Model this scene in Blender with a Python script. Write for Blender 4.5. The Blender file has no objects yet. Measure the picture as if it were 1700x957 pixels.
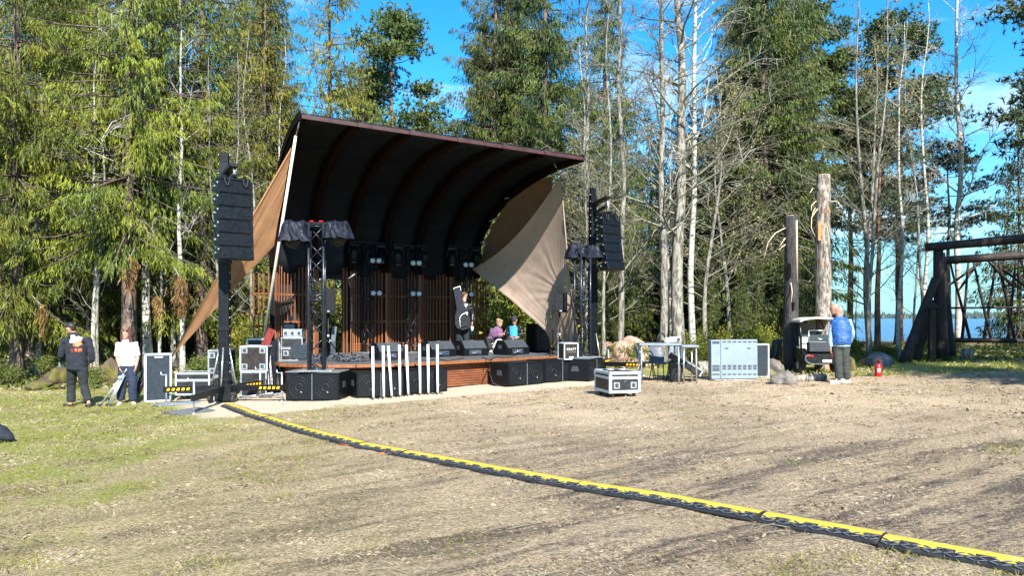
import bpy, bmesh, math, random
import numpy as np
from mathutils import Vector, Matrix, noise as mnoise

# ------------------------------------------------------------------ camera, sky, sun, exposure
SC = bpy.context.scene
COL = SC.collection
CAMZ = 1.65
F = 1260.0 / 1700.0            # focal length in picture widths
HZ = 527.0                     # row of the horizon in the 1700 px wide photograph
cam_d = bpy.data.cameras.new('camera')
cam = bpy.data.objects.new('camera', cam_d)
COL.objects.link(cam)
cam_d.sensor_width = 36.0
cam_d.lens = 36.0 * F
cam_d.shift_y = (HZ - 478.5) / 1700.0
cam_d.clip_start = 0.1
cam_d.clip_end = 6000
cam.location = (0, 0, CAMZ)
cam.rotation_euler = (math.radians(90), 0, 0)
SC.camera = cam

SUN_DIR = Vector((0.26, -0.966, 0.0)).normalized()
SUN_EL = math.radians(37.0)
SUN_AZ = math.atan2(SUN_DIR.x, SUN_DIR.y)
world = bpy.data.worlds.new('World')
SC.world = world
world.use_nodes = True
wt = world.node_tree
wt.nodes.clear()
wo = wt.nodes.new('ShaderNodeOutputWorld')
bg = wt.nodes.new('ShaderNodeBackground')
sky = wt.nodes.new('ShaderNodeTexSky')
sky.sky_type = 'NISHITA'
sky.sun_disc = False
sky.sun_elevation = SUN_EL
sky.sun_rotation = SUN_AZ
sky.air_density = 1.0
sky.dust_density = 0.4
sky.ozone_density = 1.6
hsv = wt.nodes.new('ShaderNodeHueSaturation')
hsv.inputs['Hue'].default_value = 0.495
hsv.inputs['Saturation'].default_value = 1.42
hsv.inputs['Value'].default_value = 1.0
wt.links.new(sky.outputs[0], hsv.inputs['Color'])
tint = wt.nodes.new('ShaderNodeMixRGB')
tint.blend_type = 'MULTIPLY'
tint.inputs[0].default_value = 1.0
tint.inputs[2].default_value = (0.48, 0.98, 1.14, 1)
wt.links.new(hsv.outputs[0], tint.inputs[1])
# thin cirrus over the lake
tc = wt.nodes.new('ShaderNodeTexCoord')
mp = wt.nodes.new('ShaderNodeMapping')
mp.inputs['Scale'].default_value = (1.6, 1.6, 4.5)
mp.inputs['Rotation'].default_value = (0.25, 0.3, 0.5)
wt.links.new(tc.outputs['Generated'], mp.inputs[0])
cn = wt.nodes.new('ShaderNodeTexNoise')
cn.inputs['Scale'].default_value = 2.2
cn.inputs['Detail'].default_value = 8
cn.inputs['Roughness'].default_value = 0.58
cn.inputs['Distortion'].default_value = 0.6
wt.links.new(mp.outputs[0], cn.inputs['Vector'])
cr = wt.nodes.new('ShaderNodeMapRange')
cr.inputs[1].default_value = 0.50
cr.inputs[2].default_value = 0.82
cr.inputs[3].default_value = 0.0
cr.inputs[4].default_value = 0.75
wt.links.new(cn.outputs[0], cr.inputs[0])
cm = wt.nodes.new('ShaderNodeMixRGB')
cm.inputs[2].default_value = (7.0, 7.6, 8.2, 1)
wt.links.new(cr.outputs[0], cm.inputs[0])
# the sky pales evenly toward the horizon
sep = wt.nodes.new('ShaderNodeSeparateXYZ')
wt.links.new(tc.outputs['Generated'], sep.inputs[0])
hz = wt.nodes.new('ShaderNodeMapRange')
hz.interpolation_type = 'SMOOTHSTEP'
hz.inputs[1].default_value = 0.0
hz.inputs[2].default_value = 0.30
hz.inputs[3].default_value = 0.75
hz.inputs[4].default_value = 0.0
wt.links.new(sep.outputs['Z'], hz.inputs[0])
hm = wt.nodes.new('ShaderNodeMixRGB')
hm.inputs[2].default_value = (1.7, 3.2, 4.1, 1)
wt.links.new(hz.outputs[0], hm.inputs[0])
wt.links.new(tint.outputs[0], hm.inputs[1])
wt.links.new(hm.outputs[0], cm.inputs[1])
wt.links.new(cm.outputs[0], bg.inputs[0])
bg.inputs[1].default_value = 0.10
wt.links.new(bg.outputs[0], wo.inputs[0])

sun_d = bpy.data.lights.new('sun', 'SUN')
sun_d.energy = 5.0
sun_d.angle = math.radians(0.53)
sun_d.color = (1.0, 0.955, 0.88)
sun = bpy.data.objects.new('sun', sun_d)
COL.objects.link(sun)
sd = Vector((SUN_DIR.x * math.cos(SUN_EL), SUN_DIR.y * math.cos(SUN_EL), math.sin(SUN_EL)))
sun.rotation_euler = sd.to_track_quat('Z', 'Y').to_euler()
sun.location = (10, -30, 30)

SC.view_settings.view_transform = 'Standard'
SC.view_settings.look = 'None'
SC.view_settings.exposure = 1.42
SC.view_settings.gamma = 1.0
SC.view_settings.use_curve_mapping = False
SC.render.engine = 'CYCLES'
SC.cycles.max_bounces = 6
SC.cycles.diffuse_bounces = 3
SC.cycles.glossy_bounces = 2
SC.cycles.transmission_bounces = 3
SC.cycles.transparent_max_bounces = 6
SC.cycles.use_denoising = True

# ------------------------------------------------------------------ picture <-> place
def sstep(a, b, x):
    t = min(1.0, max(0.0, (x - a) / (b - a)))
    return t * t * (3 - 2 * t)

def shore(x):
    return 52.0 + 60.0 * sstep(-4, -26, x) if x < -4 else 52.0 - 10 * sstep(12, 30, x)

def gz(x, y):
    z = 0.023 * max(-14.0, min(14.0, x))
    ys = shore(x)
    z -= 3.2 * sstep(ys - 4, ys + 12, y)
    if x < -4:
        z += (0.4 * sstep(21, 34, y) + 2.4 * sstep(32, 60, y)) * sstep(-4, -12, x)
    return z

def P(px, py, y):
    return Vector(((px - 850) / 1260 * y, y, CAMZ - (py - HZ) / 1260 * y))

def G(px, py):
    y = 15.0
    for _ in range(60):
        y = 0.5 * y + 0.5 * (CAMZ - gz((px - 850) / 1260 * y, y)) * 1260 / max(8.0, (py - HZ))
    x = (px - 850) / 1260 * y
    return Vector((x, y, gz(x, y)))

def GY(px, y):
    x = (px - 850) / 1260 * y
    return Vector((x, y, gz(x, y)))

# ------------------------------------------------------------------ mesh helper
R_ = random.Random(5)
def rot(ax=0, ay=0, az=0):
    return Matrix.Rotation(az, 3, 'Z') @ Matrix.Rotation(ay, 3, 'Y') @ Matrix.Rotation(ax, 3, 'X')

class MB:
    def __init__(s):
        s.v = []; s.f = []; s.sm = []; s.mi = []; s.m = 0
    def add(s, vs, fs, smooth=False):
        b = len(s.v)
        s.v.extend([tuple(v) for v in vs])
        for f in fs:
            s.f.append([i + b for i in f]); s.sm.append(smooth); s.mi.append(s.m)
        return s
    def box(s, c, size, R=None, b=0.0):
        c = Vector(c); hx, hy, hz = [max(1e-4, q / 2) for q in size]
        b = min(b, hx * .8, hy * .8, hz * .8)
        if b <= 0:
            vs = [Vector((x * hx, y * hy, z * hz)) for x in (-1, 1) for y in (-1, 1) for z in (-1, 1)]
            fs = [(0, 1, 3, 2), (4, 6, 7, 5), (0, 4, 5, 1), (2, 3, 7, 6), (0, 2, 6, 4), (1, 5, 7, 3)]
        else:
            vs = []; idx = {}
            for x in (-1, 1):
                for y in (-1, 1):
                    for z in (-1, 1):
                        for a in range(3):
                            p = Vector((x * (hx - (0 if a == 0 else b)), y * (hy - (0 if a == 1 else b)), z * (hz - (0 if a == 2 else b))))
                            idx[(x, y, z, a)] = len(vs); vs.append(p)
            fs = []
            def quad(L):
                p = [vs[i] for i in L]
                n = (p[1] - p[0]).cross(p[2] - p[0])
                cc = sum(p, Vector()) / len(p)
                fs.append(L if n.dot(cc) > 0 else L[::-1])
            for sgn in (-1, 1):
                quad([idx[(sgn, -1, -1, 0)], idx[(sgn, 1, -1, 0)], idx[(sgn, 1, 1, 0)], idx[(sgn, -1, 1, 0)]])
                quad([idx[(-1, sgn, -1, 1)], idx[(1, sgn, -1, 1)], idx[(1, sgn, 1, 1)], idx[(-1, sgn, 1, 1)]])
                quad([idx[(-1, -1, sgn, 2)], idx[(1, -1, sgn, 2)], idx[(1, 1, sgn, 2)], idx[(-1, 1, sgn, 2)]])
            for i in (-1, 1):
                for j in (-1, 1):
                    quad([idx[(i, j, -1, 0)], idx[(i, j, 1, 0)], idx[(i, j, 1, 1)], idx[(i, j, -1, 1)]])
                    quad([idx[(i, -1, j, 0)], idx[(i, 1, j, 0)], idx[(i, 1, j, 2)], idx[(i, -1, j, 2)]])
                    quad([idx[(-1, i, j, 1)], idx[(1, i, j, 1)], idx[(1, i, j, 2)], idx[(-1, i, j, 2)]])
                    for k in (-1, 1):
                        quad([idx[(i, j, k, 0)], idx[(i, j, k, 1)], idx[(i, j, k, 2)]])
        if R is not None:
            vs = [R @ v for v in vs]
        return s.add([v + c for v in vs], fs)
    def tube(s, pts, rad, n=8, cap=True, smooth=True, flat=1.0):
        pts = [Vector(p) for p in pts]
        if not hasattr(rad, '__len__'):
            rad = [rad] * len(pts)
        vs = []; fs = []; up = None
        for i, p in enumerate(pts):
            t = (pts[min(i + 1, len(pts) - 1)] - pts[max(i - 1, 0)])
            if t.length < 1e-9: t = Vector((0, 0, 1))
            t.normalize()
            if up is None:
                up = Vector((0, 0, 1)) if abs(t.z) < 0.9 else Vector((0, 1, 0))
                if abs(t.z) >= 0.9: up = Vector((0, -1, 0))
            a = t.cross(up)
            if a.length < 1e-6: a = t.orthogonal()
            a.normalize(); bb = a.cross(t).normalized(); up = bb
            for k in range(n):
                th = 2 * math.pi * k / n
                vs.append(p + a * (math.cos(th) * rad[i]) + bb * (math.sin(th) * rad[i] * flat))
        for i in range(len(pts) - 1):
            for k in range(n):
                k2 = (k + 1) % n
                fs.append((i * n + k, i * n + k2, (i + 1) * n + k2, (i + 1) * n + k))
        s.add(vs, fs, smooth)
        if cap:
            b = len(s.v) - len(vs)
            for L in ([b + k for k in range(n)][::-1], [b + (len(pts) - 1) * n + k for k in range(n)]):
                s.f.append(L); s.sm.append(False); s.mi.append(s.m)
        return s
    def cyl(s, p0, p1, r0, r1=None, n=12, smooth=True):
        return s.tube([p0, p1], [r0, r0 if r1 is None else r1], n, True, smooth)
    def ell(s, c, r, R=None, n=12, m=8):
        c = Vector(c); vs = []; fs = []
        if not hasattr(r, '__len__'): r = (r, r, r)
        for j in range(1, m):
            ph = math.pi * j / m
            for k in range(n):
                th = 2 * math.pi * k / n
                vs.append(Vector((r[0] * math.sin(ph) * math.cos(th), r[1] * math.sin(ph) * math.sin(th), r[2] * math.cos(ph))))
        top = len(vs); vs.append(Vector((0, 0, r[2]))); bot = len(vs); vs.append(Vector((0, 0, -r[2])))
        for j in range(m - 2):
            for k in range(n):
                k2 = (k + 1) % n
                fs.append((j * n + k, (j + 1) * n + k, (j + 1) * n + k2, j * n + k2))
        for k in range(n):
            k2 = (k + 1) % n
            fs.append((top, k, k2)); fs.append((bot, (m - 2) * n + k2, (m - 2) * n + k))
        if R is not None: vs = [R @ v for v in vs]
        return s.add([v + c for v in vs], fs, True)
    def prism(s, poly, o, ax, ay, ext, b=0):
        """poly: 2d points, laid in axes ax, ay from origin o, pushed out along ext"""
        o = Vector(o); ax = Vector(ax); ay = Vector(ay); ext = Vector(ext); n = len(poly)
        A = [o + ax * p[0] + ay * p[1] for p in poly]
        vs = A + [q + ext for q in A]
        area = sum(poly[i][0] * poly[(i + 1) % n][1] - poly[(i + 1) % n][0] * poly[i][1] for i in range(n))
        flip = (area * ax.cross(ay).dot(ext)) > 0
        f0 = list(range(n)); f1 = [i + n for i in range(n)][::-1]
        fs = [f0, f1] + [(i, i + n, (i + 1) % n + n, (i + 1) % n) for i in range(n)]
        if flip: fs = [list(f)[::-1] for f in fs]
        return s.add(vs, fs)
    def loft(s, rings, cap=True, smooth=True, closed=True):
        n = len(rings[0]); vs = [p for r in rings for p in r]; fs = []
        for i in range(len(rings) - 1):
            for k in range(n if closed else n - 1):
                k2 = (k + 1) % n
                fs.append((i * n + k, i * n + k2, (i + 1) * n + k2, (i + 1) * n + k))
        if cap and closed:
            fs.append(list(range(n))[::-1]); fs.append([(len(rings) - 1) * n + k for k in range(n)])
        return s.add(vs, fs, smooth)
    def mesh(s, name, mats):
        me = bpy.data.meshes.new(name)
        me.from_pydata(s.v, [], s.f)
        if not isinstance(mats, (list, tuple)): mats = [mats]
        for m in mats: me.materials.append(m)
        me.polygons.foreach_set('use_smooth', s.sm)
        me.polygons.foreach_set('material_index', s.mi)
        me.update()
        return me
    def build(s, name, mats, parent=None, loc=None, kind=None):
        return link(name, s.mesh(name, mats), parent, loc, kind)

def link(name, me, parent=None, loc=None, kind=None):
    o = bpy.data.objects.new(name, me)
    COL.objects.link(o)
    if parent is not None: o.parent = parent
    if loc is not None: o.location = loc
    if kind: o['kind'] = kind
    return o

def tag(o, label, cat, group=None, kind=None):
    o['label'] = label; o['category'] = cat
    if group: o['group'] = group
    if kind: o['kind'] = kind
    return o

def thing(name, label, cat, loc=(0, 0, 0), rz=0.0, group=None):
    o = bpy.data.objects.new(name, None)
    o.empty_display_size = 0.2
    COL.objects.link(o)
    o.location = loc; o.rotation_euler = (0, 0, rz)
    return tag(o, label, cat, group)

KIDS = {}
def copy_thing(o, loc, rz=0.0, label=None, scale=None, group=None):
    def cp(q, par):
        c = q.copy(); COL.objects.link(c)
        if par is not None: c.parent = par
        for ch in q.children: cp(ch, c)
        return c
    c = cp(o, None)
    c.location = loc; c.rotation_euler = (0, 0, rz)
    if label: c['label'] = label
    if group: c['group'] = group
    if scale is not None: c.scale = scale if hasattr(scale, '__len__') else (scale,) * 3
    return c

def fast_mesh(name, verts, tris_or_quads, mats, k, smooth=False, mi=None):
    """numpy arrays -> mesh; faces all with k corners"""
    me = bpy.data.meshes.new(name)
    nv = len(verts); nf = len(tris_or_quads)
    me.vertices.add(nv); me.loops.add(nf * k); me.polygons.add(nf)
    me.vertices.foreach_set('co', np.asarray(verts, dtype=np.float32).ravel())
    me.loops.foreach_set('vertex_index', np.asarray(tris_or_quads, dtype=np.int32).ravel())
    me.polygons.foreach_set('loop_start', np.arange(0, nf * k, k, dtype=np.int32))
    try:
        me.polygons.foreach_set('loop_total', np.full(nf, k, dtype=np.int32))
    except Exception:
        pass
    if not isinstance(mats, (list, tuple)): mats = [mats]
    for m in mats: me.materials.append(m)
    if smooth: me.polygons.foreach_set('use_smooth', np.ones(nf, dtype=bool))
    if mi is not None: me.polygons.foreach_set('material_index', np.asarray(mi, dtype=np.int32))
    me.update(calc_edges=True)
    return me

# ------------------------------------------------------------------ materials
class NT:
    def __init__(s, name):
        s.m = bpy.data.materials.new(name); s.m.use_nodes = True
        s.t = s.m.node_tree; s.b = s.t.nodes['Principled BSDF']; s.out = s.t.nodes['Material Output']
    def n(s, typ, **kw):
        q = s.t.nodes.new('ShaderNode' + typ)
        for k, v in kw.items():
            if k.startswith('_'): setattr(q, k[1:], v)
            else:
                key = int(k[1:]) if k[0] == 'i' and k[1:].isdigit() else k
                q.inputs[key].default_value = v
        return q
    def l(s, a, b): s.t.links.new(a, b)
    def coord(s, kind='Object'):
        if kind == 'World': return s.n('NewGeometry').outputs['Position']
        return s.n('TexCoord').outputs[kind]
    def noise(s, vec, scale, detail=4, rough=.55, dist=0.0):
        q = s.n('TexNoise', Scale=scale, Detail=detail, Roughness=rough, Distortion=dist)
        s.l(vec, q.inputs['Vector']); return q.outputs[0]
    def ramp(s, fac, a, b, lo=0., hi=1.):
        q = s.n('MapRange', i1=a, i2=b, i3=lo, i4=hi); q.interpolation_type = 'SMOOTHSTEP'
        s.l(fac, q.inputs[0]); return q.outputs[0]
    def mix(s, fac, c1, c2, mode='MIX'):
        q = s.n('MixRGB'); q.blend_type = mode
        for k, v in ((0, fac), (1, c1), (2, c2)):
            if isinstance(v, (int, float)): q.inputs[k].default_value = v
            elif isinstance(v, tuple): q.inputs[k].default_value = (v[0], v[1], v[2], 1)
            else: s.l(v, q.inputs[k])
        return q.outputs[0]
    def math(s, op, a, b=None):
        q = s.n('Math'); q.operation = op
        for k, v in ((0, a), (1, b)):
            if v is None: continue
            if isinstance(v, (int, float)): q.inputs[k].default_value = v
            else: s.l(v, q.inputs[k])
        return q.outputs[0]
    def scale(s, vec, sc, rotz=0.0):
        q = s.n('Mapping'); q.inputs['Scale'].default_value = sc; q.inputs['Rotation'].default_value = (0, 0, rotz)
        s.l(vec, q.inputs[0]); return q.outputs[0]
    def bump(s, h, strength=.3, dist=.02):
        q = s.n('Bump', Strength=strength, Distance=dist)
        s.l(h, q.inputs['Height']); s.l(q.outputs[0], s.b.inputs['Normal'])

def mul(c, k): return (c[0] * k, c[1] * k, c[2] * k)

def mat(name, col, rough=.6, metal=0.0, var=.25, sc=6.0, bump=0.0, bsc=60.0, spec=.5, stretch=None, dirt=None):
    m = NT(name)
    v = m.coord()
    if stretch: v2 = m.scale(v, stretch)
    else: v2 = v
    n1 = m.noise(v2, sc, 6, .6)
    c = m.mix(m.ramp(n1, .3, .7), mul(col, 1 - var), mul(col, 1 + var * .7))
    if dirt:
        n3 = m.noise(v, sc * .6, 5, .7)
        c = m.mix(m.ramp(n3, .52, .72, 0, .6), c, dirt)
    m.l(c, m.b.inputs['Base Color'])
    m.l(m.ramp(m.noise(v, sc * 2.7, 3), .3, .7, max(.05, rough - .12), min(1, rough + .12)), m.b.inputs['Roughness'])
    m.b.inputs['Metallic'].default_value = metal
    m.b.inputs['Specular IOR Level'].default_value = spec
    if bump:
        m.bump(m.noise(v2, bsc, 4), bump, .01)
    return m.m

M = {}
M['black_metal'] = mat('black_metal', (.005, .0058, .0075), .45, 0.0, .4, 9, spec=.3)
M['black_wood'] = mat('black_paint', (.0035, .0045, .0062), .5, 0, .35, 12, .15, 180, spec=.2)
M['array_black'] = mat('array_black', (.0038, .0054, .0078), .45, 0, .3, 7, .1, 200, spec=.22)
M['grille'] = mat('grille_black', (.004, .0055, .0078), .5, .05, .5, 26, .3, 420, spec=.25)
M['cone'] = mat('cone_grey', (.010, .012, .016), .5, 0, .3, 20)
M['case_black'] = mat('case_black_panel', (.010, .0095, .011), .5, 0, .3, 6, .12, 240, dirt=(.06, .055, .05))
M['case_brown'] = mat('case_brown_panel', (.017, .011, .010), .5, 0, .3, 6, .12, 240)
M['lid_blue'] = mat('lid_felt', (.016, .024, .035), .9, 0, .22, 14, .3, 300)
M['alu'] = mat('aluminium', (.48, .51, .54), .38, .75, .15, 10)
M['alu_white'] = mat('pale_aluminium', (.50, .56, .60), .45, .2, .12, 8)
M['steel'] = mat('steel', (.5, .51, .52), .35, .8, .2, 9)
M['white_paint'] = mat('white_paint', (.8, .8, .78), .5, 0, .07, 5)
M['offwhite'] = mat('offwhite_strap', (.66, .60, .50), .8, 0, .15, 14, .2, 90)
M['yellow'] = mat('yellow_plastic', (.50, .37, .035), .5, 0, .14, 5, .1, 80, dirt=(.42, .34, .13))
M['amber'] = mat('amber_reflector', (.95, .5, .01), .3, 0, .1, 9)
M['rubber'] = mat('black_rubber', (.013, .014, .016), .7, 0, .3, 9, .2, 120, dirt=(.085, .072, .056))
M['rubber_tread'] = mat('worn_rubber_tread', (.085, .095, .11), .45, 0, .3, 20, .2, 120, dirt=(.15, .13, .11))
M['red'] = mat('red_paint', (.42, .008, .01), .35, 0, .12, 6)
M['orange'] = mat('orange_cable', (.42, .10, .03), .5, 0, .15, 9)
M['sail'] = mat('brown_canvas', (.25, .125, .058), .9, 0, .12, 3, .25, 300)
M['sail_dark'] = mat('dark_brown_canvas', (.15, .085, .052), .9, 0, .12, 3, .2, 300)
M['sail_grey'] = mat('taupe_canvas', (.285, .210, .163), .9, 0, .1, 3, .2, 300)
M['shell'] = mat('shell_membrane', (.0065, .0085, .012), .55, 0, .35, 1.3, .15, 14, stretch=(1, 1, 6), spec=.2)
M['rib'] = mat('rib_wood', (.0075, .0032, .0025), .9, 0, .25, 4, .2, 60, spec=.08)
M['fascia'] = mat('fascia_brown', (.045, .014, .013), .5, 0, .2, 2)
M['slat'] = mat('slat_wood', (.21, .072, .022), .6, 0, .3, 3, .15, 80, stretch=(6, 6, .6))
M['skirt'] = mat('skirt_wood', (.17, .055, .022), .6, 0, .35, 3, .2, 60)
M['deck'] = mat('deck_boards', (.075, .075, .08), .75, 0, .3, 5, .2, 70)
M['backing'] = mat('wall_backing', (.014, .014, .017), .8, 0, .3, 4)
M['pvc'] = mat('pvc_cover', (.007, .0095, .018), .6, 0, .35, 6, .3, 16, spec=.18)
M['plastic_grey'] = mat('grey_plastic', (.075, .092, .11), .5, 0, .15, 7)
M['bag_grey'] = mat('grey_fabric', (.030, .036, .045), .8, 0, .2, 9, .3, 120)
M['bag_black'] = mat('black_bag', (.01, .01, .012), .35, 0, .4, 9, .3, 20)
M['red_cloth'] = mat('red_cloth', (.15, .018, .016), .9, 0, .2, 8, .3, 60)
M['lamp_glass'] = mat('lamp_glass', (.42, .45, .47), .15, 0, .1, 9)
M['lens'] = mat('lens_grey', (.16, .17, .18), .15, 0, .3, 20)
M['blue_led'] = mat('blue_jack_panel', (.04, .08, .2), .4, 0, .5, 60)
M['mat_grey'] = mat('grey_mat', (.11, .118, .125), .8, 0, .15, 4, .2, 60)
M['tabletop'] = mat('tabletop_grey', (.22, .25, .28), .5, .3, .12, 5)
M['panel_grey'] = mat('painted_steel_panel', (.185, .235, .28), .5, .1, .08, 3)
M['slot'] = mat('slot_dark', (.03, .035, .04), .7, 0, .2, 9)
M['skin'] = mat('skin', (.40, .215, .145), .55, 0, .08, 14)
M['skin_red'] = mat('ruddy_skin', (.36, .185, .14), .5, 0, .1, 14)
M['eye'] = mat('eye_dark', (.03, .02, .02), .3, 0, .2, 20)
M['lips'] = mat('lips', (.45, .15, .13), .5, 0, .1, 20)
M['hoodie'] = mat('navy_hoodie', (.009, .012, .021), .9, 0, .2, 9, .3, 90)
M['trouser_dark'] = mat('dark_trousers', (.011, .014, .015), .9, 0, .25, 8, .3, 90)
M['trouser_green'] = mat('grey_green_trousers', (.033, .038, .034), .9, 0, .2, 8, .3, 90)
M['trouser_navy'] = mat('navy_trousers', (.014, .023, .05), .9, 0, .2, 8, .3, 90)
M['tshirt'] = mat('white_tshirt', (.70, .70, .69), .9, 0, .05, 8, .3, 40)
M['shirt_blue'] = mat('pale_blue_shirt', (.24, .38, .52), .9, 0, .1, 8, .3, 50)
def vest_mat():
    m = NT('blue_quilted_vest'); v = m.coord()
    w = m.n('TexWave', Scale=6.5, Distortion=.6); w.bands_direction = 'Z'; m.l(v, w.inputs['Vector'])
    n = m.noise(v, 14, 4)
    m.l(m.mix(m.ramp(n, .3, .7), (.009, .055, .20), (.016, .095, .31)), m.b.inputs['Base Color'])
    m.b.inputs['Roughness'].default_value = .55
    m.bump(m.math('ADD', w.outputs[1], m.math('MULTIPLY', n, .5)), .3, .03)
    return m.m
M['vest'] = vest_mat()
M['shoe_light'] = mat('light_shoe', (.55, .56, .52), .7, 0, .15, 9)
M['shoe_dark'] = mat('dark_shoe', (.035, .02, .018), .6, 0, .3, 9)
M['hair_red'] = mat('auburn_hair', (.075, .024, .015), .55, 0, .3, 30, .4, 160)
M['hair_fair'] = mat('fair_hair', (.24, .155, .095), .6, 0, .25, 30, .4, 160)
M['hair_grey'] = mat('grey_hair', (.30, .27, .25), .7, 0, .2, 30, .4, 160)
M['hair_dark'] = mat('dark_hair', (.02, .015, .012), .5, 0, .3, 30, .4, 160)
M['cap'] = mat('black_cap', (.012, .014, .02), .85, 0, .2, 9, .3, 90)
M['blue_jacket'] = mat('bright_blue_fabric', (.02, .24, .68), .7, 0, .15, 9, .3, 60)
M['cream'] = mat('cream_cloth', (.68, .64, .54), .9, 0, .12, 12, .4, 40)
M['cart_body'] = mat('cart_black', (.006, .006, .008), .3, 0, .3, 5)
M['cart_roof'] = mat('cart_roof', (.52, .49, .42), .4, 0, .08, 3)
M['cut_wood'] = mat('cut_wood', (.36, .165, .055), .7, 0, .2, 12, .2, 60)
M['bare_wood'] = mat('bare_pale_wood', (.52, .40, .26), .7, 0, .25, 4, .2, 60, stretch=(5, 5, .5))
M['log'] = mat('shaded_log', (.026, .016, .013), .75, 0, .45, 5, .5, 30, stretch=(4, 4, .6))  # wood tone lowered, tree shade on the log frame put into the colour
M['twig'] = mat('grey_twig', (.17, .165, .115), .8, 0, .25, 5)
def foliage_mat(name, c_dark, c_mid, c_light, c_odd, odd=.08, trans=.2, clump=.7):
    m = NT(name)
    g = m.n('NewGeometry')
    ri = g.outputs['Random Per Island']
    oi = m.n('ObjectInfo')
    v = m.coord()
    n1 = m.noise(v, clump, 3, .6)
    c = m.mix(m.ramp(ri, 0, 1), c_dark, c_mid)
    c = m.mix(m.ramp(n1, .42, .66), c, c_light)
    ri2 = m.math('FRACT', m.math('MULTIPLY', ri, 37.7))
    n2 = m.noise(v, clump * 1.7, 2, .5)
    oddf = m.math('MULTIPLY', m.math('LESS_THAN', ri2, odd * 3.2), m.ramp(n2, .46, .6))
    c = m.mix(oddf, c, c_odd)
    h = m.n('HueSaturation', Saturation=1.0)
    m.l(m.math('ADD', m.math('MULTIPLY', oi.outputs['Random'], .02), .492), h.inputs['Hue'])
    m.l(m.math('ADD', m.math('MULTIPLY', oi.outputs['Random'], .35), .82), h.inputs['Value'])
    m.l(c, h.inputs['Color'])
    m.l(h.outputs[0], m.b.inputs['Base Color'])
    m.b.inputs['Roughness'].default_value = .55
    m.b.inputs['Specular IOR Level'].default_value = .35
    tr = m.n('BsdfTranslucent')
    m.l(h.outputs[0], tr.inputs[0])
    mx = m.n('MixShader', i0=trans)
    m.l(m.b.outputs[0], mx.inputs[1]); m.l(tr.outputs[0], mx.inputs[2]); m.l(mx.outputs[0], m.out.inputs[0])
    return m.m

M['spruce'] = foliage_mat('spruce_needles', (.020, .038, .007), (.122, .160, .015), (.235, .248, .024), (.20, .17, .05), .02)
M['spruce_dark'] = foliage_mat('dark_spruce_needles', (.014, .031, .008), (.060, .098, .015), (.120, .150, .022), (.17, .11, .035), .05)
M['spruce_yellow'] = foliage_mat('yellow_green_needles', (.040, .060, .009), (.14, .155, .014), (.25, .22, .018), (.26, .19, .025), .04)
M['pine'] = foliage_mat('pine_needles', (.035, .072, .022), (.080, .125, .03), (.13, .165, .04), (.17, .12, .04), .04)
M['pine_shaded'] = foliage_mat('shaded_pine_needles', (.022, .045, .02), (.05, .078, .028), (.08, .095, .035), (.12, .08, .04), .1)  # darker copy of the pine needles, shade put into the tones
M['shrub'] = foliage_mat('shrub_leaves', (.06, .09, .012), (.13, .16, .02), (.19, .21, .025), (.22, .17, .05), .05, .35, 1.2)
M['cover'] = foliage_mat('low_plants', (.05, .075, .014), (.12, .15, .02), (.16, .19, .03), (.22, .19, .08), .10, .3, 1.5)
M['brown_needles'] = foliage_mat('dead_needles', (.09, .042, .018), (.17, .08, .025), (.22, .13, .045), (.24, .14, .045), .1)
M['bud'] = foliage_mat('buds', (.16, .13, .05), (.30, .24, .10), (.38, .32, .16), (.3, .2, .08), .1)
M['far_green'] = foliage_mat('far_forest_green', (.035, .058, .045), (.05, .08, .06), (.07, .10, .07), (.09, .08, .06), .05, .1)

def bark_mat(name, c1, c2, c3, patches=None, sc=7):
    m = NT(name); v = m.coord()
    vs = m.scale(v, (1.6, 1.6, .35))
    n = m.noise(vs, sc, 8, .68, .4)
    c = m.mix(m.ramp(n, .42, .58), c1, c2)
    n2 = m.noise(v, 3.1, 5, .7)
    c = m.mix(m.ramp(n2, .55, .7, 0, .8), c, c3)
    if patches:
        n3 = m.noise(m.scale(v, (1, 1, .5)), 1.6, 4, .6)
        c = m.mix(m.ramp(n3, .60, .64), c, patches)
    m.l(c, m.b.inputs['Base Color'])
    m.b.inputs['Roughness'].default_value = .85
    m.bump(n, .9, .03)
    return m.m

M['bark'] = bark_mat('spruce_bark', (.05, .036, .03), (.16, .11, .085), (.22, .19, .16))
M['bark_pine'] = bark_mat('pine_bark', (.07, .04, .03), (.26, .12, .065), (.30, .17, .10))
M['bark_grey'] = bark_mat('grey_bark', (.07, .062, .05), (.25, .235, .195), (.36, .34, .29), sc=9)
M['bark_log'] = bark_mat('debarked_log', (.06, .05, .042), (.29, .25, .205), (.42, .38, .32), (.40, .19, .07), 9)
M['bark_shaded_log'] = bark_mat('shaded_standing_log', (.013, .013, .015), (.040, .036, .036), (.075, .066, .06), (.14, .06, .025), 8)  # bark darkened so its colour carries a tree's shade on the log

def birch_mat():
    m = NT('birch_bark'); v = m.coord()
    vs = m.scale(v, (1.2, 1.2, 5.0))
    n = m.noise(vs, 3.2, 6, .65, .3)
    c = m.mix(m.ramp(n, .54, .62), (.40, .385, .335), (.045, .038, .034))
    n2 = m.noise(v, 1.3, 4, .6)
    c = m.mix(m.ramp(n2, .5, .7, 0, .55), c, (.24, .24, .17))
    m.l(c, m.b.inputs['Base Color']); m.b.inputs['Roughness'].default_value = .7
    m.bump(n, .5, .02)
    return m.m
M['birch'] = birch_mat()

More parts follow.
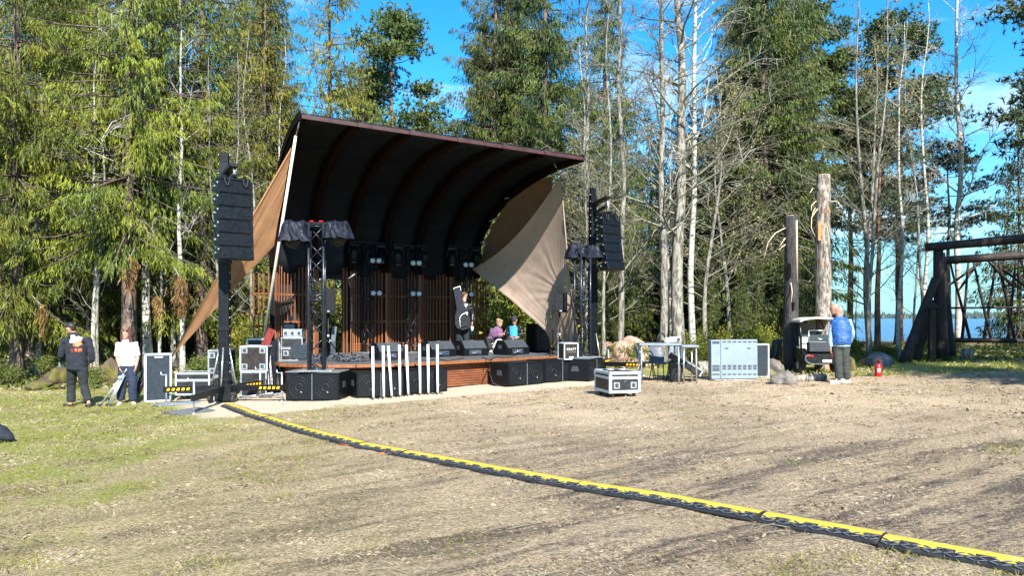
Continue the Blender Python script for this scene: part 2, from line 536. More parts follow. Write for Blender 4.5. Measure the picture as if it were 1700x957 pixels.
def rock_mat(name, c1, c2, moss, amount):
    m = NT(name); v = m.coord()
    n = m.noise(v, 3.5, 9, .65)
    c = m.mix(m.ramp(n, .3, .7), c1, c2)
    sp = m.noise(v, 60, 2, .5)
    c = m.mix(m.ramp(sp, .55, .7, 0, .5), c, mul(c2, 1.4))
    g = m.n('NewGeometry'); sx = m.n('SeparateXYZ'); m.l(g.outputs['Position'], sx.inputs[0])
    n2 = m.noise(v, 2.2, 6, .65)
    f = m.ramp(n2, amount, amount + .12)
    c = m.mix(f, c, moss)
    m.l(c, m.b.inputs['Base Color']); m.b.inputs['Roughness'].default_value = .9
    m.bump(n, .8, .05)
    return m.m
M['granite'] = rock_mat('pink_granite', (.22, .13, .10), (.50, .33, .26), (.13, .115, .022), .50)
M['grey_rock'] = rock_mat('grey_boulder', (.075, .066, .056), (.19, .165, .14), (.11, .11, .04), .58)
M['blue_rock'] = rock_mat('bluish_boulder', (.05, .06, .07), (.12, .14, .155), (.08, .09, .04), .64)
M['mossy'] = rock_mat('mossy_mound', (.045, .034, .022), (.11, .08, .045), (.10, .09, .014), .46)

def plaid_mat():
    m = NT('plaid_cloth'); v = m.coord()
    w1 = m.n('TexWave', Scale=9.0, Distortion=0.4); w1.bands_direction = 'Z'; m.l(v, w1.inputs['Vector'])
    w2 = m.n('TexWave', Scale=8.0, Distortion=0.4); w2.bands_direction = 'X'; m.l(v, w2.inputs['Vector'])
    c = m.mix(m.ramp(w1.outputs[1], .45, .6), (.02, .025, .09), (.28, .04, .06))
    c = m.mix(m.ramp(w2.outputs[1], .6, .8, 0, .7), c, (.12, .16, .30))
    m.l(c, m.b.inputs['Base Color']); m.b.inputs['Roughness'].default_value = .9
    return m.m
M['plaid'] = plaid_mat()

# ------------------------------------------------------------------ ground, lake, far shore
def gzn(x, y):
    z = 0.023 * np.clip(x, -14, 14)
    def ss(a, b, t):
        t = np.clip((t - a) / (b - a), 0, 1); return t * t * (3 - 2 * t)
    ys = np.where(x < -4, 52 + 60 * (1 - ss(-26, -4, x)), 52 - 10 * ss(12, 30, x))
    z = z - 3.2 * ss(0, 16, y - ys + 4)
    z = z + np.where(x < -4, (.4 * ss(21, 34, y) + 2.4 * ss(32, 60, y)) * (1 - ss(-12, -4, x)), 0)
    return z

SAND0 = Vector((-4.1, 14.1, 0)); SANDD = Vector((.843, .538, 0)); SANDN = Vector((-.538, .843, 0))
def ground_mat():
    m = NT('trampled_grass_ground')
    p = m.coord('World')
    sx = m.n('SeparateXYZ'); m.l(p, sx.inputs[0])
    big = m.noise(p, .23, 5, .6)
    med = m.noise(p, 1.1, 7, .65)
    fine = m.noise(p, 9, 6, .7)
    vfine = m.noise(m.scale(p, (1, 1.6, 1), .5), 38, 4, .7)
    straw = m.mix(m.ramp(vfine, .36, .64), (.135, .098, .062), (.52, .41, .265))
    straw = m.mix(m.ramp(fine, .35, .65, 0, .5), straw, (.29, .23, .165))
    brown = m.mix(m.ramp(vfine, .35, .68), (.040, .033, .028), (.18, .14, .11))
    # wheel scuffs: streaks running up to the right
    st = m.noise(m.scale(m.scale(p, (1, 1, 1), -.55), (.40, 2.3, 1)), 1.0, 7, .7, .4)
    near = m.ramp(sx.outputs['Y'], 14, 5.5)
    nb = m.math('MULTIPLY', m.ramp(st, .45, .62), m.math('ADD', m.math('MULTIPLY', near, .85), .2))
    c = m.mix(nb, straw, brown)
    c = m.mix(m.ramp(m.math('ADD', m.math('MULTIPLY', st, .5), m.math('MULTIPLY', med, .5)), .57, .66, 0, .85), c, (.05, .04, .032))
    # dark soil showing between the straw, pale chips on top
    so = m.noise(m.scale(p, (1, 1.5, 1)), 15, 8, .78, .3)
    wear = m.ramp(m.math('ADD', m.math('MULTIPLY', st, .6), m.math('MULTIPLY', med, .4)), .40, .58, .25, 1)
    c = m.mix(m.math('MULTIPLY', m.ramp(so, .49, .57, 0, .85), m.math('MULTIPLY', wear, m.ramp(sx.outputs['Y'], 17, 6, .35, 1))), c, (.048, .038, .031))
    ch = m.noise(p, 27, 4, .6)
    c = m.mix(m.ramp(ch, .62, .68, 0, .55), c, (.62, .53, .42))
    # pale worn earth toward the stage
    pale = m.math('MULTIPLY', m.ramp(big, .38, .62), m.math('MULTIPLY', m.ramp(sx.outputs['Y'], 8.5, 13), m.ramp(sx.outputs['X'], -4.5, 0)))
    c = m.mix(m.math('MULTIPLY', pale, .6), c, m.mix(m.ramp(vfine, .34, .66), (.33, .24, .155), (.66, .52, .365)))
    yl = m.ramp(m.math('ADD', sx.outputs['X'], m.math('MULTIPLY', sx.outputs['Y'], .10)), 1.5, -3.5, 0, .6)
    c = m.mix(yl, c, m.mix(m.ramp(vfine, .33, .67), (.13, .105, .045), (.44, .37, .17)))
    # green: left part of the lawn, patches elsewhere, strip by the lake
    gl = m.ramp(m.math('ADD', sx.outputs['X'], m.math('MULTIPLY', sx.outputs['Y'], .12)), 1.0, -6.5)
    gn = m.math('ADD', m.math('MULTIPLY', gl, .26), m.math('MULTIPLY', med, .62))
    gn = m.math('ADD', gn, m.math('MULTIPLY', big, .28))
    gm = m.ramp(gn, .56, .72, 0, .8)
    gr = m.ramp(m.math('ADD', sx.outputs['Y'], m.math('MULTIPLY', sx.outputs['X'], .05)), 19.3, 21.5)
    gm = m.math('MAXIMUM', gm, m.math('MULTIPLY', gr, m.ramp(med, .36, .52, .2, .85)))
    green = m.mix(m.ramp(vfine, .3, .7), (.085, .115, .012), (.24, .28, .03))
    c = m.mix(m.math('MULTIPLY', gm, m.ramp(fine, .3, .55, .25, 1)), c, green)
    # forest floor far left and under the trees
    ff = m.ramp(m.math('ADD', sx.outputs['Y'], m.math('MULTIPLY', m.math('SUBTRACT', med, .5), 5.0)), 19.6, 21.0)
    ff = m.math('MULTIPLY', ff, m.ramp(sx.outputs['X'], -3.5, -5.5))
    ff2 = m.ramp(m.math('ADD', sx.outputs['Y'], m.math('MULTIPLY', m.math('SUBTRACT', med, .5), 6.0)), 25, 28)
    ff = m.math('MAXIMUM', ff, m.math('MULTIPLY', ff2, .8))
    litter = m.mix(m.ramp(fine, .4, .62), (.055, .035, .02), (.17, .105, .055))
    litter = m.mix(m.ramp(med, .52, .64, 0, .8), litter, (.09, .10, .02))
    c = m.mix(ff, c, litter)
    c = m.mix(1.0, c, (1.15, 1.13, 1.10), 'MULTIPLY')
    # sand in front of the stage
    vd = m.n('VectorMath'); vd.operation = 'SUBTRACT'; m.l(p, vd.inputs[0]); vd.inputs[1].default_value = SAND0
    d1 = m.n('VectorMath'); d1.operation = 'DOT_PRODUCT'; m.l(vd.outputs[0], d1.inputs[0]); d1.inputs[1].default_value = SANDN
    d2 = m.n('VectorMath'); d2.operation = 'DOT_PRODUCT'; m.l(vd.outputs[0], d2.inputs[0]); d2.inputs[1].default_value = SANDD
    dn = m.math('ADD', d1.outputs['Value'], m.math('MULTIPLY', m.math('SUBTRACT', med, .5), 1.6))
    sm = m.math('MULTIPLY', m.ramp(dn, -.12, .18), m.math('MULTIPLY', m.ramp(d2.outputs['Value'], -1.9, -1.2), m.ramp(d2.outputs['Value'], 8.6, 7.6)))
    sm = m.math('MULTIPLY', sm, m.ramp(d1.outputs['Value'], 5.0, 4.0))
    sand = m.mix(m.ramp(vfine, .3, .72), (.44, .355, .25), (.64, .545, .41))
    c = m.mix(sm, c, sand)
    m.l(c, m.b.inputs['Base Color'])
    m.b.inputs['Roughness'].default_value = .95
    m.b.inputs['Specular IOR Level'].default_value = .15
    h = m.math('ADD', m.math('ADD', m.math('MULTIPLY', vfine, .5), m.math('MULTIPLY', fine, .9)), m.math('MULTIPLY', so, -.8))
    m.bump(h, .9, .05)
    return m.m
M['ground'] = ground_mat()

def axis(parts):
    out = [parts[0][0]]
    for a, b, st in parts:
        n = max(1, int(round((b - a) / st)))
        out += [a + (b - a) * (i + 1) / n for i in range(n)]
    return np.array(out)
gx = axis([(-3000, -300, 900), (-300, -60, 60), (-60, -16, 3), (-16, 16, .16), (16, 60, 3), (60, 300, 60), (300, 3000, 900)])
gy = axis([(-300, -30, 90), (-30, 3, 3), (3, 20, .13), (20, 130, 2.0), (130, 180, 10)])
XX, YY = np.meshgrid(gx, gy)
ZZ = gzn(XX, YY)
rough_ = np.zeros_like(ZZ)
for j in range(len(gy)):
    if not 3 <= gy[j] <= 20: continue
    for i in range(len(gx)):
        if -16 <= gx[i] <= 16:
            q = Vector((gx[i], gy[j], 0))
            rr = mnoise.noise(q * 1.3) * .016 + mnoise.noise(q * 4.1) * .012 + mnoise.noise(Vector((gx[i] * .5 + gy[j] * .4, -gx[i] * 1.6 + gy[j] * 2.6, 3))) * .014
            rough_[j, i] = rr * sstep(3, 4, gy[j]) * sstep(20, 18, gy[j]) * sstep(16, 14, abs(gx[i]))
ZZ = ZZ + rough_
nx, ny = len(gx), len(gy)
ii = np.arange(nx * ny).reshape(ny, nx)
quads = np.stack([ii[:-1, :-1], ii[:-1, 1:], ii[1:, 1:], ii[1:, :-1]], -1).reshape(-1, 4)
ground = link('ground', fast_mesh('ground', np.stack([XX, YY, ZZ], -1).reshape(-1, 3), quads, M['ground'], 4, True))
ground['kind'] = 'structure'

def water_mat():
    m = NT('lake_water'); p = m.coord('World')
    n = m.noise(m.scale(p, (.25, 1.0, 1)), .35, 6, .6)
    m.l(m.mix(m.ramp(n, .35, .65), (.008, .05, .14), (.014, .075, .19)), m.b.inputs['Base Color'])
    m.b.inputs['Roughness'].default_value = .22
    m.bump(m.noise(m.scale(p, (.5, 1.6, 1)), .9, 5, .65), .9, .3)
    return m.m
mb = MB(); mb.add([(-3500, 44, -1.15), (3500, 44, -1.15), (3500, 4500, -1.15), (-3500, 4500, -1.15)], [(0, 1, 2, 3)])
lake = mb.build('lake_water', water_mat()); lake['kind'] = 'structure'

rs = np.random.RandomState(3)
mb = MB(); top = []; 
for i in range(141):
    x = -1400 + i * 30; y = 1500 + 60 * math.sin(i * .31)
    h = 3.5 + 2.5 * mnoise.noise(Vector((i * .11, 0, 0))) + (3 if 60 < i < 110 else 0)
    top.append((x, y, h))
vs = []
for x, y, h in top: vs += [(x, y - 60, -1.6), (x, y, h), (x, y + 500, h + 2), (x, y + 700, -2)]
fs = []
for i in range(140):
    for k in range(3): fs.append((i * 4 + k, i * 4 + 4 + k, i * 4 + 5 + k, i * 4 + 1 + k))
mb.add(vs, fs, True)
far_hill = mb.build('far_shore_hills', M['far_green']); far_hill['kind'] = 'structure'
# wooded skyline on the far shore: small conical crowns
N = 2600
fx = rs.uniform(-1000, 2400, N); fy = 1500 + rs.uniform(-70, 260, N) + 60 * np.sin((fx + 1400) / 30 * .31)
fh = rs.uniform(9, 16, N) * (1 + .25 * np.sin(fx * .013)); fr = rs.uniform(2.5, 5, N)
vv = []; ff = []
for k in range(5):
    a = 2 * math.pi * k / 5
    vv.append(np.stack([fx + fr * math.cos(a), fy + fr * math.sin(a), np.full(N, 0.0)], -1))
vv.append(np.stack([fx, fy, fh], -1))
V = np.stack(vv, 1).reshape(-1, 3); base = np.arange(N)[:, None] * 6
T = np.concatenate([base + np.array([[k, (k + 1) % 5, 5]]) for k in range(5)])
o = link('far_shore_forest', fast_mesh('far_shore_forest', V, T, M['far_green'], 3)); o['kind'] = 'stuff'

# ------------------------------------------------------------------ foliage builders
def ribbons(base, d, length, width, rng, bend=None, taper=True):
    """leaf-sized tapered ribbons: base (n,3), unit direction d (n,3)"""
    n = len(base)
    r = rng.normal(size=(n, 3)); side = np.cross(d, r); side /= np.linalg.norm(side, axis=1, keepdims=True) + 1e-9
    L = length[:, None]; W = width[:, None]
    mid = base + d * L * .5
    tip = base + d * L
    if bend is not None: tip = tip + bend * L; mid = mid + bend * L * .25
    v = np.stack([base - side * W * .3, base + side * W * .3, mid - side * W * .5, mid + side * W * .5, tip], 1)
    b = (np.arange(n) * 5)[:, None]
    t = np.concatenate([b + np.array([[0, 1, 3]]), b + np.array([[0, 3, 2]]), b + np.array([[2, 3, 4]])])
    return v.reshape(-1, 3), t

def spruce_meshes(seed, H=20, R=3.4, z0=1.0, n_br=330, mats=('spruce',), droop=1.0, dens=46, tw=(.2, .42), wid=(.05, .1), trunk_r=.22, hang=.3, power=.8, step=.05):
    rng = np.random.RandomState(seed)
    t = np.sort(rng.uniform(0, 1, n_br) ** 1.15)
    az = rng.uniform(0, 2 * math.pi, n_br)
    zb = z0 + (H - z0) * t
    L = R * (1 - t) ** power * rng.uniform(.6, 1.12, n_br) + .25
    L *= np.where(t < .12, rng.uniform(.4, 1.0, n_br), 1)
    dirs = np.stack([np.cos(az), np.sin(az), np.zeros(n_br)], 1)
    perp = np.stack([-np.sin(az), np.cos(az), np.zeros(n_br)], 1)
    dr = droop * rng.uniform(.35, .75, n_br) * (1 - .75 * t)
    up = .25 * t
    def bpt(i, s):
        return (np.stack([np.zeros(len(i)), np.zeros(len(i)), zb[i]], 1) + dirs[i] * (L[i] * s)[:, None]
                + np.array([0, 0, 1.])[None] * (L[i] * (up[i] * s - dr[i] * s ** 1.4 + .22 * s ** 3))[:, None])
    cnt = np.maximum(3, (L * dens * .1 * rng.uniform(.6, 1.2, n_br)).astype(int))
    si = np.repeat(np.arange(n_br), cnt); ns = len(si)           # hanging branchlets
    s = rng.uniform(.10, 1, ns) ** .8
    lat = rng.uniform(-1, 1, ns) * np.minimum(.6, .36 * L[si]) * (1.12 - s)
    top = bpt(si, s) + perp[si] * lat[:, None]
    top[:, 2] -= np.abs(lat) * .30
    hl = hang * rng.uniform(.25, 1.25, ns) * (1 - .55 * t[si]) * (.55 + .6 * (1 - s))
    outw = rng.uniform(.05, .5, ns) + .5 * (s > .85)
    sdir = dirs[si] * outw[:, None] + perp[si] * (np.sign(lat) * rng.uniform(0, .35, ns))[:, None] + np.array([0, 0, -1.])[None]
    sdir /= np.linalg.norm(sdir, axis=1, keepdims=True)
    per = np.maximum(3, (hl / step).astype(int)); k = np.repeat(np.arange(ns), per); n = len(k)
    f = rng.uniform(0, 1, n)
    b = top[k] + sdir[k] * (hl[k] * f)[:, None] + rng.normal(size=(n, 3)) * .012
    d = sdir[k] * .9 + rng.normal(size=(n, 3)) * .30
    d[:, 2] -= .15
    d /= np.linalg.norm(d, axis=1, keepdims=True)
    ln = rng.uniform(tw[0], tw[1], n); wd = rng.uniform(wid[0], wid[1], n)
    V, T = ribbons(b, d, ln, wd, rng, np.array([[0, 0, -.12]]))
    crown = fast_mesh('spruce_crown', V, T, [M[q] for q in mats], 3)
    # branch wood
    mb = MB(); 
    for i in range(0, n_br):
        ss_ = np.array([0, .35, .7, .97]); pts = bpt(np.full(4, i), ss_)
        r0 = .012 + .009 * L[i]
        mb.tube([tuple(q) for q in pts], [r0, r0 * .8, r0 * .5, r0 * .15], 3, False)
    br = mb.mesh('spruce_branches', M['bark'])
    return crown, br, trunk_mesh(seed, H, trunk_r, M['bark'])

def trunk_mesh(seed, H, r, material, lean=(0, 0), flare=1.5, n=11, seg=14, top=.06, wob=.05):
    mb = MB(); pts = []; rad = []
    for i in range(seg + 1):
        q = i / seg; z = H * q ** 1.3
        pts.append((lean[0] * z + wob * mnoise.noise(Vector((seed * 3.1, z * .22, 0))) * 3 * q, lean[1] * z + wob * mnoise.noise(Vector((seed * 1.7, z * .22, 9))) * 3 * q, z - .15 * (i == 0)))
        fl = 1 + (flare - 1) * max(0, 1 - z / .9) ** 2
        rad.append(r * fl * ((1 - q ** 1.3) * (1 - top) + top) * (1 + .05 * mnoise.noise(Vector((seed, z * 1.5, 4)))))
    mb.tube(pts, rad, n)
    return mb.mesh('trunk', material)

def pine_meshes(seed, H=17, zc=8, R=3.0, n_br=46, tufts=58, mats=('pine',), blade=(.13, .24), trunk_r=.2, shape='dome', bw=.028):
    rng = np.random.RandomState(seed); mb = MB(); C = []
    for i in range(n_br):
        t = rng.uniform(0, 1) ** .8; z = zc + (H - zc) * t
        prof = math.sqrt(max(.05, 1 - (t * 1.02) ** 2.2)) if shape == 'dome' else (1 - t) ** .6 + .15
        L = R * prof * rng.uniform(.5, 1.1); az = rng.uniform(0, 2 * math.pi)
        d = np.array([math.cos(az), math.sin(az), 0]); pr = np.array([-math.sin(az), math.cos(az), 0])
        rise = rng.uniform(.02, .35) + .3 * t
        kink = rng.uniform(-.25, .25)
        pts = []
        for s in (0, .3, .6, 1):
            pts.append(np.array([0, 0, z]) + d * L * s + pr * L * kink * s * (1 - s) * 2 + np.array([0, 0, L * rise * s * s - .1 * L * s]))
        r0 = .014 + .009 * L
        mb.tube([tuple(q) for q in pts], [r0, r0 * .75, r0 * .5, r0 * .2], 4, False)
        nt = int(tufts * rng.uniform(.6, 1.2) * (L / R + .25))
        ncl = max(2, int(L * 1.6))
        for k in range(ncl):                      # clumps toward the branch end
            s = rng.uniform(.45, 1.05); j = min(2, int(s / .34)); 
            c = pts[0] + (pts[3] - pts[0]) * s + pr * rng.normal() * .28 * L * .5 + np.array([0, 0, rng.uniform(-.05, .2)])
            sub = pts[0] + (pts[3] - pts[0]) * max(0, s - .3)
            mb.tube([tuple(sub), tuple(c)], [r0 * .35, r0 * .15], 3, False)
            m_ = max(4, nt // ncl)
            C.append(c + rng.normal(size=(m_, 3)) * np.array([.34, .34, .15]) * (.75 + .12 * R))
    C = np.concatenate(C); n = len(C); K = 11
    base = np.repeat(C, K, 0); d = rng.normal(size=(n * K, 3)) + np.array([[0, 0, .55]]); d /= np.linalg.norm(d, axis=1, keepdims=True)
    ln = rng.uniform(blade[0], blade[1], n * K)
    side = np.cross(d, rng.normal(size=(n * K, 3))); side /= np.linalg.norm(side, axis=1, keepdims=True)
    w = rng.uniform(.6, 1.3, n * K)[:, None] * bw
    V = np.stack([base - side * w, base + side * w, base + d * ln[:, None]], 1).reshape(-1, 3)
    T = np.arange(n * K * 3).reshape(-1, 3)
    crown = fast_mesh('pine_crown', V, T, [M[q] for q in mats], 3)
    return crown, mb.mesh('pine_branches', M['bark']), trunk_mesh(seed, H, trunk_r, M['bark_pine'], top=.1, wob=.12)

def bare_meshes(seed, H=14, r=.13, zc=3, spread=2.2, n1=26, lean=(0, 0), material='birch', buds=0, fork=None, up=.55, twigs=5, twig_mat=None):
    rng = random.Random(seed); mb = MB(); tw = MB(); bud = []
    def trunkpos(z):
        q = (z / H)
        return Vector((lean[0] * z + .18 * mnoise.noise(Vector((seed * 3.1, z * .3, 0))) * (1 + q), lean[1] * z + .18 * mnoise.noise(Vector((seed * 1.7, z * .3, 9))) * (1 + q), z))
    pts = []; rad = []
    for i in range(17):
        z = H * (i / 16) ** 1.15
        pts.append(trunkpos(z) - Vector((0, 0, .15 if i == 0 else 0)))
        rad.append(r * (1 + .5 * max(0, 1 - z / .7) ** 2) * (1 - .9 * (i / 16) ** 1.1))
    mb.tube(pts, rad, 9)
    for i in range(n1):
        t = (i + rng.random()) / n1; z = zc + (H - zc) * t * .98
        p0 = trunkpos(z); az = rng.uniform(0, 2 * math.pi)
        L = spread * (1 - t) ** .6 * rng.uniform(.5, 1.15) + .3
        d = Vector((math.cos(az), math.sin(az), up + rng.uniform(-.25, .4))).normalized()
        rr = max(.008, .28 * r * (1 - .7 * t))
        P1 = [p0]; dd = d.copy()
        for k in range(4):
            dd = (dd + Vector((rng.uniform(-.28, .28), rng.uniform(-.28, .28), rng.uniform(-.12, .3)))).normalized()
            P1.append(P1[-1] + dd * L / 4)
        tw.tube(P1, [rr, rr * .8, rr * .6, rr * .42, rr * .2], 4, False)
        for j in range(twigs):
            a = rng.uniform(.25, 1.0); k = min(3, int(a * 4)); q0 = P1[k].lerp(P1[k + 1], a * 4 - k)
            l2 = L * rng.uniform(.25, .5); d2 = (dd + Vector((rng.uniform(-1, 1), rng.uniform(-1, 1), rng.uniform(-.5, .6)))).normalized()
            q1 = q0 + d2 * l2 * .5; d3 = (d2 + Vector((rng.uniform(-.5, .5), rng.uniform(-.5, .5), rng.uniform(-.5, .3)))).normalized()
            q2 = q1 + d3 * l2 * .5
            tw.tube([q0, q1, q2], [rr * .4, rr * .3, rr * .14], 3, False)
            for h in range(5):
                e = rng.uniform(.2, 1); w0 = q0.lerp(q2, e)
                d4 = (d3 + Vector((rng.uniform(-1, 1), rng.uniform(-1, 1), rng.uniform(-.8, .4)))).normalized()
                w1 = w0 + d4 * l2 * rng.uniform(.3, .6)
                tw.tube([w0, w1], [rr * .2 + .002, .0015], 3, False)
                if buds:
                    for _ in range(buds): bud.append(w0.lerp(w1, rng.random()))
    crown = tw.mesh('bare_branches', M[twig_mat or material])
    bm_ = None
    if bud:
        rg = np.random.RandomState(seed); B = np.array([tuple(q) for q in bud]); d = rg.normal(size=B.shape); d[:, 2] -= .4; d /= np.linalg.norm(d, axis=1, keepdims=True)
        V, T = ribbons(B, d, rg.uniform(.03, .07, len(B)), rg.uniform(.015, .03, len(B)), rg)
        bm_ = fast_mesh('buds', V, T, M['bud'], 3)
    return crown, bm_, mb.mesh('trunk', M[material])

def bush_mesh(seed, R, H, n, material, leaf=(.05, .1), lumps=9):
    rng = np.random.RandomState(seed)
    c = np.stack([rng.uniform(-R, R, lumps) * .75, rng.uniform(-R, R, lumps) * .6, rng.uniform(.25, .8, lumps) * H], 1)
    k = rng.randint(0, lumps, n)
    b = c[k] + rng.normal(size=(n, 3)) * np.array([R * .24, R * .24, H * .17])
    b[:, 2] = np.abs(b[:, 2])
    d = rng.normal(size=(n, 3)); d[:, 2] += .4; d /= np.linalg.norm(d, axis=1, keepdims=True)
    V, T = ribbons(b, d, rng.uniform(leaf[0], leaf[1], n), rng.uniform(leaf[0], leaf[1], n) * .55, rng)
    me = fast_mesh('leaves', V, T, M[material], 3)
    mb = MB()
    for q in c:
        for _ in range(2):
            a = rng.uniform(-.2, .2, 2) * R
            mb.tube([(a[0], a[1], 0), ((a[0] + q[0]) * .55 + rng.uniform(-.1, .1), (a[1] + q[1]) * .55, q[2] * .6), tuple(q + rng.normal(size=3) * .1)], [.014, .01, .004], 4, False)
    return me, mb.mesh('stems', M['twig'])

def plant(name, label, cat, loc, parts, rz=0, sc=1.0, group=None):
    t = thing(name, label, cat, loc, rz, group)
    for nm, me in parts:
        if me is not None: link(nm, me, t)
    if sc != 1.0: t.scale = (sc,) * 3 if not hasattr(sc, '__len__') else sc
    return t
def conifer(name, label, loc, ms, rz=0, sc=1.0, group=None):
    return plant(name, label, 'tree', loc, (('trunk', ms[2]), ('crown', ms[0]), ('branch', ms[1])), rz, sc, group)
def bare_tree(name, label, loc, ms, rz=0, sc=1.0, group=None):
    return plant(name, label, 'tree', loc, (('trunk', ms[2]), ('crown', ms[0]), ('foliage', ms[1])), rz, sc, group)
# ------------------------------------------------------------------ the bandshell stage
DZ = 0.62
FA = Vector((-4.31, 15.5)); FB = Vector((1.79, 19.1)); LA = Vector((-6.51, 20.6)); LB = Vector((-1.13, 24.5))
ZA, ZB = 5.734, 5.62
PROF = [(0, 0), (.12, .03), (.25, .035), (.38, -.02), (.5, -.12), (.62, -.29), (.75, -.56), (.84, -.83), (.91, -1.12), (.96, -1.42), (.99, -1.75), (1.0, -2.1), (1.0, -2.45), (1.0, -2.72)]
def shell_pt(t, q, dz, off=0.0):
    f = FA.lerp(FB, t); l = LA.lerp(LB, t)
    p = f.lerp(l, q)
    z = ZA + (ZB - ZA) * t + dz
    return Vector((p.x, p.y, z))
def prof_norm(t, i):
    a = shell_pt(t, *PROF[max(0, i - 1)]); b = shell_pt(t, *PROF[min(len(PROF) - 1, i + 1)])
    d = (b - a).normalized(); u = Vector((.85, .52, 0)).normalized()
    n = u.cross(d)
    if n.z < 0 and i < 9: n = -n
    if i >= 9:
        back = Vector((-.5, .85, 0))
        if n.dot(back) < 0: n = -n
    return n.normalized()

def wb(mb, name, mats, root, kind=None):
    L = root.location
    mb.v = [(v[0] - L[0], v[1] - L[1], v[2] - L[2]) for v in mb.v]
    return mb.build(name, mats, root, None, kind)

stage = thing('bandshell_stage', 'wooden bandshell stage with curved dark roof and slatted back wall', 'stage', (-2.2, 20.0, gz(-2.2, 20)))
NB = 6
for b in range(NB):                              # roof panels, one per bay
    mb = MB(); rings = []
    for k in range(7):
        f = k / 6; t = (b + f) / NB
        bul = math.sin(math.pi * f)
        inner = []; outer = []
        for i, (q, dz) in enumerate(PROF):
            n = prof_norm(t, i)
            lo = -.13 * bul if i == len(PROF) - 1 else 0
            p = shell_pt(t, q, dz) + n * (.10 * bul * min(1, i / 3) + .03) + Vector((0, 0, lo))
            inner.append(p); outer.append(p + n * .07)
        rings.append(inner + outer[::-1])
    mb.loft(rings)
    wb(mb, 'roof_panel', M['shell'], stage)
for b in range(NB + 1):                          # curved laminated ribs
    t = b / NB; mb = MB(); rings = []
    u = Vector((.861, .508, 0)) * (.085 if 0 < b < NB else .06)
    if b == 0: sh = Vector((.861, .508, 0)) * .06
    elif b == NB: sh = Vector((.861, .508, 0)) * -.06
    else: sh = Vector()
    for i, (q, dz) in enumerate(PROF):
        if i == 0: q = .012
        n = prof_norm(t, i); p = shell_pt(t, q, dz) + sh
        dep = .06 + .16 * min(1, i / 4)
        rings.append([p - u + n * .02, p + u + n * .02, p + u - n * dep, p - u - n * dep])
    mb.loft(rings, True, False)
    wb(mb, 'rib', M['rib'], stage)
for b in range(NB):                              # front fascia boards
    mb = MB(); rings = []
    for t in (b / NB + .001, (b + 1) / NB - .001):
        p = shell_pt(t, 0, 0); o = Vector((.5, -.86, 0))
        rings.append([p + o * .05 + Vector((0, 0, .055)), p + o * .05 + Vector((0, 0, -.025)), p + o * .002 + Vector((0, 0, -.025)), p + o * .002 + Vector((0, 0, .055))])
    mb.loft(rings, True, False); wb(mb, 'fascia_board', M['fascia'], stage)
for t, s in ((-.0035, 1), (1.0035, 1)):          # dark edge trims at both ends of the roof
    mb = MB(); rings = []
    for i, (q, dz) in enumerate(PROF):
        n = prof_norm(min(1, max(0, t)), i); p = shell_pt(t, q, dz); u = Vector((.861, .508, 0)) * .02
        rings.append([p - u + n * .13, p + u + n * .13, p + u - n * .05, p - u - n * .05])
    mb.loft(rings, True, False); wb(mb, 'edge_trim', M['rib'], stage)

# slat wall: concave bays between the ribs
WN = Vector((.587, -.81, 0))                     # toward the audience
def wall_pt(t, z, off=0.0):
    f = (t * NB) % 1.0 if 0 < t < 1 else 0.0
    p = LA.lerp(LB, t)
    d = .34 * (1 - math.sin(math.pi * f) ** .8) if 0 < t < 1 else .34
    return Vector((p.x, p.y, z)) + WN * (d - .18 + off)
def shell_bottom(t):
    f = (t * NB) % 1.0
    return ZA + (ZB - ZA) * t - 2.72 - .13 * math.sin(math.pi * f) + .03
slat_me = MB().box((0, 0, .5), (.027, .05, 1.0), None, .004).mesh('slat', M['slat'])
ang_w = math.atan2(LB.y - LA.y, LB.x - LA.x)
def px_of(p): return 850 + 1260 * p.x / p.y
per = 13
fr = [0.0, .055, .115, .185, .265, .35, .44, .53, .62, .71, .79, .865, .93]
for b in range(NB):
    for f in fr:
        t = (b + f) / NB
        if t <= 0.004: continue
        p = wall_pt(t, DZ)
        if 531 < px_of(p) < 567: continue
        s = link('slat', slat_me, stage)
        s.location = p - stage.location
        s.rotation_euler = (0, 0, ang_w + (f - .5) * 1.0)
        s.scale = (1, 1, shell_bottom(t) - DZ + .1)
for t in (-.075, -.055, -.035, -.015, 1.004, 1.02, 1.036, 1.052):     # open slat screens beyond both ends
    p = LA.lerp(LB, t); s = link('slat', slat_me, stage)
    s.location = Vector((p.x, p.y, DZ)) - stage.location; s.rotation_euler = (0, 0, ang_w); s.scale = (1, 1, 2.2)
for z in (.70, .78, .86, 1.52, 2.28):
    for t0, t1 in ((.003, .2), (.333, .997)) if z > 1 else ((.333, .997),):
        mb = MB(); rings = []
        n = int((t1 - t0) * 60)
        for k in range(n + 1):
            p = wall_pt(t0 + (t1 - t0) * k / n, z, -.05)
            rings.append([p + Vector((0, 0, .022)), p + WN * .03 + Vector((0, 0, .022)), p + WN * .03 - Vector((0, 0, .022)), p - Vector((0, 0, .022))])
        mb.loft(rings, True, False); wb(mb, 'rail', M['slat'], stage)
for z in (.72, 1.4, 2.28):
    mb = MB(); a = LA.lerp(LB, -.085); b_ = LA.lerp(LB, -.004)
    mb.tube([(a.x, a.y + .04, z), (b_.x, b_.y + .04, z)], .025, 4, True, False); wb(mb, 'rail', M['slat'], stage)
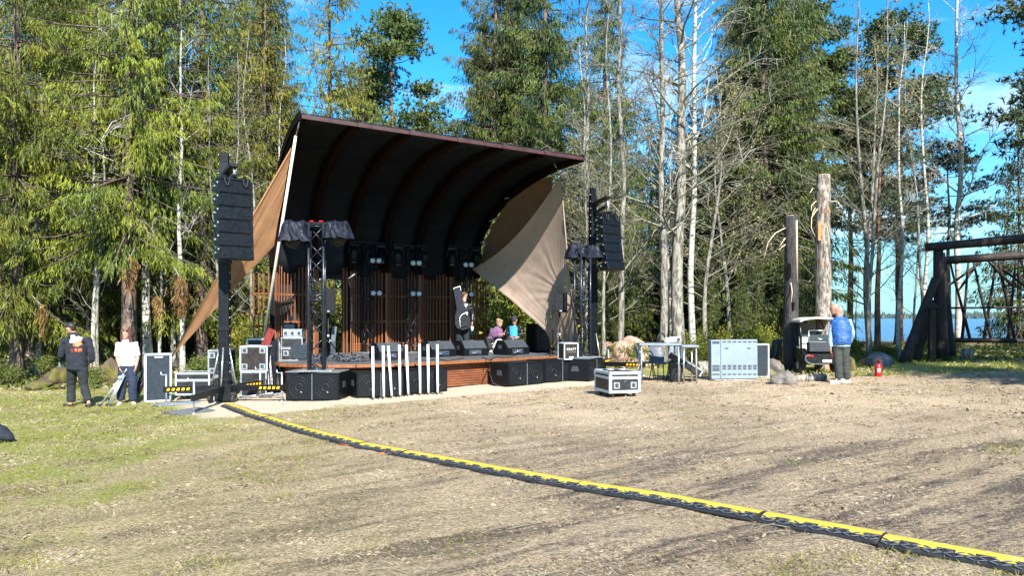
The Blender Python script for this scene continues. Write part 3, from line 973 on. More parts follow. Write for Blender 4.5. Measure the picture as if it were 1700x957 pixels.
for b in range(NB):                              # dark backing behind the slats
    lo = 0.0; hi = 1.0
    if b == 1: lo, hi = .93, .999
    if b == 5: hi = .72
    mb = MB(); rings = []
    for k in range(9):
        f = lo + (hi - lo) * k / 8; t = min(.999, max(.001, (b + f * .998 + .001) / NB))
        p0 = wall_pt(t, DZ + .02, -.34); z1 = shell_bottom(t) + .05
        p1 = Vector((p0.x, p0.y, z1)); o = WN * -.03
        rings.append([p0, p1, p1 + o, p0 + o])
    mb.loft(rings, True, False); wb(mb, 'backing_panel', M['backing'], stage)
# lintel over the opening
mb = MB(); rings = []
for k in range(11):
    t = 1 / NB + (k / 10) * .93 / NB; p0 = wall_pt(t, 2.72 + .05 * math.sin(math.pi * k / 10), -.3); p1 = Vector((p0.x, p0.y, shell_bottom(t) + .05))
    rings.append([p0, p1, p1 - WN * .05, p0 - WN * .05])
mb.loft(rings, True, False); wb(mb, 'lintel', M['backing'], stage)

# deck
DECK = [(-5.45, 17.5), (-5.15, 16.95), (-4.6, 16.62), (-4.0, 16.5), (-3.4, 16.55), (-2.8, 16.8), (-2.2, 17.2), (-1.4, 17.9), (-.3, 18.9), (.9, 20.0), (2.2, 21.2), (2.3, 22.0), (-.6, 25.0), (-7.0, 20.9)]
def inset(poly, d):
    n = len(poly); out = []
    for i in range(n):
        a = Vector(poly[i - 1]); b = Vector(poly[i]); c = Vector(poly[(i + 1) % n])
        n1 = Vector((-(b - a).y, (b - a).x)).normalized(); n2 = Vector((-(c - b).y, (c - b).x)).normalized()
        m = (n1 + n2).normalized(); k = d / max(.4, m.dot(n1))
        out.append((b.x + m.x * k, b.y + m.y * k))
    return out
def slab(poly, z0, z1):
    mb = MB(); mb.prism(poly, (0, 0, z0), (1, 0, 0), (0, 1, 0), (0, 0, z1 - z0)); return mb
wb(slab(inset(DECK, .03), DZ - .05, DZ), 'deck', M['deck'], stage)
IN = inset(DECK, .0)
mb = MB(); nF = 11
for i in range(nF):                              # edge boards of the deck front
    a = Vector((*DECK[i], 0)); b_ = Vector((*DECK[i + 1], 0)); d = (b_ - a); L = d.length; d.normalize(); nrm = Vector((d.y, -d.x, 0))
    e = MB(); e.box((a + b_) / 2 + nrm * .012 + Vector((0, 0, DZ - .042)), (L - .008, .05, .075), rot(0, 0, math.atan2(d.y, d.x)), .008)
    wb(e, 'edge_board', M['slat'], stage)
SK = inset(DECK, .16)
wb(slab(inset(DECK, .2), -.3, DZ - .06), 'skirt_panel', M['backing'], stage)
for r in range(9):                               # horizontal skirt slats
    z = .0 + r * .058; mb = MB(); rings = []
    for i in range(12):
        p = Vector((SK[i][0], SK[i][1], z)); q = inset(DECK, .195)[i]; pq = Vector((q[0], q[1], z))
        rings.append([p, pq, pq + Vector((0, 0, .046)), p + Vector((0, 0, .046))])
    mb.loft(rings, True, False); wb(mb, 'skirt_slat', M['skirt'], stage)

def Dk(px, py, z=DZ):
    y = (CAMZ - z) * 1260 / (py - HZ)
    return Vector(((px - 850) / 1260 * y, y, z))

# ------------------------------------------------------------------ canvas sails
def cloth(corners, nu, nv, edge=.0, wr=.02, seed=0, wdir=(7, 1.2), sag=(0, 0, 0), drop=0, fan=0):
    """bilinear patch A(0,0) B(1,0) C(1,1) D(0,1)"""
    A, B, C, D = [Vector(c) for c in corners]
    mb = MB(); n = ((B - A).cross(D - A))
    if n.length < 1e-6: n = (C - B).cross(D - C)
    n.normalize(); rings = []
    cen = (A + B + C + D) / 4
    for j in range(nv + 1):
        v = j / nv; row = []
        for i in range(nu + 1):
            u = i / nu
            p = A.lerp(B, u).lerp(D.lerp(C, u), v)
            eu = abs(2 * u - 1); ev = abs(2 * v - 1)
            pull = edge * (max(eu, ev) ** 4) * (1 - min(eu, ev) ** 2)
            p = p.lerp(cen, pull)
            p = p + Vector(sag) * (4 * u * (1 - u)) * (4 * v * (1 - v))
            p.z -= drop * 4 * u * (1 - u) * (1 - v) ** 2
            if fan:
                aa = math.atan2(v - .0, u - .02); bb = math.atan2(1.05 - v, u - .3)
                p = p + n * (fan * (mnoise.noise(Vector((bb * 9, 3, seed))) * sstep(.9, .1, math.hypot(u - .35, v - .95)) + .8 * mnoise.noise(Vector((u * 22, v * 1.5, seed))) * sstep(.45, 1, u)))
            w = mnoise.noise(Vector((u * wdir[0] + seed, v * wdir[1], seed * .7))) * wr + mnoise.noise(Vector((u * wdir[0] * 2.7, v * wdir[1] * 2 + seed, 5))) * wr * .45
            row.append(p + n * w)
        rings.append(row)
    mb.loft(rings, False, True, False)
    return mb

ls = thing('canvas_sail', 'brown canvas sail stretched from roof corner down behind flight cases', 'canvas sail', P(284, 595, 19))
mb = cloth([P(284, 595, 18.7), P(486, 243, 17.0), P(470, 330, 17.5), P(455, 408, 18.0)], 40, 24, .03, .035, 2, (1.2, 5))
wb(mb, 'cloth', M['sail'], ls)
mb = MB(); mb.tube([P(284, 595, 18.7), P(486, 243, 17.0)], .02, 6); wb(mb, 'hem', M['sail'], ls)
mb = MB(); mb.tube([P(486, 243, 17.0), P(493, 210, 16.4)], .012, 5); wb(mb, 'rope', M['offwhite'], ls)
mb = MB(); e = G(276, 622); mb.tube([P(284, 595, 18.7), GY(268, 18.2)], .012, 5); wb(mb, 'anchor_rope', M['offwhite'], ls)

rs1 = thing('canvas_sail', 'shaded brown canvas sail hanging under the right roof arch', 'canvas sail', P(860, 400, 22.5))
arc = [(916, 293, 20.5), (880, 304, 21.4), (850, 327, 22.3), (825, 362, 23.1), (806, 400, 23.8), (798, 436, 24.1)]
low = [(917, 330, 20.5), (900, 350, 21.4), (868, 390, 22.3), (838, 420, 23.1), (815, 440, 23.8), (799, 450, 24.1)]
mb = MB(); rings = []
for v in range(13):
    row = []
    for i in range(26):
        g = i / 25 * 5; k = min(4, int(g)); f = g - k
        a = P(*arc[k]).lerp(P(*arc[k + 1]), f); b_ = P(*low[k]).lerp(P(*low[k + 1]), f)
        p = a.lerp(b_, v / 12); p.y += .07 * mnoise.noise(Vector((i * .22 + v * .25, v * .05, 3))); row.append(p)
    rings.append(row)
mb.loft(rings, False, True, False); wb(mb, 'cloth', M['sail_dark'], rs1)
for (a, b_) in zip(arc[:-1], [(905, 287, 20.6), (868, 303, 21.6), (838, 330, 22.4), (812, 368, 23.3), (797, 404, 23.9)]):
    mb = MB(); mb.tube([P(*a), P(*b_)], .01, 4); wb(mb, 'lacing_rope', M['offwhite'], rs1)

rs2 = thing('canvas_sail', 'large taupe canvas sail half in sunlight beside right end of stage', 'canvas sail', P(900, 500, 20.6))
A_, B_, C_, E_ = P(931, 291, 20.0), P(783, 447, 23.4), P(905, 549, 20.9), P(945, 462, 20.3)
mb = cloth([A_, B_, C_, E_], 90, 80, .03, .025, 7, (1.3, 5), (.05, .30, 0), .34, .022)
wb(mb, 'cloth', M['sail_grey'], rs2)
mb = cloth([E_ + Vector((0, .03, 0)), C_ + Vector((0, .03, 0)), P(936, 604, 22.2), P(965, 602, 20.9)], 30, 30, .02, .05, 9, (6, 1.0))
wb(mb, 'lower_panel', M['sail_grey'], rs2)
mb = MB(); mb.tube([A_, P(919, 270, 20.0)], .012, 5); wb(mb, 'rope', M['offwhite'], rs2)
mb = MB(); mb.tube([A_, E_, P(965, 602, 20.9)], .015, 5); wb(mb, 'hem', M['sail_grey'], rs2)

gp = G(426, 641)
pole = thing('guy_pole', 'long white pole leaning from roof corner down to the ground', 'pole', gp)
mb = MB(); top_ = P(491, 226, 15.9)
mb.tube([gp + Vector((0, 0, .03)), gp.lerp(top_, .5), top_], [.032, .034, .03], 8); wb(mb, 'tube', M['offwhite'], pole)
mb = MB(); mb.tube([gp + Vector((0, 0, .06)), gp + Vector((-.06, -.02, .05)), gp + Vector((-.12, -.03, .08))], .03, 6); wb(mb, 'foot', M['white_paint'], pole)
mb = MB(); mb.tube([top_, P(495, 212, 15.7), P(497, 202, 15.6)], .014, 5); wb(mb, 'hook', M['steel'], pole)
ROPE_END = P(466, 378, 16.6)

# ------------------------------------------------------------------ speakers
def fplace(pl, pr, depth, on=None):
    a = G(*pl) if on is None else Dk(pl[0], pl[1], on); b = G(*pr) if on is None else Dk(pr[0], pr[1], on)
    d = b - a; rz = math.atan2(d.y, d.x); w = math.hypot(d.x, d.y)
    c = (a + b) / 2 + Vector((-math.sin(rz), math.cos(rz), 0)) * depth / 2
    c.z = min(a.z, b.z) if on is None else on
    return c, rz, w

def subwoofer(label, c, rz, w, d=.75, h=.6, lid=False, group='subwoofers lined up before the stage'):
    t = thing('subwoofer', label, 'subwoofer', c, rz, group)
    mb = MB(); mb.box((0, 0, .02 + (h - .02) / 2), (w, d, h - .02), None, .012); 
    mb.box((-w * .35, 0, .012), (.08, d * .9, .024)); mb.box((w * .35, 0, .012), (.08, d * .9, .024))
    mb.build('cabinet', M['black_wood'], t)
    for s in (-1, 1):
        mb = MB(); mb.box((s * w * .245, -d / 2 - .008, h * .5), (w * .465, .02, h * .86), None, .006); mb.build('grille', M['grille'], t)
        g = MB(); cy = -d / 2 - .020
        for rr, ww in ((.215, .010), (.15, .007), (.075, .02)):
            ring = []
            for k in range(28):
                a = 2 * math.pi * k / 28
                ring.append(Vector((s * w * .245 + rr * math.cos(a), cy, h * .5 + rr * math.sin(a))))
            g.tube(ring + [ring[0]], ww * .5, 4, False, True, .5)
        g.build('cone', M['cone'], t)
        q = MB(); q.box((s * w * .245 + .05, -d / 2 - .0205, h * .33), (.035, .005, .02), rot(0, .5, 0)); q.build('badge', M['alu'], t)
    mb = MB(); mb.box((0, -d / 2 - .016, h / 2), (.02, .02, h * .93)); mb.build('divider', M['plastic_grey'], t)
    for s in (-1, 1):
        hd = MB(); hd.prism([(-.11, -.06), (.11, -.06), (.07, .07), (-.07, .07)], (s * (w / 2 + .001), 0, h * .55), (0, 1, 0), (0, 0, 1), (s * .006, 0, 0)); hd.build('handle', M['slot'], t)
    if lid:
        mb = MB(); mb.box((0, 0, h + .012), (w + .02, d + .02, .022), None, .004); mb.build('lid', M['mat_grey'], t)
    return t
SUBS = []
c, rz, w = fplace((474, 667), (563, 665.5), .75); SUBS.append(subwoofer('double subwoofer with pale board on top under front truss tower', c, rz, w, .75, .6, True)); SUBL = (c, rz, w)
c, rz, w = fplace((592, 663), (671, 657.5), .7); subwoofer('double subwoofer between the boarded one and middle of white tubes', c, rz, w, .7, .56)
c, rz, w = fplace((673, 656.8), (743, 651), .7); subwoofer('double subwoofer behind the right half of the white tubes', c, rz, w, .7, .56)
c, rz, w = fplace((845, 643), (903, 637.5), .75); subwoofer('double subwoofer with its left side showing below rightmost stage monitor', c, rz, w, .75, .56)
c, rz, w = fplace((904.5, 637.3), (961, 632), .75); subwoofer('double subwoofer carrying the lettered case before stage right end', c, rz, w, .75, .56); SUBM = (c, rz, w)
c, rz, w = fplace((978, 634.5), (1001, 629), .75); subwoofer('turned subwoofer with flat plate beneath right truss tower', c, rz, w, .75, .56, True); SUBR = (c, rz, w)

def line_array(label, top, rz, curve, W=.76, Dp=.5, ch=.262, n=6):
    t = thing('line_array_speaker', label, 'loudspeaker', top, rz, 'line arrays hung on the towers')
    f = MB(); f.box((0, 0, -.02), (W * .92, Dp * .8, .06), None, .01)
    f.box((-W * .3, 0, .02), (.05, Dp * .9, .05)); f.box((W * .3, 0, .02), (.05, Dp * .9, .05)); f.box((0, 0, .05), (.08, Dp, .05))
    f.build('bumper_frame', M['black_metal'], t)
    for s in (-.27, .27):
        q = MB(); pts = [(s * W + .05 * math.sin(a), -Dp * .5 - .03 - .02 * math.cos(a), -.02 - .19 * (1 - abs(a) / 1.57)) for a in (-1.57, -.9, -.3, .3, .9, 1.57)]
        q.tube(pts, .013, 5, False); q.build('strap_loop', M['rubber'], t)
    p = Vector((0, -Dp / 2, -.06)); ang = 0.0
    for k in range(n):
        ang += curve
        R = rot(-ang, 0, 0)
        c = p + R @ Vector((0, Dp / 2, -ch / 2))
        cab = MB(); 
        prof = [(-Dp / 2, -ch / 2 + .004), (Dp / 2, -ch / 2 + .03), (Dp / 2, ch / 2 - .03), (-Dp / 2, ch / 2 - .004)]
        e = MB(); e.prism(prof, (-W / 2, 0, 0), (0, 1, 0), (0, 0, 1), (W, 0, 0))
        cab.add([R @ Vector(v) + c for v in e.v], e.f)
        o = cab.build('speaker_cabinet', M['array_black'], t)
        g = MB(); g.box(c + R @ Vector((0, -Dp / 2 - .008, 0)), (W * .97, .016, ch * .9), R, .006); g.build('grille', M['array_black'], o)
        l_ = MB()
        for s in (-1, 1):
            l_.box(c + R @ Vector((s * (W / 2 + .008), -Dp / 2 + .04, ch * .28)), (.02, .03, .035), R)
            l_.box(c + R @ Vector((s * (W / 2 + .008), Dp / 2 - .08, ch * .1)), (.02, .03, .035), R)
        l_.build('rigging_pin', M['alu'], o)
        p = p + R @ Vector((0, 0, -ch - .003))
    return t
MB0 = G(373, 668)
ltop = P(387, 297, 15.4)
line_array('tall black line array on the near tower beside brown sail', ltop, math.radians(40), math.radians(.8), .69, .30, .264)
MR = GY(984, 21.2)
rtop = P(1008, 357, 20.4)
line_array('curved black line array on far tower among bare birches', rtop, math.radians(40), math.radians(2.2), .69, .30, .238)

def beam_between(a, b, w, h, mb=None):
    mb = mb or MB(); a = Vector(a); b = Vector(b); d = b - a; L = d.length
    rz = math.atan2(d.y, d.x); ry = -math.asin(max(-1, min(1, d.z / L)))
    mb.box((a + b) / 2, (L, w, h), rot(0, 0, rz) @ rot(0, ry, 0), .006)
    return mb
def tower(label, base, ztop, arm_to, feet, stickers, rz):
    t = thing('lifting_tower', label, 'speaker tower', base, 0, 'lifting towers for the line arrays')
    R = rot(0, 0, rz); H = ztop - base.z
    mb = MB(); mb.box((0, 0, .1 + H * .29), (.215, .20, H * .58), R, .012); mb.build('lower_mast', M['array_black'], t)
    mb = MB(); mb.box((0, 0, .1 + H * .79), (.18, .17, H * .42 - .005), R, .012); mb.build('upper_mast', M['black_metal'], t)
    mb = MB(); mb.box((0, 0, .2), (.34, .34, .34), R, .02); mb.build('base_block', M['black_metal'], t)
    for z in (.48, 1.55, H * .58 + .08):
        mb = MB(); mb.box((0, 0, z), (.25, .235, .09), R, .01); mb.build('collar', M['black_metal'], t)
    mb = MB()
    for k in range(int(H / .19)):
        for s in (-1, 1):
            mb.cyl(R @ Vector((s * .1, -.05, .45 + k * .19)), R @ Vector((s * .125, -.05, .45 + k * .19)), .013, None, 6)
    mb.build('bolt', M['alu'], t, None, 'stuff')
    a0 = Vector((0, 0, H - .18)); a1 = Vector(arm_to) - Vector(base); a1.z = H - .10
    m2 = beam_between(a0 - (a1 - a0).normalized() * .15, a1 + (a1 - a0).normalized() * .1, .16, .07); beam_between(a0 - Vector((0, 0, .26)), a1 - Vector((0, 0, .22)), .1, .06, m2)
    m2.build('arm', M['black_metal'], t)
    mb = MB(); mb.box((0, 0, H + .12), (.165, .1, .34), R, .01); mb.build('head_plate', M['array_black'], t)
    mb = MB(); q = Vector(arm_to) - Vector(base); mb.tube([a1 - Vector((0, 0, .03)), (a1 + q) / 2 + Vector((.03, 0, 0)), q + Vector((0, 0, .04))], .022, 6); mb.build('shackle', M['alu'], t)
    for i, f in enumerate(feet):
        f = Vector(f) - Vector(base); e = Vector((f.x, f.y, .30 + f.z)); s0 = Vector((f.x, f.y, 0)).normalized() * .12 + Vector((0, 0, .30))
        ob = beam_between(s0, e + (e - s0).normalized() * .05, .09, .12).build('outrigger', M['black_metal'], t)
        jk = MB(); jk.cyl(Vector((e.x, e.y, f.z + .02)), Vector((e.x, e.y, .62 + f.z)), .022, None, 8); jk.cyl(Vector((e.x, e.y, f.z)), Vector((e.x, e.y, f.z + .025)), .075, None, 10)
        jk.tube([(e.x, e.y, .60 + f.z), (e.x - .09, e.y - .03, .61 + f.z), (e.x - .1, e.y - .03, .68 + f.z)], .014, 6)
        jk.build('jack', M['steel'], ob)
        d = (e - s0).normalized(); nrm = Vector((d.y, -d.x, 0)).normalized()
        if nrm.y > 0: nrm = -nrm
        if stickers:
            st_me = None
            for k in range(5):
                st = MB(); c0 = e - d * (.06 + .1 * k) + nrm * .0465
                st.prism([(-.035, -.025), (.02, -.025), (.035, .025), (-.02, .025)], c0, d if d.x > 0 else -d, (0, 0, 1), nrm * .004)
                st.build('reflector', M['amber'], ob)
        b2 = MB(); b2.tube([s0 * 2.2 + Vector((0, 0, -.30)), Vector((s0.x * .9, s0.y * .9, 1.15))], .018, 6); b2.build('brace', M['steel'], t)
    for s in (-1, 1):
        w_ = MB(); w_.cyl((s * .24 - .03, -.16, .09), (s * .24 + .03, -.16, .09), .085, None, 14); w_.box((s * .24, -.12, .19), (.1, .12, .06)); w_.build('caster', M['rubber'], t)
    return t
tower('black lifting tower with yellow marked outriggers standing on the lawn', MB0, 4.82, ltop, [G(276, 671), G(322, 688), G(468, 668), GY(432, 17.0)], True, math.radians(8))
tower('black lifting tower behind turned subwoofer near birch trunks', MR, P(984, 330, 21.2).z, rtop, [GY(1068, 20.2), GY(960, 22.4), GY(1010, 22.6)], True, math.radians(30))

# ------------------------------------------------------------------ trusses, lights, covers
def truss(label, base, H, rz, w=.3, r=.024, plate=True, material='black_metal', group='truss towers on the stage', bay=.32, light=None):
    t = thing('truss_tower', label, 'truss', base, rz, group)
    h = w / 2 - r
    for sx in (-1, 1):
        for sy in (-1, 1):
            mb = MB(); mb.cyl((sx * h, sy * h, .02), (sx * h, sy * h, H), r, None, 8); mb.build('chord', M[material], t)
    n = max(2, int(H / bay)); br = r * .5
    for a, b_ in (((-1, -1), (1, -1)), ((1, -1), (1, 1)), ((1, 1), (-1, 1)), ((-1, 1), (-1, -1))):
        mb = MB(); pts = []
        for k in range(n + 1):
            q = a if k % 2 == 0 else b_
            pts.append(Vector((q[0] * h, q[1] * h, .05 + (H - .1) * k / n)))
        for k in range(n): mb.cyl(pts[k], pts[k + 1], br, None, 5)
        for z in (.05, H * .5 - .05, H * .5 + .05, H - .04): mb.cyl((a[0] * h, a[1] * h, z), (b_[0] * h, b_[1] * h, z), br * 1.2, None, 5)
        mb.build('lacing', M[light or material], t)
    if plate:
        mb = MB(); mb.box((0, 0, .01), (w * 1.9, w * 1.9, .02), None, .004); mb.build('base_plate', M['alu'], t)
    return t
M['truss_front'] = mat('black_truss', (.02, .024, .035), .28, .35, .3, 9)
tl = SUBL[0] + Vector((.08, -.08, .625)); tl.x = (526 - 850) / 1260 * tl.y
trL = truss('tall black box truss on left subwoofer carrying two wrapped lamps', tl, P(526, 374, tl.y).z - tl.z, math.radians(8), .36, .028, True, 'truss_front', light='truss_front')
tr = SUBR[0] + Vector((0, -.05, .585)); tr.x = (967 - 850) / 1260 * tr.y
trR = truss('black box truss on turned subwoofer before the far line array', tr, P(967, 412, tr.y).z - tr.z, math.radians(30), .34, .026, True, 'truss_front', light='truss_front')
rear = [(508, 584.5, 405), (611, 586, 405), (683, 585.5, 410), (771, 583, 412)]
RT = []
names = ['second', 'third', 'fourth', 'fifth']
where = ['behind the front truss by guitar case', 'in front of slat wall by microphone stand', 'in middle of slat wall behind the gap between monitors', 'beside the person with the guitar bag']
for (px, py, pt), wh in zip(rear, where):
    b_ = Dk(px, py); H = P(px, pt, b_.y).z - DZ
    RT.append((truss('black stage truss ' + wh, b_, H, ang_w, .29, .022, True, light='truss_front'), b_, H))
    t = RT[-1][0]
    mb = MB(); mb.box((0, 0, H + .03), (1.15, .05, .05), None, .006); mb.build('crossbar', M['black_metal'], t)

def moving_head(label, p, rz, tilt, covered=False):
    t = thing('moving_head_light', label, 'stage light', p, rz, 'moving head lights hung on trusses')
    mb = MB(); mb.box((0, 0, -.06), (.30, .20, .10), None, .02); mb.tube([(-.06, 0, -.01), (-.06, 0, .03)], .02, 6); mb.build('base', M['array_black'], t)
    for s in (-1, 1):
        y = MB(); y.tube([(s * .05, 0, -.11), (s * .15, 0, -.16), (s * .155, 0, -.34)], .03, 6); y.build('yoke_arm', M['array_black'], t)
    R = rot(tilt, 0, 0); c = Vector((0, 0, -.34))
    hd = MB(); rings = []
    for z, r in ((-.2, .085), (-.17, .115), (0, .125), (.12, .115), (.19, .07)):
        rings.append([c + R @ Vector((r * math.cos(2 * math.pi * k / 14), r * math.sin(2 * math.pi * k / 14), z)) for k in range(14)])
    hd.loft(rings); hd.build('head', M['array_black'], t)
    ln = MB(); ln.cyl(c + R @ Vector((0, 0, -.203)), c + R @ Vector((0, 0, -.215)), .08, None, 14); ln.build('lens', M['lens'], t)
    return t
hl = ['left of the hidden truss behind the front truss', 'right of the hidden truss behind the front truss', 'left of the truss nearest the microphone stand', 'right of the truss nearest the microphone stand',
      'left of the truss in the middle of the slat wall', 'right of the truss in the middle of the slat wall', 'left of the truss above the guitar bag', 'right of the truss near the shaded sail']
k = 0
for i, (t, b_, H) in enumerate(RT):
    for s in (-1, 1):
        u = Vector((math.cos(ang_w), math.sin(ang_w), 0))
        moving_head('black moving head light hanging ' + hl[k], b_ + u * s * .43 + Vector((0, 0, H - .0)), ang_w - .3 + .25 * ((k * 7) % 3 - 1), (.5 if k % 2 else .15) * (1 if k % 3 else -1)); k += 1

def twin_lamp(label, p, rz):
    t = thing('twin_stage_lamp', label, 'stage light', p, rz, 'pairs of round lamps on the rear trusses')
    mb = MB(); mb.box((0, .04, 0), (.36, .08, .17), None, .015); mb.tube([(0, .08, 0), (0, .2, 0)], .02, 6); mb.build('housing', M['black_metal'], t)
    for s in (-1, 1):
        l_ = MB(); l_.ell((s * .088, -.005, 0), (.072, .03, .072), None, 16, 8); l_.build('lamp', M['lamp_glass'], t)
    return t
tw = [((518, 429), 'upper pair of round lamps seen through the front truss'), ((624, 433), 'upper pair of round lamps above the microphone stand side truss'), ((691, 437), 'upper pair of round lamps on middle truss'), ((778, 440), 'upper pair of round lamps near shaded sail'),
      ((519, 486), 'lower pair of round lamps seen through front truss'), ((625, 487), 'lower pair of round lamps right of microphone stand'), ((691, 488), 'lower pair of round lamps on middle truss'), ((778, 489), 'lower pair of round lamps behind the head of guitar carrier')]
for i, ((px, py), lb) in enumerate(tw):
    b_ = RT[i % 4][1]
    twin_lamp('white faced ' + lb, P(px, py, b_.y - .26), .3)

def cover(label, c, sx, sy, sz, rz, seed):
    """crinkled plastic rain cover pulled over a moving head"""
    t = thing('rain_cover', label, 'rain cover', c, rz, 'plastic rain covers over lamps')
    mb = MB(); rings = []; n = 36
    for j, (k, z) in enumerate(((.02, .97), (.28, .99), (.52, .97), (.66, .92), (.72, .74), (.79, .54), (.87, .34), (.97, .14), (1.04, .0), (1.0, -.02))):
        ring = []
        for i in range(n):
            a = 2 * math.pi * i / n
            ca, sa = math.cos(a), math.sin(a)
            sq = 1 / max(abs(ca), abs(sa)) ** .55
            f = k * sq * .93 * (1 + .16 * mnoise.noise(Vector((ca * 2.2 + seed, sa * 2.2, z * 1.2))) + (.13 * mnoise.noise(Vector((ca * 5 + seed, sa * 5, z * 3))) + .09 * mnoise.noise(Vector((ca * 11 + seed, sa * 11, z * 7)))) * min(1, j / 3))
            ring.append(Vector((ca * sx * f, sa * sy * f, z * sz * (1 + .22 * mnoise.noise(Vector((ca * 2.5 * k, sa * 2.5 * k + seed, 1)))) + (.10 * sz * mnoise.noise(Vector((ca * 4, sa * 4 + seed, 9))) if j > 6 else 0))))
        rings.append(ring)
    mb.loft(rings, False, False); mb.build('sheet', M['pvc'], t)
    hd = MB(); hd.ell((0, 0, .02), (sx * .55, sy * .6, .18), None, 14, 8); hd.build('lamp_head', M['black_metal'], t)
    return t
cover('dark blue crinkled rain cover left of front truss top', P(489, 401, 15.85), .34, .3, .42, .15, 1)
cover('dark blue crinkled rain cover right of front truss top', P(561, 397, 15.95), .33, .3, .36, -.15, 4)
cover('black rain cover over lamp at stage side of right truss', P(957, 429, 19.6), .32, .3, .36, .1, 8)
cover('blue black rain cover over lamp between right truss and line array', P(982, 429, 20.0), .3, .3, .34, .3, 12)
mb = MB(); o = thing('crossbar_clamp', 'black crossbar with red clamps on top of front truss', 'clamp bar', P(526, 373, tl.y))
MB().box((0, 0, .02), (.5, .08, .06), None, .01).build('bar', M['black_metal'], o)
for s in (-.1, .1): MB().box((s, -.03, .06), (.09, .07, .03), None, .008).build('clamp', M['red'], o)

# ------------------------------------------------------------------ stage monitors, cases, stage gear
def monitor(label, pl, pr, h=.40):
    c, rz, w = fplace(pl, pr, .55, DZ)
    t = thing('stage_monitor', label, 'stage monitor', c, rz, 'wedge monitors along the stage front')
    prof = [(-.275, 0), (.20, 0), (.275, .08), (.10, h), (-.10, h), (-.275, .19)]
    MB().prism(prof, (-w / 2, 0, 0), (0, 1, 0), (0, 0, 1), (w, 0, 0)).build('cabinet', M['array_black'], t)
    for s in (-1, 1):
        MB().prism([(q[0] * 1.02, q[1] * 1.01 + .001) for q in prof], (s * (w / 2) - (.0 if s > 0 else .012), 0, 0), (0, 1, 0), (0, 0, 1), (.012, 0, 0)).build('side_panel', M['black_wood'], t)
        MB().prism([(-.06, -.05), (.06, -.05), (.06, .05), (-.06, .05)], (s * (w / 2 + .013), 0, .22), (0, 1, 0), (0, 0, 1), (s * .004, 0, 0)).build('handle', M['slot'], t)
    a = math.atan2(h - .19, .175)
    MB().box((0, -.19, (h + .19) / 2 + .004), (w * .92, .27, .012), rot(a, 0, 0), .004).build('back_panel', M['bag_grey'], t)
    jp = MB(); jp.box((-.03, -.279, .10), (w * .5, .008, .12)); jp.build('jack_panel', M['slot'], t)
    rr = random.Random(int(c.x * 100))
    for k in range(7):
        q = MB(); q.cyl((-.03 + w * rr.uniform(-.22, .22), -.284, .1 + rr.uniform(-.04, .04)), (-.03 + w * rr.uniform(-.22, .22), -.30, .09 + rr.uniform(-.04, .04)), .014, None, 6)
        q.build('plug', M['lens'] if k % 3 == 0 else M['blue_led'], t)
    MB().box((0, -.06, h + .004), (.1, .05, .01)).build('badge', M['alu'], t)
    return t
monitor('wedge monitor nearest the microphone stand, behind white tubes', (629, 598.5), (671, 597))
monitor('wedge monitor right of the last white tube', (716, 594), (757, 592))
monitor('wedge monitor in front of the seated woman', (771, 592), (810, 590.5))
monitor('rightmost wedge monitor, before the seated person in blue', (843, 590.5), (878, 588.5))

def flight_case(label, c, rz, w, d, h, name='flight_case', panel='case_black', lid=.0, caster=0.0, latches=2, group='flight cases around the stage', cat='flight case', frame='alu', e=.028, handles=()):
    t = thing(name, label, cat, c, rz, group); z0 = caster
    MB().box((0, 0, z0 + h / 2), (w - .012, d - .012, h - .012), None, .004).build('panel', M[panel], t)
    fr_ = MB()
    for sy in (-1, 1):
        for sz in (0, 1):
            fr_.box((0, sy * (d / 2 - e / 2), z0 + (e / 2 if sz == 0 else h - e / 2)), (w - 2 * e - .004, e + .006, e + .006), None, .004)
    for sx in (-1, 1):
        for sz in (0, 1): fr_.box((sx * (w / 2 - e / 2), 0, z0 + (e / 2 if sz == 0 else h - e / 2)), (e + .006, d - 2 * e - .004, e + .006), None, .004)
        for sy in (-1, 1): fr_.box((sx * (w / 2 - e / 2), sy * (d / 2 - e / 2), z0 + h / 2), (e + .006, e + .006, h - 2 * e - .004), None, .004)
    if lid: 
        for sy in (-1, 1): fr_.box((0, sy * (d / 2), z0 + h - lid), (w - 2 * e - .004, .012, .05), None, .003)
        for sx in (-1, 1): fr_.box((sx * (w / 2), 0, z0 + h - lid), (.012, d - 2 * e - .004, .05), None, .003)
    fr_.build('edge_frame', M[frame], t)
    cme = MB().box((0, 0, 0), (e * 1.75, e * 1.75, e * 1.75), None, e * .45).mesh('corner', M['alu'])
    for sx in (-1, 1):
        for sy in (-1, 1):
            for sz in (0, 1):
                link('corner', cme, t, (sx * (w / 2 - e * .55), sy * (d / 2 - e * .55), z0 + (e * .55 if sz == 0 else h - e * .55)))
    cat_me = MB().box((0, 0, 0), (.13, .014, .13), None, .006).mesh('catch', M['alu'])
    cat_in = MB().box((0, -.009, 0), (.07, .006, .08), None, .003).mesh('recess', M['slot'])
    for (hx, hz) in handles:
        q = link('catch', cat_me, t, (hx * w, -d / 2 - .006, z0 + hz * h)); link('recess', cat_in, q)
    if caster:
        wh = MB().cyl((-.02, 0, -.0), (.02, 0, 0), .045, None, 12).mesh('caster', M['rubber'])
        for sx in (-1, 1):
            for sy in (-1, 1): link('caster', wh, t, (sx * (w / 2 - .1), sy * (d / 2 - .1), .045))
            hb = MB()
            for sy in (-1, 1): hb.box((sx * (w / 2 - .1), sy * (d / 2 - .1), (z0 + .06) / 2 + .02), (.08, .08, .02))
            hb.build('caster_plate', M['steel'], t)
    return t
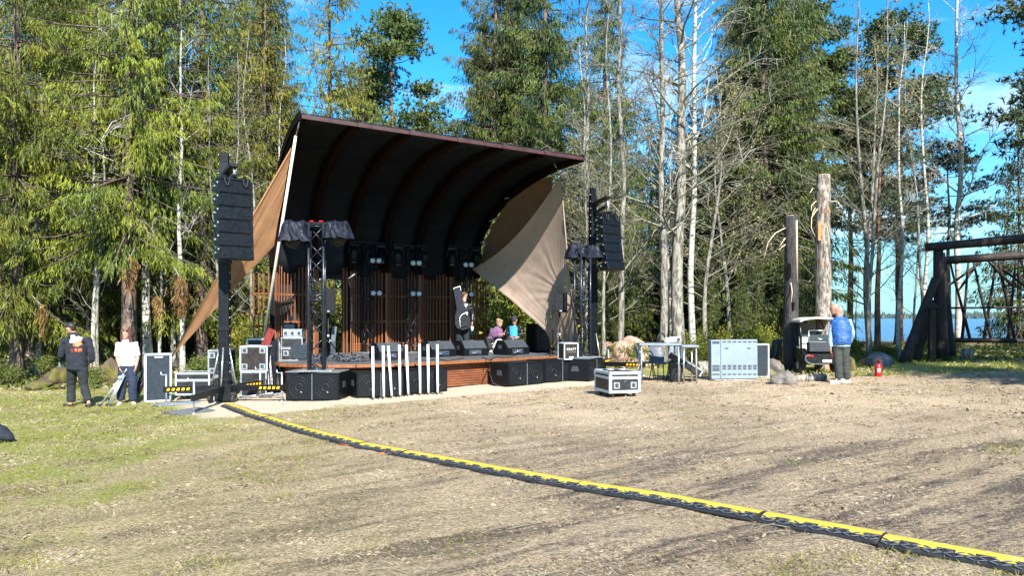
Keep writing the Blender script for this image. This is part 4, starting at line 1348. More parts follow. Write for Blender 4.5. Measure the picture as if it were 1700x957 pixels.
# tall felt-lined lid leaning upright at the left
c, rz, w = fplace((240, 669), (285, 666), .22)
t = flight_case('tall upright flight case lid with slate felt lining beside the woman', c, rz, w, .2, 1.04, panel='lid_blue', frame='alu_white', e=.035, latches=0)
MB().box((0, -.104, .985), (.32, .012, .045), None, .004).build('slot', M['slot'], t)
MB().box((.01, -.112, .968), (.16, .006, .022)).build('label_plate', M['white_paint'], t)
# cases left of the stage
def case_px(label, x0, x1, y0, y1, Y, d, rz=0.06, **k):
    p0 = P(x0, y1, Y); p1 = P(x1, y0, Y)
    g = gz((p0.x + p1.x) / 2, Y)
    c = Vector(((p0.x + p1.x) / 2, Y + d / 2, p0.z if k.pop('stack', False) else g))
    return flight_case(label, c, rz, (p1.x - p0.x), d, p1.z - c.z - k.get('caster', 0), **k)
case_px('low wide flight case with dark panel between felt lid and tower', 290, 346, 620, 655, 16.6, .6, caster=.1, lid=.16, frame='alu_white', handles=())
case_px('lower flight case under the one behind the tower mast', 340, 374, 626, 655, 16.9, .6, panel='case_black')
case_px('small flight case stacked behind the left of tower mast', 344, 377, 582, 625, 16.9, .55, stack=True, handles=((-.28, .8), (-.28, .2)))
case_px('lower flight case left of stage side drape', 398, 441, 618, 653, 17.0, .6, panel='case_black', handles=())
case_px('big square flight case with four latches left of stage', 397, 442, 575, 617.5, 17.0, .6, stack=True, panel='case_brown', handles=((-.32, .82), (.32, .82), (-.32, .2), (.32, .2)), frame='alu_white')
case_px('flight case standing behind the square latched case', 409, 440, 563, 650, 17.9, .5, handles=())
# black drape and red cloth at the stage side
t = thing('stage_drape', 'black cloth draped over frame at left side of stage', 'drape', GY(455, 17.0))
mb = cloth([P(440, 575, 17.3), P(464, 560, 17.7), P(468, 645, 17.2), P(442, 648, 16.9)], 24, 12, .0, .05, 4, (6, 1)); wb(mb, 'cloth', M['bag_black'], t)
mb = MB(); mb.tube([P(441, 576, 17.35), P(463, 561, 17.75)], .02, 6); mb.tube([P(441, 576, 17.35), P(442, 648, 17.0)], .02, 6); wb(mb, 'frame', M['black_metal'], t)
t = thing('red_cloth', 'dull red cloth hanging over corner of the black drape', 'cloth', P(445, 575, 17.2))
mb = cloth([P(446, 544, 17.9), P(457, 548, 17.9), P(447, 576, 17.2), P(432, 575, 17.2)], 14, 14, .05, .05, 6, (5, 2)); wb(mb, 'fabric', M['red_cloth'], t)

# stage left gear
def on_deck(label, x0, x1, y0, y1, Y, d, **k):
    p0 = P(x0, y1, Y); p1 = P(x1, y0, Y); z0 = DZ if k.pop('floor', False) else p0.z
    return flight_case(label, Vector(((p0.x + p1.x) / 2, Y + d / 2, z0)), .1, p1.x - p0.x, d, p1.z - z0, **k)
on_deck('lower black equipment case at the stage left edge', 465, 492, 579, 597, 17.9, .5, floor=True, e=.02, handles=((-.2, .6),))
on_deck('open fronted rack case on top of lower equipment case', 465, 500, 561.5, 578.5, 17.9, .5, e=.02)
on_deck('silver case with handle stacked on the rack case', 469, 499, 547, 561, 17.9, .4, panel='alu', e=.018, handles=((0, .5), (-.36, .5), (.36, .5)))
t = thing('mixer_box', 'small dark mixer box on top of the silver case', 'mixer', P(482, 547, 18.1), .1)
MB().box((0, 0, .075), (.31, .28, .15), None, .02).build('body', M['black_metal'], t); MB().box((0, -.145, .07), (.24, .012, .09), None, .01).build('front_panel', M['plastic_grey'], t)
t = thing('desk_lamp', 'small dark lamp standing on the mixer box', 'lamp', P(483, 537, 18.15))
MB().cyl((0, 0, 0), (0, 0, .02), .05, None, 12).build('base', M['black_metal'], t); MB().tube([(0, 0, .02), (0, 0, .1)], .012, 6).build('stem', M['black_metal'], t); MB().tube([(0, 0, .08), (0, 0, .17)], [.055, .03], 10).build('shade', M['plastic_grey'], t)
# grey soft case
t = thing('instrument_case', 'rounded grey instrument case lying on edge beside front truss', 'instrument case', Dk(499, 599), .12)
def rrect(w, h, r, n=5):
    out = []
    for cx, cy, a0 in ((w / 2 - r, h / 2 - r, 0), (-w / 2 + r, h / 2 - r, 90), (-w / 2 + r, -h / 2 + r, 180), (w / 2 - r, -h / 2 + r, 270)):
        for k in range(n + 1):
            a = math.radians(a0 + 90 * k / n); out.append((cx + r * math.cos(a), cy + r * math.sin(a)))
    return out
poly = rrect(.50, .41, .12)
MB().prism(poly, (0, -.09, .21), (1, 0, 0), (0, 0, 1), (0, .2, 0)).build('shell', M['bag_grey'], t)
MB().prism([(q[0] * .86, q[1] * .82) for q in poly], (0, -.115, .21), (1, 0, 0), (0, 0, 1), (0, .025, 0)).build('front_panel', M['lid_blue'], t)
mb = MB(); mb.tube([(-.08, -.0, .42), (-.06, 0, .45), (.06, 0, .45), (.08, 0, .42)], .012, 6); mb.build('handle', M['black_metal'], t)

def pa_speaker(label, p, rz, w, h, zfoot, group='small speakers on poles'):
    t = thing('pole_speaker', label, 'loudspeaker', p, rz, group)
    d = .34
    MB().prism([(-w / 2, -d / 2), (w / 2, -d / 2), (w * .34, d / 2), (-w * .34, d / 2)], (0, 0, 0), (1, 0, 0), (0, 1, 0), (0, 0, h)).build('cabinet', M['array_black'], t)
    MB().box((0, -d / 2 - .008, h * .53), (w * .92, .016, h * .88), None, .006).build('grille', M['grille'], t)
    MB().box((0, -d / 2 - .019, h * .09), (.06, .006, .03)).build('badge', M['alu'], t)
    return t
def speaker_stand(label, base, H, spread=.35, tripod=True):
    t = thing('speaker_stand', label, 'stand', base, .3, 'speaker stands on stage')
    MB().cyl((0, 0, .05), (0, 0, H), .02, None, 8).build('pole', M['black_metal'], t)
    MB().cyl((0, 0, H * .45), (0, 0, H * .45 + .08), .035, None, 8).build('collar', M['steel'], t)
    for k in range(3):
        a = 2.1 * k + .4; MB().tube([(0, 0, H * .42), (math.cos(a) * spread, math.sin(a) * spread, .01)], .013, 6).build('leg', M['black_metal'], t)
    return t
b_ = Dk(545, 594); s_ = P(545, 521, b_.y)
speaker_stand('black speaker stand behind the front truss on stage', b_, s_.z - DZ)
pa_speaker('dark pole speaker right behind the front truss', s_, .25, .36, .62, 0)
b_ = Dk(929, 590.5); s_ = P(929, 519.5, b_.y)
speaker_stand('black speaker stand on deck before the sunlit sail', b_, s_.z - DZ, .3)
pa_speaker('dark pole speaker against the sunlit taupe sail', s_, .1, .36, .53, 0)
# black cabinet deep on stage right
t = thing('speaker_cabinet', 'large black cabinet standing by foot of the shaded sail', 'loudspeaker', Dk(893, 585), .55)
MB().box((0, 0, .42), (.5, .55, .84), None, .015).build('cabinet', M['black_wood'], t); MB().box((0, -.285, .43), (.44, .02, .74), None, .006).build('grille', M['bag_black'], t)
t = thing('keyboard_stand', 'narrow pale panel of an upright keyboard stand by the opening', 'stand', Dk(553, 592), .2)
MB().box((.02, 0, .58), (.12, .04, .42), rot(0, .12, 0), .008).build('panel', M['plastic_grey'], t); MB().box((-.0, 0, .2), (.13, .06, .38), None, .008).build('lower_panel', M['bag_grey'], t)
MB().tube([(.02, .03, 0), (.03, .03, 1.0)], .016, 6).build('post', M['black_metal'], t)
MB().ell((-.10, -.04, .40), (.04, .02, .04)).build('dial', M['white_paint'], t)
def mic_stand(label, base, H, boom):
    t = thing('microphone_stand', label, 'microphone stand', base, .2)
    MB().cyl((0, 0, 0), (0, 0, H * .72), .014, None, 6).build('pole', M['black_metal'], t)
    MB().cyl((0, 0, H * .4), (0, 0, H * .46), .022, None, 6).build('clutch', M['black_metal'], t)
    MB().tube([(0, 0, H * .72), boom], .008, 6).build('boom', M['black_metal'], t)
    m_ = MB(); m_.tube([Vector(boom), Vector(boom) + Vector((.16, -.02, .12))], [.016, .024], 8); m_.build('microphone', M['lens'], t)
    for k in range(3):
        a = 2.1 * k; MB().tube([(0, 0, .1), (math.cos(a) * .3, math.sin(a) * .3, .01)], .011, 5).build('leg', M['black_metal'], t)
    return t
mic_stand('tall microphone stand with tilted mic at left of the wedge monitors', Dk(584, 596), 2.15, (-.08, -.05, 1.98))
mic_stand('thin bare microphone stand between sail and lettered case', Dk(918, 591), 1.6, (.0, 0, 1.5))
# cables on the deck
rg = random.Random(11)
t = thing('cable_pile', 'tangle of black cables lying on deck by the microphone stand', 'cables', Dk(572, 601))
for k in range(9):
    mb = MB(); c0 = Vector((rg.uniform(-.35, .35), rg.uniform(-.2, .2), .02)); pts = []
    for j in range(14): pts.append(c0 + Vector((math.cos(j * .8 + k) * rg.uniform(.1, .3), math.sin(j * .8 + k) * rg.uniform(.06, .2), rg.uniform(.0, .14))))
    mb.tube(pts, .011, 5); mb.build('cable', M['rubber_tread'] if k % 3 else M['rubber'], t)
for i, (pts, lb) in enumerate((([(816, 597), (812, 604), (813, 620), (818, 636), (828, 641)], 'black cable dropping over the deck edge to left sub of the right row'),
                 ([(690, 597), (706, 601), (722, 598), (745, 600), (770, 596)], 'loose black cable along the deck edge between two monitors'),
                 ([(800, 594), (812, 599), (822, 594), (842, 595), (858, 590)], 'loose black cable along deck edge before the seated pair'),
                 ([(600, 601), (622, 600), (640, 602), (668, 599)], 'black cable lying in front of the leftmost monitor'))):
    t = thing('stage_cable', lb, 'cable', Dk(pts[0][0], pts[0][1]), 0, 'cables along the stage edge')
    mb = MB(); q = []
    for (x, y) in pts:
        if y <= 604:
            v = Dk(x, min(y, 600)); v.z = DZ + .012
        else: v = P(x, y, 18.15)
        q.append(v)
    sm_ = []
    for a in range(len(q) - 1):
        for f in (0, .25, .5, .75): sm_.append(q[a].lerp(q[a + 1], f) + Vector((0, .02 * math.sin(a * 3 + f * 6), 0)))
    mb.tube(sm_ + [q[-1]], .011, 5); wb(mb, 'cable', M['rubber'], t)

# case with lettering on the right sub
c, rz, w = SUBM
p0 = P(931, 591.5, c.y - .1)
t = flight_case('brown front flight case with pale lettering standing on the subwoofer', Vector((P(943, 591, c.y - .1).x, c.y - .1, c.z + .565)), .40, .40, .36, .42, panel='case_brown', frame='alu_white', e=.022)
def lettering(txt, size, loc, parent, material, name='lettering', ext=.002, align='CENTER', rx=math.pi / 2, rz=0):
    cu = bpy.data.curves.new(name, 'FONT'); cu.body = txt; cu.size = size; cu.extrude = ext; cu.align_x = align; cu.align_y = 'CENTER'
    cu.materials.append(M[material]); tmp = bpy.data.objects.new(name, cu); COL.objects.link(tmp)
    me = bpy.data.meshes.new_from_object(tmp.evaluated_get(bpy.context.evaluated_depsgraph_get())); bpy.data.objects.remove(tmp)
    o = link(name, me, parent, loc); o.rotation_euler = (rx, 0, rz)
    return o
lettering('KRATT', .085, (0, -.184, .26), t, 'cream')
MB().box((0, -.184, .19), (.24, .004, .018)).build('print_line', M['mat_grey'], t); MB().box((-.0, -.184, .065), (.13, .004, .024)).build('sticker', M['white_paint'], t)

# white tubes in front of the subs
tubes = [((618.7, 575.6), (619.9, 659.8)), ((636, 574.6), (637.2, 658.5)), ((644.6, 574.6), (650.3, 657)), ((663, 573.4), (664.2, 655.6)), ((674.5, 573.2), (677.8, 654.2)), ((696.4, 571.8), (697.6, 652.8)), ((710.4, 572.3), (711.2, 652)), ((726, 572.4), (726.5, 651.6))]
lbl = ['white light tube farthest left in front of the subwoofers', 'white light tube second from left, close beside a leaning one', 'white light tube leaning left at its top beside an upright one', 'white light tube third from the left among the upright ones', 'slightly leaning white light tube before the gap between two subwoofers', 'white light tube just right of the slightly leaning one', 'white light tube second from the right end of the row', 'white light tube farthest right in front of subwoofers']
for ((xt, yt), (xb, yb)), lb in zip(tubes, lbl):
    g = G(xb, yb + 3.5); g0 = g.copy(); topp = P(xt, yt, g.y); topp2 = topp - g
    t = thing('light_tube', lb, 'light tube', g, 0, 'white tubes standing before the subwoofers')
    MB().tube([Vector((0, 0, .03)), topp2 * .5 + Vector((0, 0, .015)), topp2], [.027, .027, .027], 10).build('tube', M['white_paint'], t)
    fm = MB()
    for a in (.4, 2.5, 4.6): fm.tube([(0, 0, .035), (math.cos(a) * .12, math.sin(a) * .12, .008)], .010, 5)
    fm.build('foot', M['black_metal'], t)
# ------------------------------------------------------------------ people
def remeshed(mb, voxel, smooth=4, fold=0.0, fscale=9, seed=0):
    me = mb.mesh('tmp', [])
    o = bpy.data.objects.new('tmp', me); COL.objects.link(o)
    r = o.modifiers.new('r', 'REMESH'); r.mode = 'VOXEL'; r.voxel_size = voxel
    s = o.modifiers.new('s', 'SMOOTH'); s.iterations = smooth; s.factor = .5
    dg = bpy.context.evaluated_depsgraph_get()
    m2 = bpy.data.meshes.new_from_object(o.evaluated_get(dg))
    bpy.data.objects.remove(o)
    if fold:
        n = len(m2.vertices)
        co = np.empty(n * 3, dtype=np.float32); m2.vertices.foreach_get('co', co); co = co.reshape(-1, 3)
        nr = np.array([tuple(v.normal) for v in m2.vertices], dtype=np.float32)
        f = np.array([mnoise.noise(Vector((c[0] * fscale + seed, c[1] * fscale, c[2] * fscale * 1.5))) + .5 * mnoise.noise(Vector((c[0] * fscale * 2.2, c[1] * fscale * 2.2, c[2] * fscale * 3.2 + seed))) for c in co], dtype=np.float32)
        co += nr * f[:, None] * fold
        m2.vertices.foreach_set('co', co.ravel())
    m2.polygons.foreach_set('use_smooth', np.ones(len(m2.polygons), dtype=bool))
    m2.update()
    return m2

def ering(c, ax, ay, rx, ry, n=18, sq=1.0):
    out = []
    for k in range(n):
        a = 2 * math.pi * k / n
        ca, sa = math.cos(a), math.sin(a)
        out.append(c + ax * (rx * math.copysign(abs(ca) ** sq, ca)) + ay * (ry * math.copysign(abs(sa) ** sq, sa)))
    return out

def hand_into(mb, w, d, palm_n, s=1.0, curl=.5, thumb_side=1):
    """w wrist, d pointing direction, palm_n palm normal; five fingers with knuckle bends"""
    d = d.normalized(); nrm = (palm_n - d * palm_n.dot(d)).normalized(); lat = d.cross(nrm)
    pc = w + d * .055 * s
    mb.loft([ering(w + d * q * s, lat, nrm, rx * s, ry * s, 10) for q, rx, ry in ((-.01, .024, .02), (.03, .034, .017), (.07, .040, .015), (.095, .036, .012))])
    for i, (off, ln) in enumerate(((-.030, .070), (-.010, .080), (.010, .075), (.029, .058))):
        p = w + d * .088 * s + lat * off * s; dd = d.copy(); pts = [p]
        for k, fr_ in enumerate((.45, .32, .23)):
            a = curl * (.5 + .3 * k) * (1 + .12 * (i - 1.5))
            dd = (dd * math.cos(a) + nrm * math.sin(a)).normalized(); pts.append(pts[-1] + dd * ln * fr_ * s)
        mb.tube(pts, [.0098 * s, .0095 * s, .0088 * s, .0078 * s], 7)
    t0 = w + d * .03 * s + lat * (-.03 * thumb_side) * s
    t1 = t0 + (d * .6 - lat * .75 * thumb_side + nrm * .3).normalized() * .035 * s
    t2 = t1 + (d * .9 - lat * .25 * thumb_side + nrm * .4).normalized() * .030 * s
    mb.tube([t0, t1, t2], [.014 * s, .011 * s, .009 * s], 7)

HEADR = [(0, .030, .034, .050), (.07, .048, .052, .034), (.18, .060, .078, .014), (.30, .067, .089, .004), (.45, .073, .095, 0), (.60, .077, .099, -.004), (.75, .074, .094, -.006), (.88, .058, .074, -.008), (.96, .036, .046, -.008), (1.0, .012, .016, -.008)]
def person(label, base, anchor, J, look, outfit, s=1.0, palms=None, fat=1.0, group='people around the stage'):
    """J: joints as picture points with a depth offset (px, py, dy); anchor: (px, py) of the base"""
    t = thing('person', label, 'person', base, 0, group)
    k = base.y / 1260
    V = {n: Vector(((q[0] - anchor[0]) * k, q[2], (anchor[1] - q[1]) * k)) for n, q in J.items()}
    V = {n: v + Vector(((v.y) * (base.x / base.y), 0, 0)) for n, v in V.items()}   # keep the picture column at other depths
    look = Vector(look).normalized(); up = (V['head'] - V['neck']).normalized() * .4 + Vector((0, 0, .9)); up.normalize()
    sidev = look.cross(up).normalized()
    lat = (V['sh2'] - V['sh1']); lat.z *= .5; lat.normalize()
    hlat = (V['hip2'] - V['hip1']).normalized()
    mb = MB()
    # torso, limbs: overlapping tapered lofts that the remesh fuses into one skin
    def front(a): return a.cross(Vector((0, 0, 1))).normalized()
    mid = V['pelvis'].lerp(V['chest'], .5)
    nk = V['neck']
    mb.loft([ering(c, l, front(l), rx * s, ry * s) for c, l, rx, ry in ((V['pelvis'] - Vector((0, 0, .06)), hlat, .13, .10), (V['pelvis'], hlat, .15, .11), (mid, lat, .135, .10), (V['chest'], lat, .155, .11), (nk - Vector((0, 0, .07)), lat, .12, .08), (nk, lat, .055, .055))])
    hc = V['head']; mb.tube([nk - Vector((0, 0, .05)), nk.lerp(hc, .3), hc - up * .05], [.06 * s, .053 * s, .055 * s], 12)
    for n in '12':
        a, b_, c = V['sh' + n], V['el' + n], V['wr' + n]
        mb.tube([V['chest'].lerp(a, .7), a, a.lerp(b_, .5), b_, b_.lerp(c, .35), c], [.06 * s, .055 * s, .047 * s, .038 * s, .038 * s, .026 * s], 10)
        pn = Vector((palms or {}).get(n, (-lat if n == '2' else lat)))
        hand_into(mb, c, (c - b_) if ('hd' + n) not in V else V['hd' + n] - c, pn, s, outfit.get('curl', .5), 1 if n == '1' else -1)
        h, kn, an, to = V['hip' + n], V['kn' + n], V['an' + n], V['toe' + n]
        mb.tube([h, h.lerp(kn, .5), kn, kn.lerp(an, .35), an], [.085 * s, .072 * s, .054 * s, .052 * s, .036 * s], 10)
        mb.tube([an + Vector((0, 0, .0)), an - Vector((0, 0, .03)), an.lerp(to, .6) - Vector((0, 0, .02)), to], [.036 * s, .04 * s, .036 * s, .026 * s], 8)
    chin = hc - up * .115 * s
    mb.loft([ering(chin + up * (h * .232 * s) + look * f * s, sidev, look, rx * s, ry * s) for h, rx, ry, f in HEADR])
    nz = chin + up * .095 * s + look * .098 * s
    mb.tube([chin + up * .135 * s + look * .088 * s, nz + look * .012 * s, nz - up * .012 * s], [.010 * s, .015 * s, .012 * s], 7)
    for q in (-1, 1):
        mb.ell(chin + up * .105 * s + sidev * q * .074 * s - look * .005, (.012 * s, .022 * s, .032 * s), None, 8, 6)
    body = link('body', remeshed(mb, .0085, 3), t); body.data.materials.append(M[outfit.get('skin', 'skin')])
    ey = MB()
    for q in (-1, 1): ey.ell(chin + up * .122 * s + sidev * q * .031 * s + look * .089 * s, (.013 * s, .013 * s, .008 * s), None, 8, 6)
    ey.build('eyes', M['eye'], body)
    lp = MB(); lp.ell(chin + up * .052 * s + look * .082 * s, (.024 * s, .010 * s, .008 * s), None, 10, 6); lp.build('mouth', M['lips'], body)
    # upper garment
    g = MB(); f = fat
    b0 = V['pelvis'] + (V['pelvis'] - V['chest']).normalized() * outfit.get('hem', .06)
    belly = outfit.get('belly', 0)
    g.loft([ering(c, l, front(l), rx * s * f, ry * s * f, 20, .9) for c, l, rx, ry in ((b0, hlat, .178, .135 + belly * .6), (V['pelvis'] + Vector((0, 0, .05)), hlat, .182, .14 + belly), (mid, lat, .178, .138 + belly * .8), (V['chest'], lat, .192, .138), (nk - Vector((0, 0, .065)), lat, .155, .105), (nk - Vector((0, 0, .0)), lat, .075, .07), (nk + Vector((0, 0, .02)), lat, .066, .064))])
    sl = outfit.get('sleeve', 1.0)
    for n in '12':
        a, b_, c = V['sh' + n], V['el' + n], V['wr' + n]
        pts = [V['chest'].lerp(a, .6) + Vector((0, 0, .02)), a, a.lerp(b_, .5), b_]; rr = [.075, .074, .068, .06]
        if sl > .6: pts += [b_.lerp(c, .5), b_.lerp(c, .93)]; rr += [.056, .042]
        else: rr[-1] = .064; pts[-1] = a.lerp(b_, .95)
        if outfit.get('sleeveless'): pts, rr = pts[:2], rr[:2]
        g.tube(pts, [q * s * (f ** .6) for q in rr], 12)
    if outfit.get('hood'):
        bk = -Vector((look.x, look.y, 0)).normalized() if 'back' not in outfit else Vector(outfit['back'])
        g.ell(nk + bk * .07 + Vector((0, 0, -.015)), (.125 * s, .10 * s, .075 * s), None, 14, 8)
    top = link(outfit['top'], remeshed(g, .012, 2, .013, 7, len(label)), t); top.data.materials.append(M[outfit['top_mat']])
    if outfit.get('under'):                      # sleeves of the shirt beneath a vest
        g = MB()
        for n in '12':
            a, b_, c = V['sh' + n], V['el' + n], V['wr' + n]
            g.tube([V['chest'].lerp(a, .7), a, a.lerp(b_, .5), b_, b_.lerp(c, .5), b_.lerp(c, .96)], [q * s for q in (.066, .068, .065, .058, .054, .040)], 12)
        g.loft([ering(c, hlat, front(hlat), rx * s * f, ry * s * f) for c, rx, ry in ((b0 - Vector((0, 0, .05)), .17, .13), (b0 + Vector((0, 0, .08)), .17, .13))])
        u_ = link('shirt', remeshed(g, .013, 2, .006, 9, 3), t); u_.data.materials.append(M[outfit['under']])
    # trousers
    g = MB(); wl = outfit.get('leg', 1.0)
    pv = V['pelvis']
    g.loft([ering(c, hlat, front(hlat), rx * s * f, ry * s * f) for c, rx, ry in ((pv + Vector((0, 0, .07)), .160, .12), (pv, .172, .13), (pv - Vector((0, 0, .07)), .170, .128), (pv - Vector((0, 0, .13)), .12, .10))])
    for n in '12':
        h, kn, an = V['hip' + n], V['kn' + n], V['an' + n]
        g.tube([h, h.lerp(kn, .4), kn, kn.lerp(an, .5), an.lerp(kn, .06)], [q * s * wl for q in (.10, .092, .074, .072, .070)], 12)
    tr = link('trousers', remeshed(g, .012, 2, .013, 6, 5), t); tr.data.materials.append(M[outfit['trouser_mat']])
    for n in '12':
        an, to = V['an' + n], V['toe' + n]; q = MB()
        d = (to - an); d.z = 0; d.normalize(); heel = an - d * .05 * s - Vector((0, 0, .045)); 
        q.tube([heel, an.lerp(to, .35) - Vector((0, 0, .035)), an.lerp(to, .75) - Vector((0, 0, .015)), to + d * .01], [.045 * s, .05 * s, .046 * s, .032 * s], 10, True, True, .85)
        sh = link('shoe', remeshed(q, .012, 2), t); sh.data.materials.append(M[outfit.get('shoe', 'shoe_dark')])
    # hair or cap
    if outfit.get('hair'):
        q = MB(); L = outfit.get('hair_len', .0)
        q.loft([ering(chin + up * (h * .232 * s) + look * (f_ - .018) * s, sidev, look, (rx + .012) * s, (ry + .004) * s, 20) for h, rx, ry, f_ in HEADR if h >= outfit.get('hairline', .55)])
        back = -look
        if L:
            for w in np.linspace(-1, 1, 9):
                p = chin + up * .14 * s + back * (.085 - .10 * w * w) * s + sidev * w * .096 * s
                q.tube([p + up * .05, p - up * L * .5, p - up * L + look * .01], [.03 * s, .033 * s, .02 * s], 8)
            for w in (-.5, 0, .5): q.tube([chin + up * .215 * s + look * .04 * s + sidev * w * .1, chin + up * .17 * s + look * .093 * s + sidev * w * .1], [.03 * s, .014 * s], 8)
        else:
            q.ell(chin + up * .12 * s + back * .05 * s, (.072 * s, .06 * s, .075 * s), None, 12, 8)
        hr = link('hair', remeshed(q, .010, 2, .005, 22, 2), t); hr.data.materials.append(M[outfit['hair']])
    if outfit.get('cap'):
        q = MB()
        q.loft([ering(chin + up * (h * .232 * s) + look * (f_ - .006) * s, sidev, look, (rx + .012) * s, (ry + .010) * s, 20) for h, rx, ry, f_ in HEADR if h >= .59] + [ering(chin + up * .246 * s + look * -.008, sidev, look, .008, .008, 20)])
        v0 = chin + up * .145 * s + look * .08 * s
        q.loft([[v0 + sidev * (w * .07 * s) + look * (l_ * (1 - .35 * w * w) * .085 * s) + up * (z - .015 * l_) for w, z in ((-1, 0), (-.5, .006), (0, .008), (.5, .006), (1, 0), (1, -.012), (.5, -.006), (0, -.004), (-.5, -.006), (-1, -.012))] for l_ in (0, 1)])
        cp = link('cap', remeshed(q, .009, 1), t); cp.data.materials.append(M['cap'])
    return t, V, chin, up, sidev

# man in dark hoodie walking away at the left
b_ = G(131, 676); 
man, V, ch, up, sv = person('man in dark printed hoodie and black cap walking off across the grass', b_, (131, 676),
    dict(head=(117, 545, .0), neck=(124, 556.5, .02), chest=(127, 574, .0), pelvis=(128, 607, 0), sh1=(107, 567, .06), el1=(101, 592, .05), wr1=(101, 602, .22), hd1=(97, 600, .30), sh2=(146, 565, -.06), el2=(152, 588, -.08), wr2=(152, 603, -.02),
         hip1=(120, 610, .03), kn1=(118, 641, .10), an1=(118, 670, .04), toe1=(106, 674, .10), hip2=(136, 611, -.03), kn2=(139, 641, -.02), an2=(147, 667, -.22), toe2=(143, 675, -.06)),
    (-.93, .35, -.02), dict(top='hoodie', top_mat='hoodie', hood=True, back=(.3, -.9, 0), trouser_mat='trouser_dark', cap=True, shoe='shoe_dark', hem=.09, hair='hair_dark', hairline=.5, leg=1.12), 1.0, None, 1.2)
# generic print on the back: pale cloud shape over an orange block and bars
pr = MB(); k_ = b_.y / 1260
def back_pt(px, py, dep): 
    x = (px - 131) * k_; z = (676 - py) * k_
    return Vector((x, dep + .0, z))
topo = [c for c in man.children if c.name.startswith('hoodie')][0]
def project(px, py):
    o = back_pt(px, py, -1.0); ok, loc, n, _ = topo.ray_cast(o, Vector((0, 1, 0)))
    return (loc + n * .003) if ok else None
def patch(pts_px, name, material, n=8):
    xs = [p[0] for p in pts_px]; ys = [p[1] for p in pts_px]
    def inside(x, y):
        c = False; j = len(pts_px) - 1
        for i in range(len(pts_px)):
            xi, yi = pts_px[i]; xj, yj = pts_px[j]
            if (yi > y) != (yj > y) and x < (xj - xi) * (y - yi) / (yj - yi) + xi: c = not c
            j = i
        return c
    q = MB(); st = .35; x = min(xs)
    while x < max(xs):
        y = min(ys)
        while y < max(ys):
            if inside(x + st / 2, y + st / 2):
                c = [project(x, y), project(x + st, y), project(x + st, y + st), project(x, y + st)]
                if all(c): q.add(c, [(3, 2, 1, 0)])
            y += st
        x += st
    if q.v: q.build(name, M[material], topo)
patch([(124.5, 557), (129, 556), (131, 559), (136, 557.5), (141, 560), (141.5, 565), (133, 567), (128, 569.5), (122.5, 569), (122, 565)], 'print_cloud', 'white_paint')
patch([(131, 566), (141, 565.5), (141.5, 572), (136, 576), (128, 574)], 'print_block', 'orange')
patch([(125, 579), (130.5, 579), (130.5, 584), (126, 585.5)], 'print_bar', 'red_cloth')
patch([(132, 578.5), (136, 578.5), (136, 584), (132, 584)], 'print_bar', 'orange'); patch([(137, 578.5), (141.5, 578), (141.5, 583.5), (137, 584)], 'print_bar', 'orange')
t = thing('water_bottle', 'small pale blue bottle in the hoodie man\'s hand', 'bottle', b_ + V['wr1'] + (V['hd1'] - V['wr1']) * .7 + Vector((.02, 0, -.13)))
MB().tube([(0, 0, 0), (0, 0, .15), (0, 0, .18), (0, 0, .2)], [.032, .032, .016, .014], 10).build('body', M['shirt_blue'], t); MB().cyl((0, 0, .2), (0, 0, .22), .017).build('cap', M['white_paint'], t)

# woman in white T-shirt
b_ = G(212, 671)
person('woman in white T-shirt and navy trousers standing beside the felt-lined lid', b_, (212, 671),
    dict(head=(209.5, 554, -.02), neck=(210, 566, 0), chest=(211, 582, 0), pelvis=(212, 606, 0), sh1=(197, 572, 0), el1=(194, 593, .02), wr1=(199, 610, -.08), sh2=(224, 572, 0), el2=(229, 592, .02), wr2=(226, 608, -.10),
         hip1=(206, 609, 0), kn1=(203, 639, -.03), an1=(200, 666, 0), toe1=(197, 670, -.15), hip2=(218, 609, 0), kn2=(220, 639, -.03), an2=(221, 666, .02), toe2=(223, 670, -.13)),
    (-.08, -.97, -.16), dict(top='tshirt', top_mat='tshirt', sleeve=.5, trouser_mat='trouser_navy', hair='hair_red', hair_len=.26, hairline=.60, shoe='shoe_light', leg=1.3, hem=.02), .93, None, .98)
g_ = G(207, 669)
t = thing('tripod_stand', 'folded silver tripod stand propped in front of the woman', 'tripod', g_ + Vector((0, 0, -.02)))
k_ = g_.y / 1260
def of(px, py, dy=0): return Vector(((px - 207) * k_, dy - .52, (669 - py) * k_))
for a, b2 in (((221, 617), (191, 668)), ((221, 618), (204, 667)), ((223, 619), (207, 668))):
    q = MB(); q.tube([of(*a, .12), of(*b2, -.1)], .020, 6); q.build('leg', M['alu'], t)
    q = MB(); q.ell(of(*b2, -.1) + Vector((0, 0, .02)), (.04, .05, .03)); q.build('foot', M['rubber'], t)
for px, py in ((218, 623), (213, 634), (209, 641)):
    q = MB(); q.ell(of(px, py, .05), (.045, .04, .035)); q.build('clamp', M['alu_white'], t)
q = MB(); q.tube([of(221, 618, .12), of(226, 606, .18)], .018, 6); q.build('head', M['steel'], t)
t = thing('case_bag', 'long black padded bag leaning against the edge of felt-lined lid', 'bag', G(226, 669))
q = MB(); a = Vector((-.09, 0, .05)); b2 = Vector((.17, .35, .86)); q.box((a + b2) / 2, (.17, .10, .88), rot(-.38, .28, 0), .035); q.build('body', M['bag_black'], t)
q = MB(); q.tube([a + Vector((.02, -.07, .3)), (a + b2) / 2 + Vector((.02, -.12, 0)), b2 + Vector((-.02, -.10, -.2))], .012, 5); q.build('strap', M['rubber'], t)

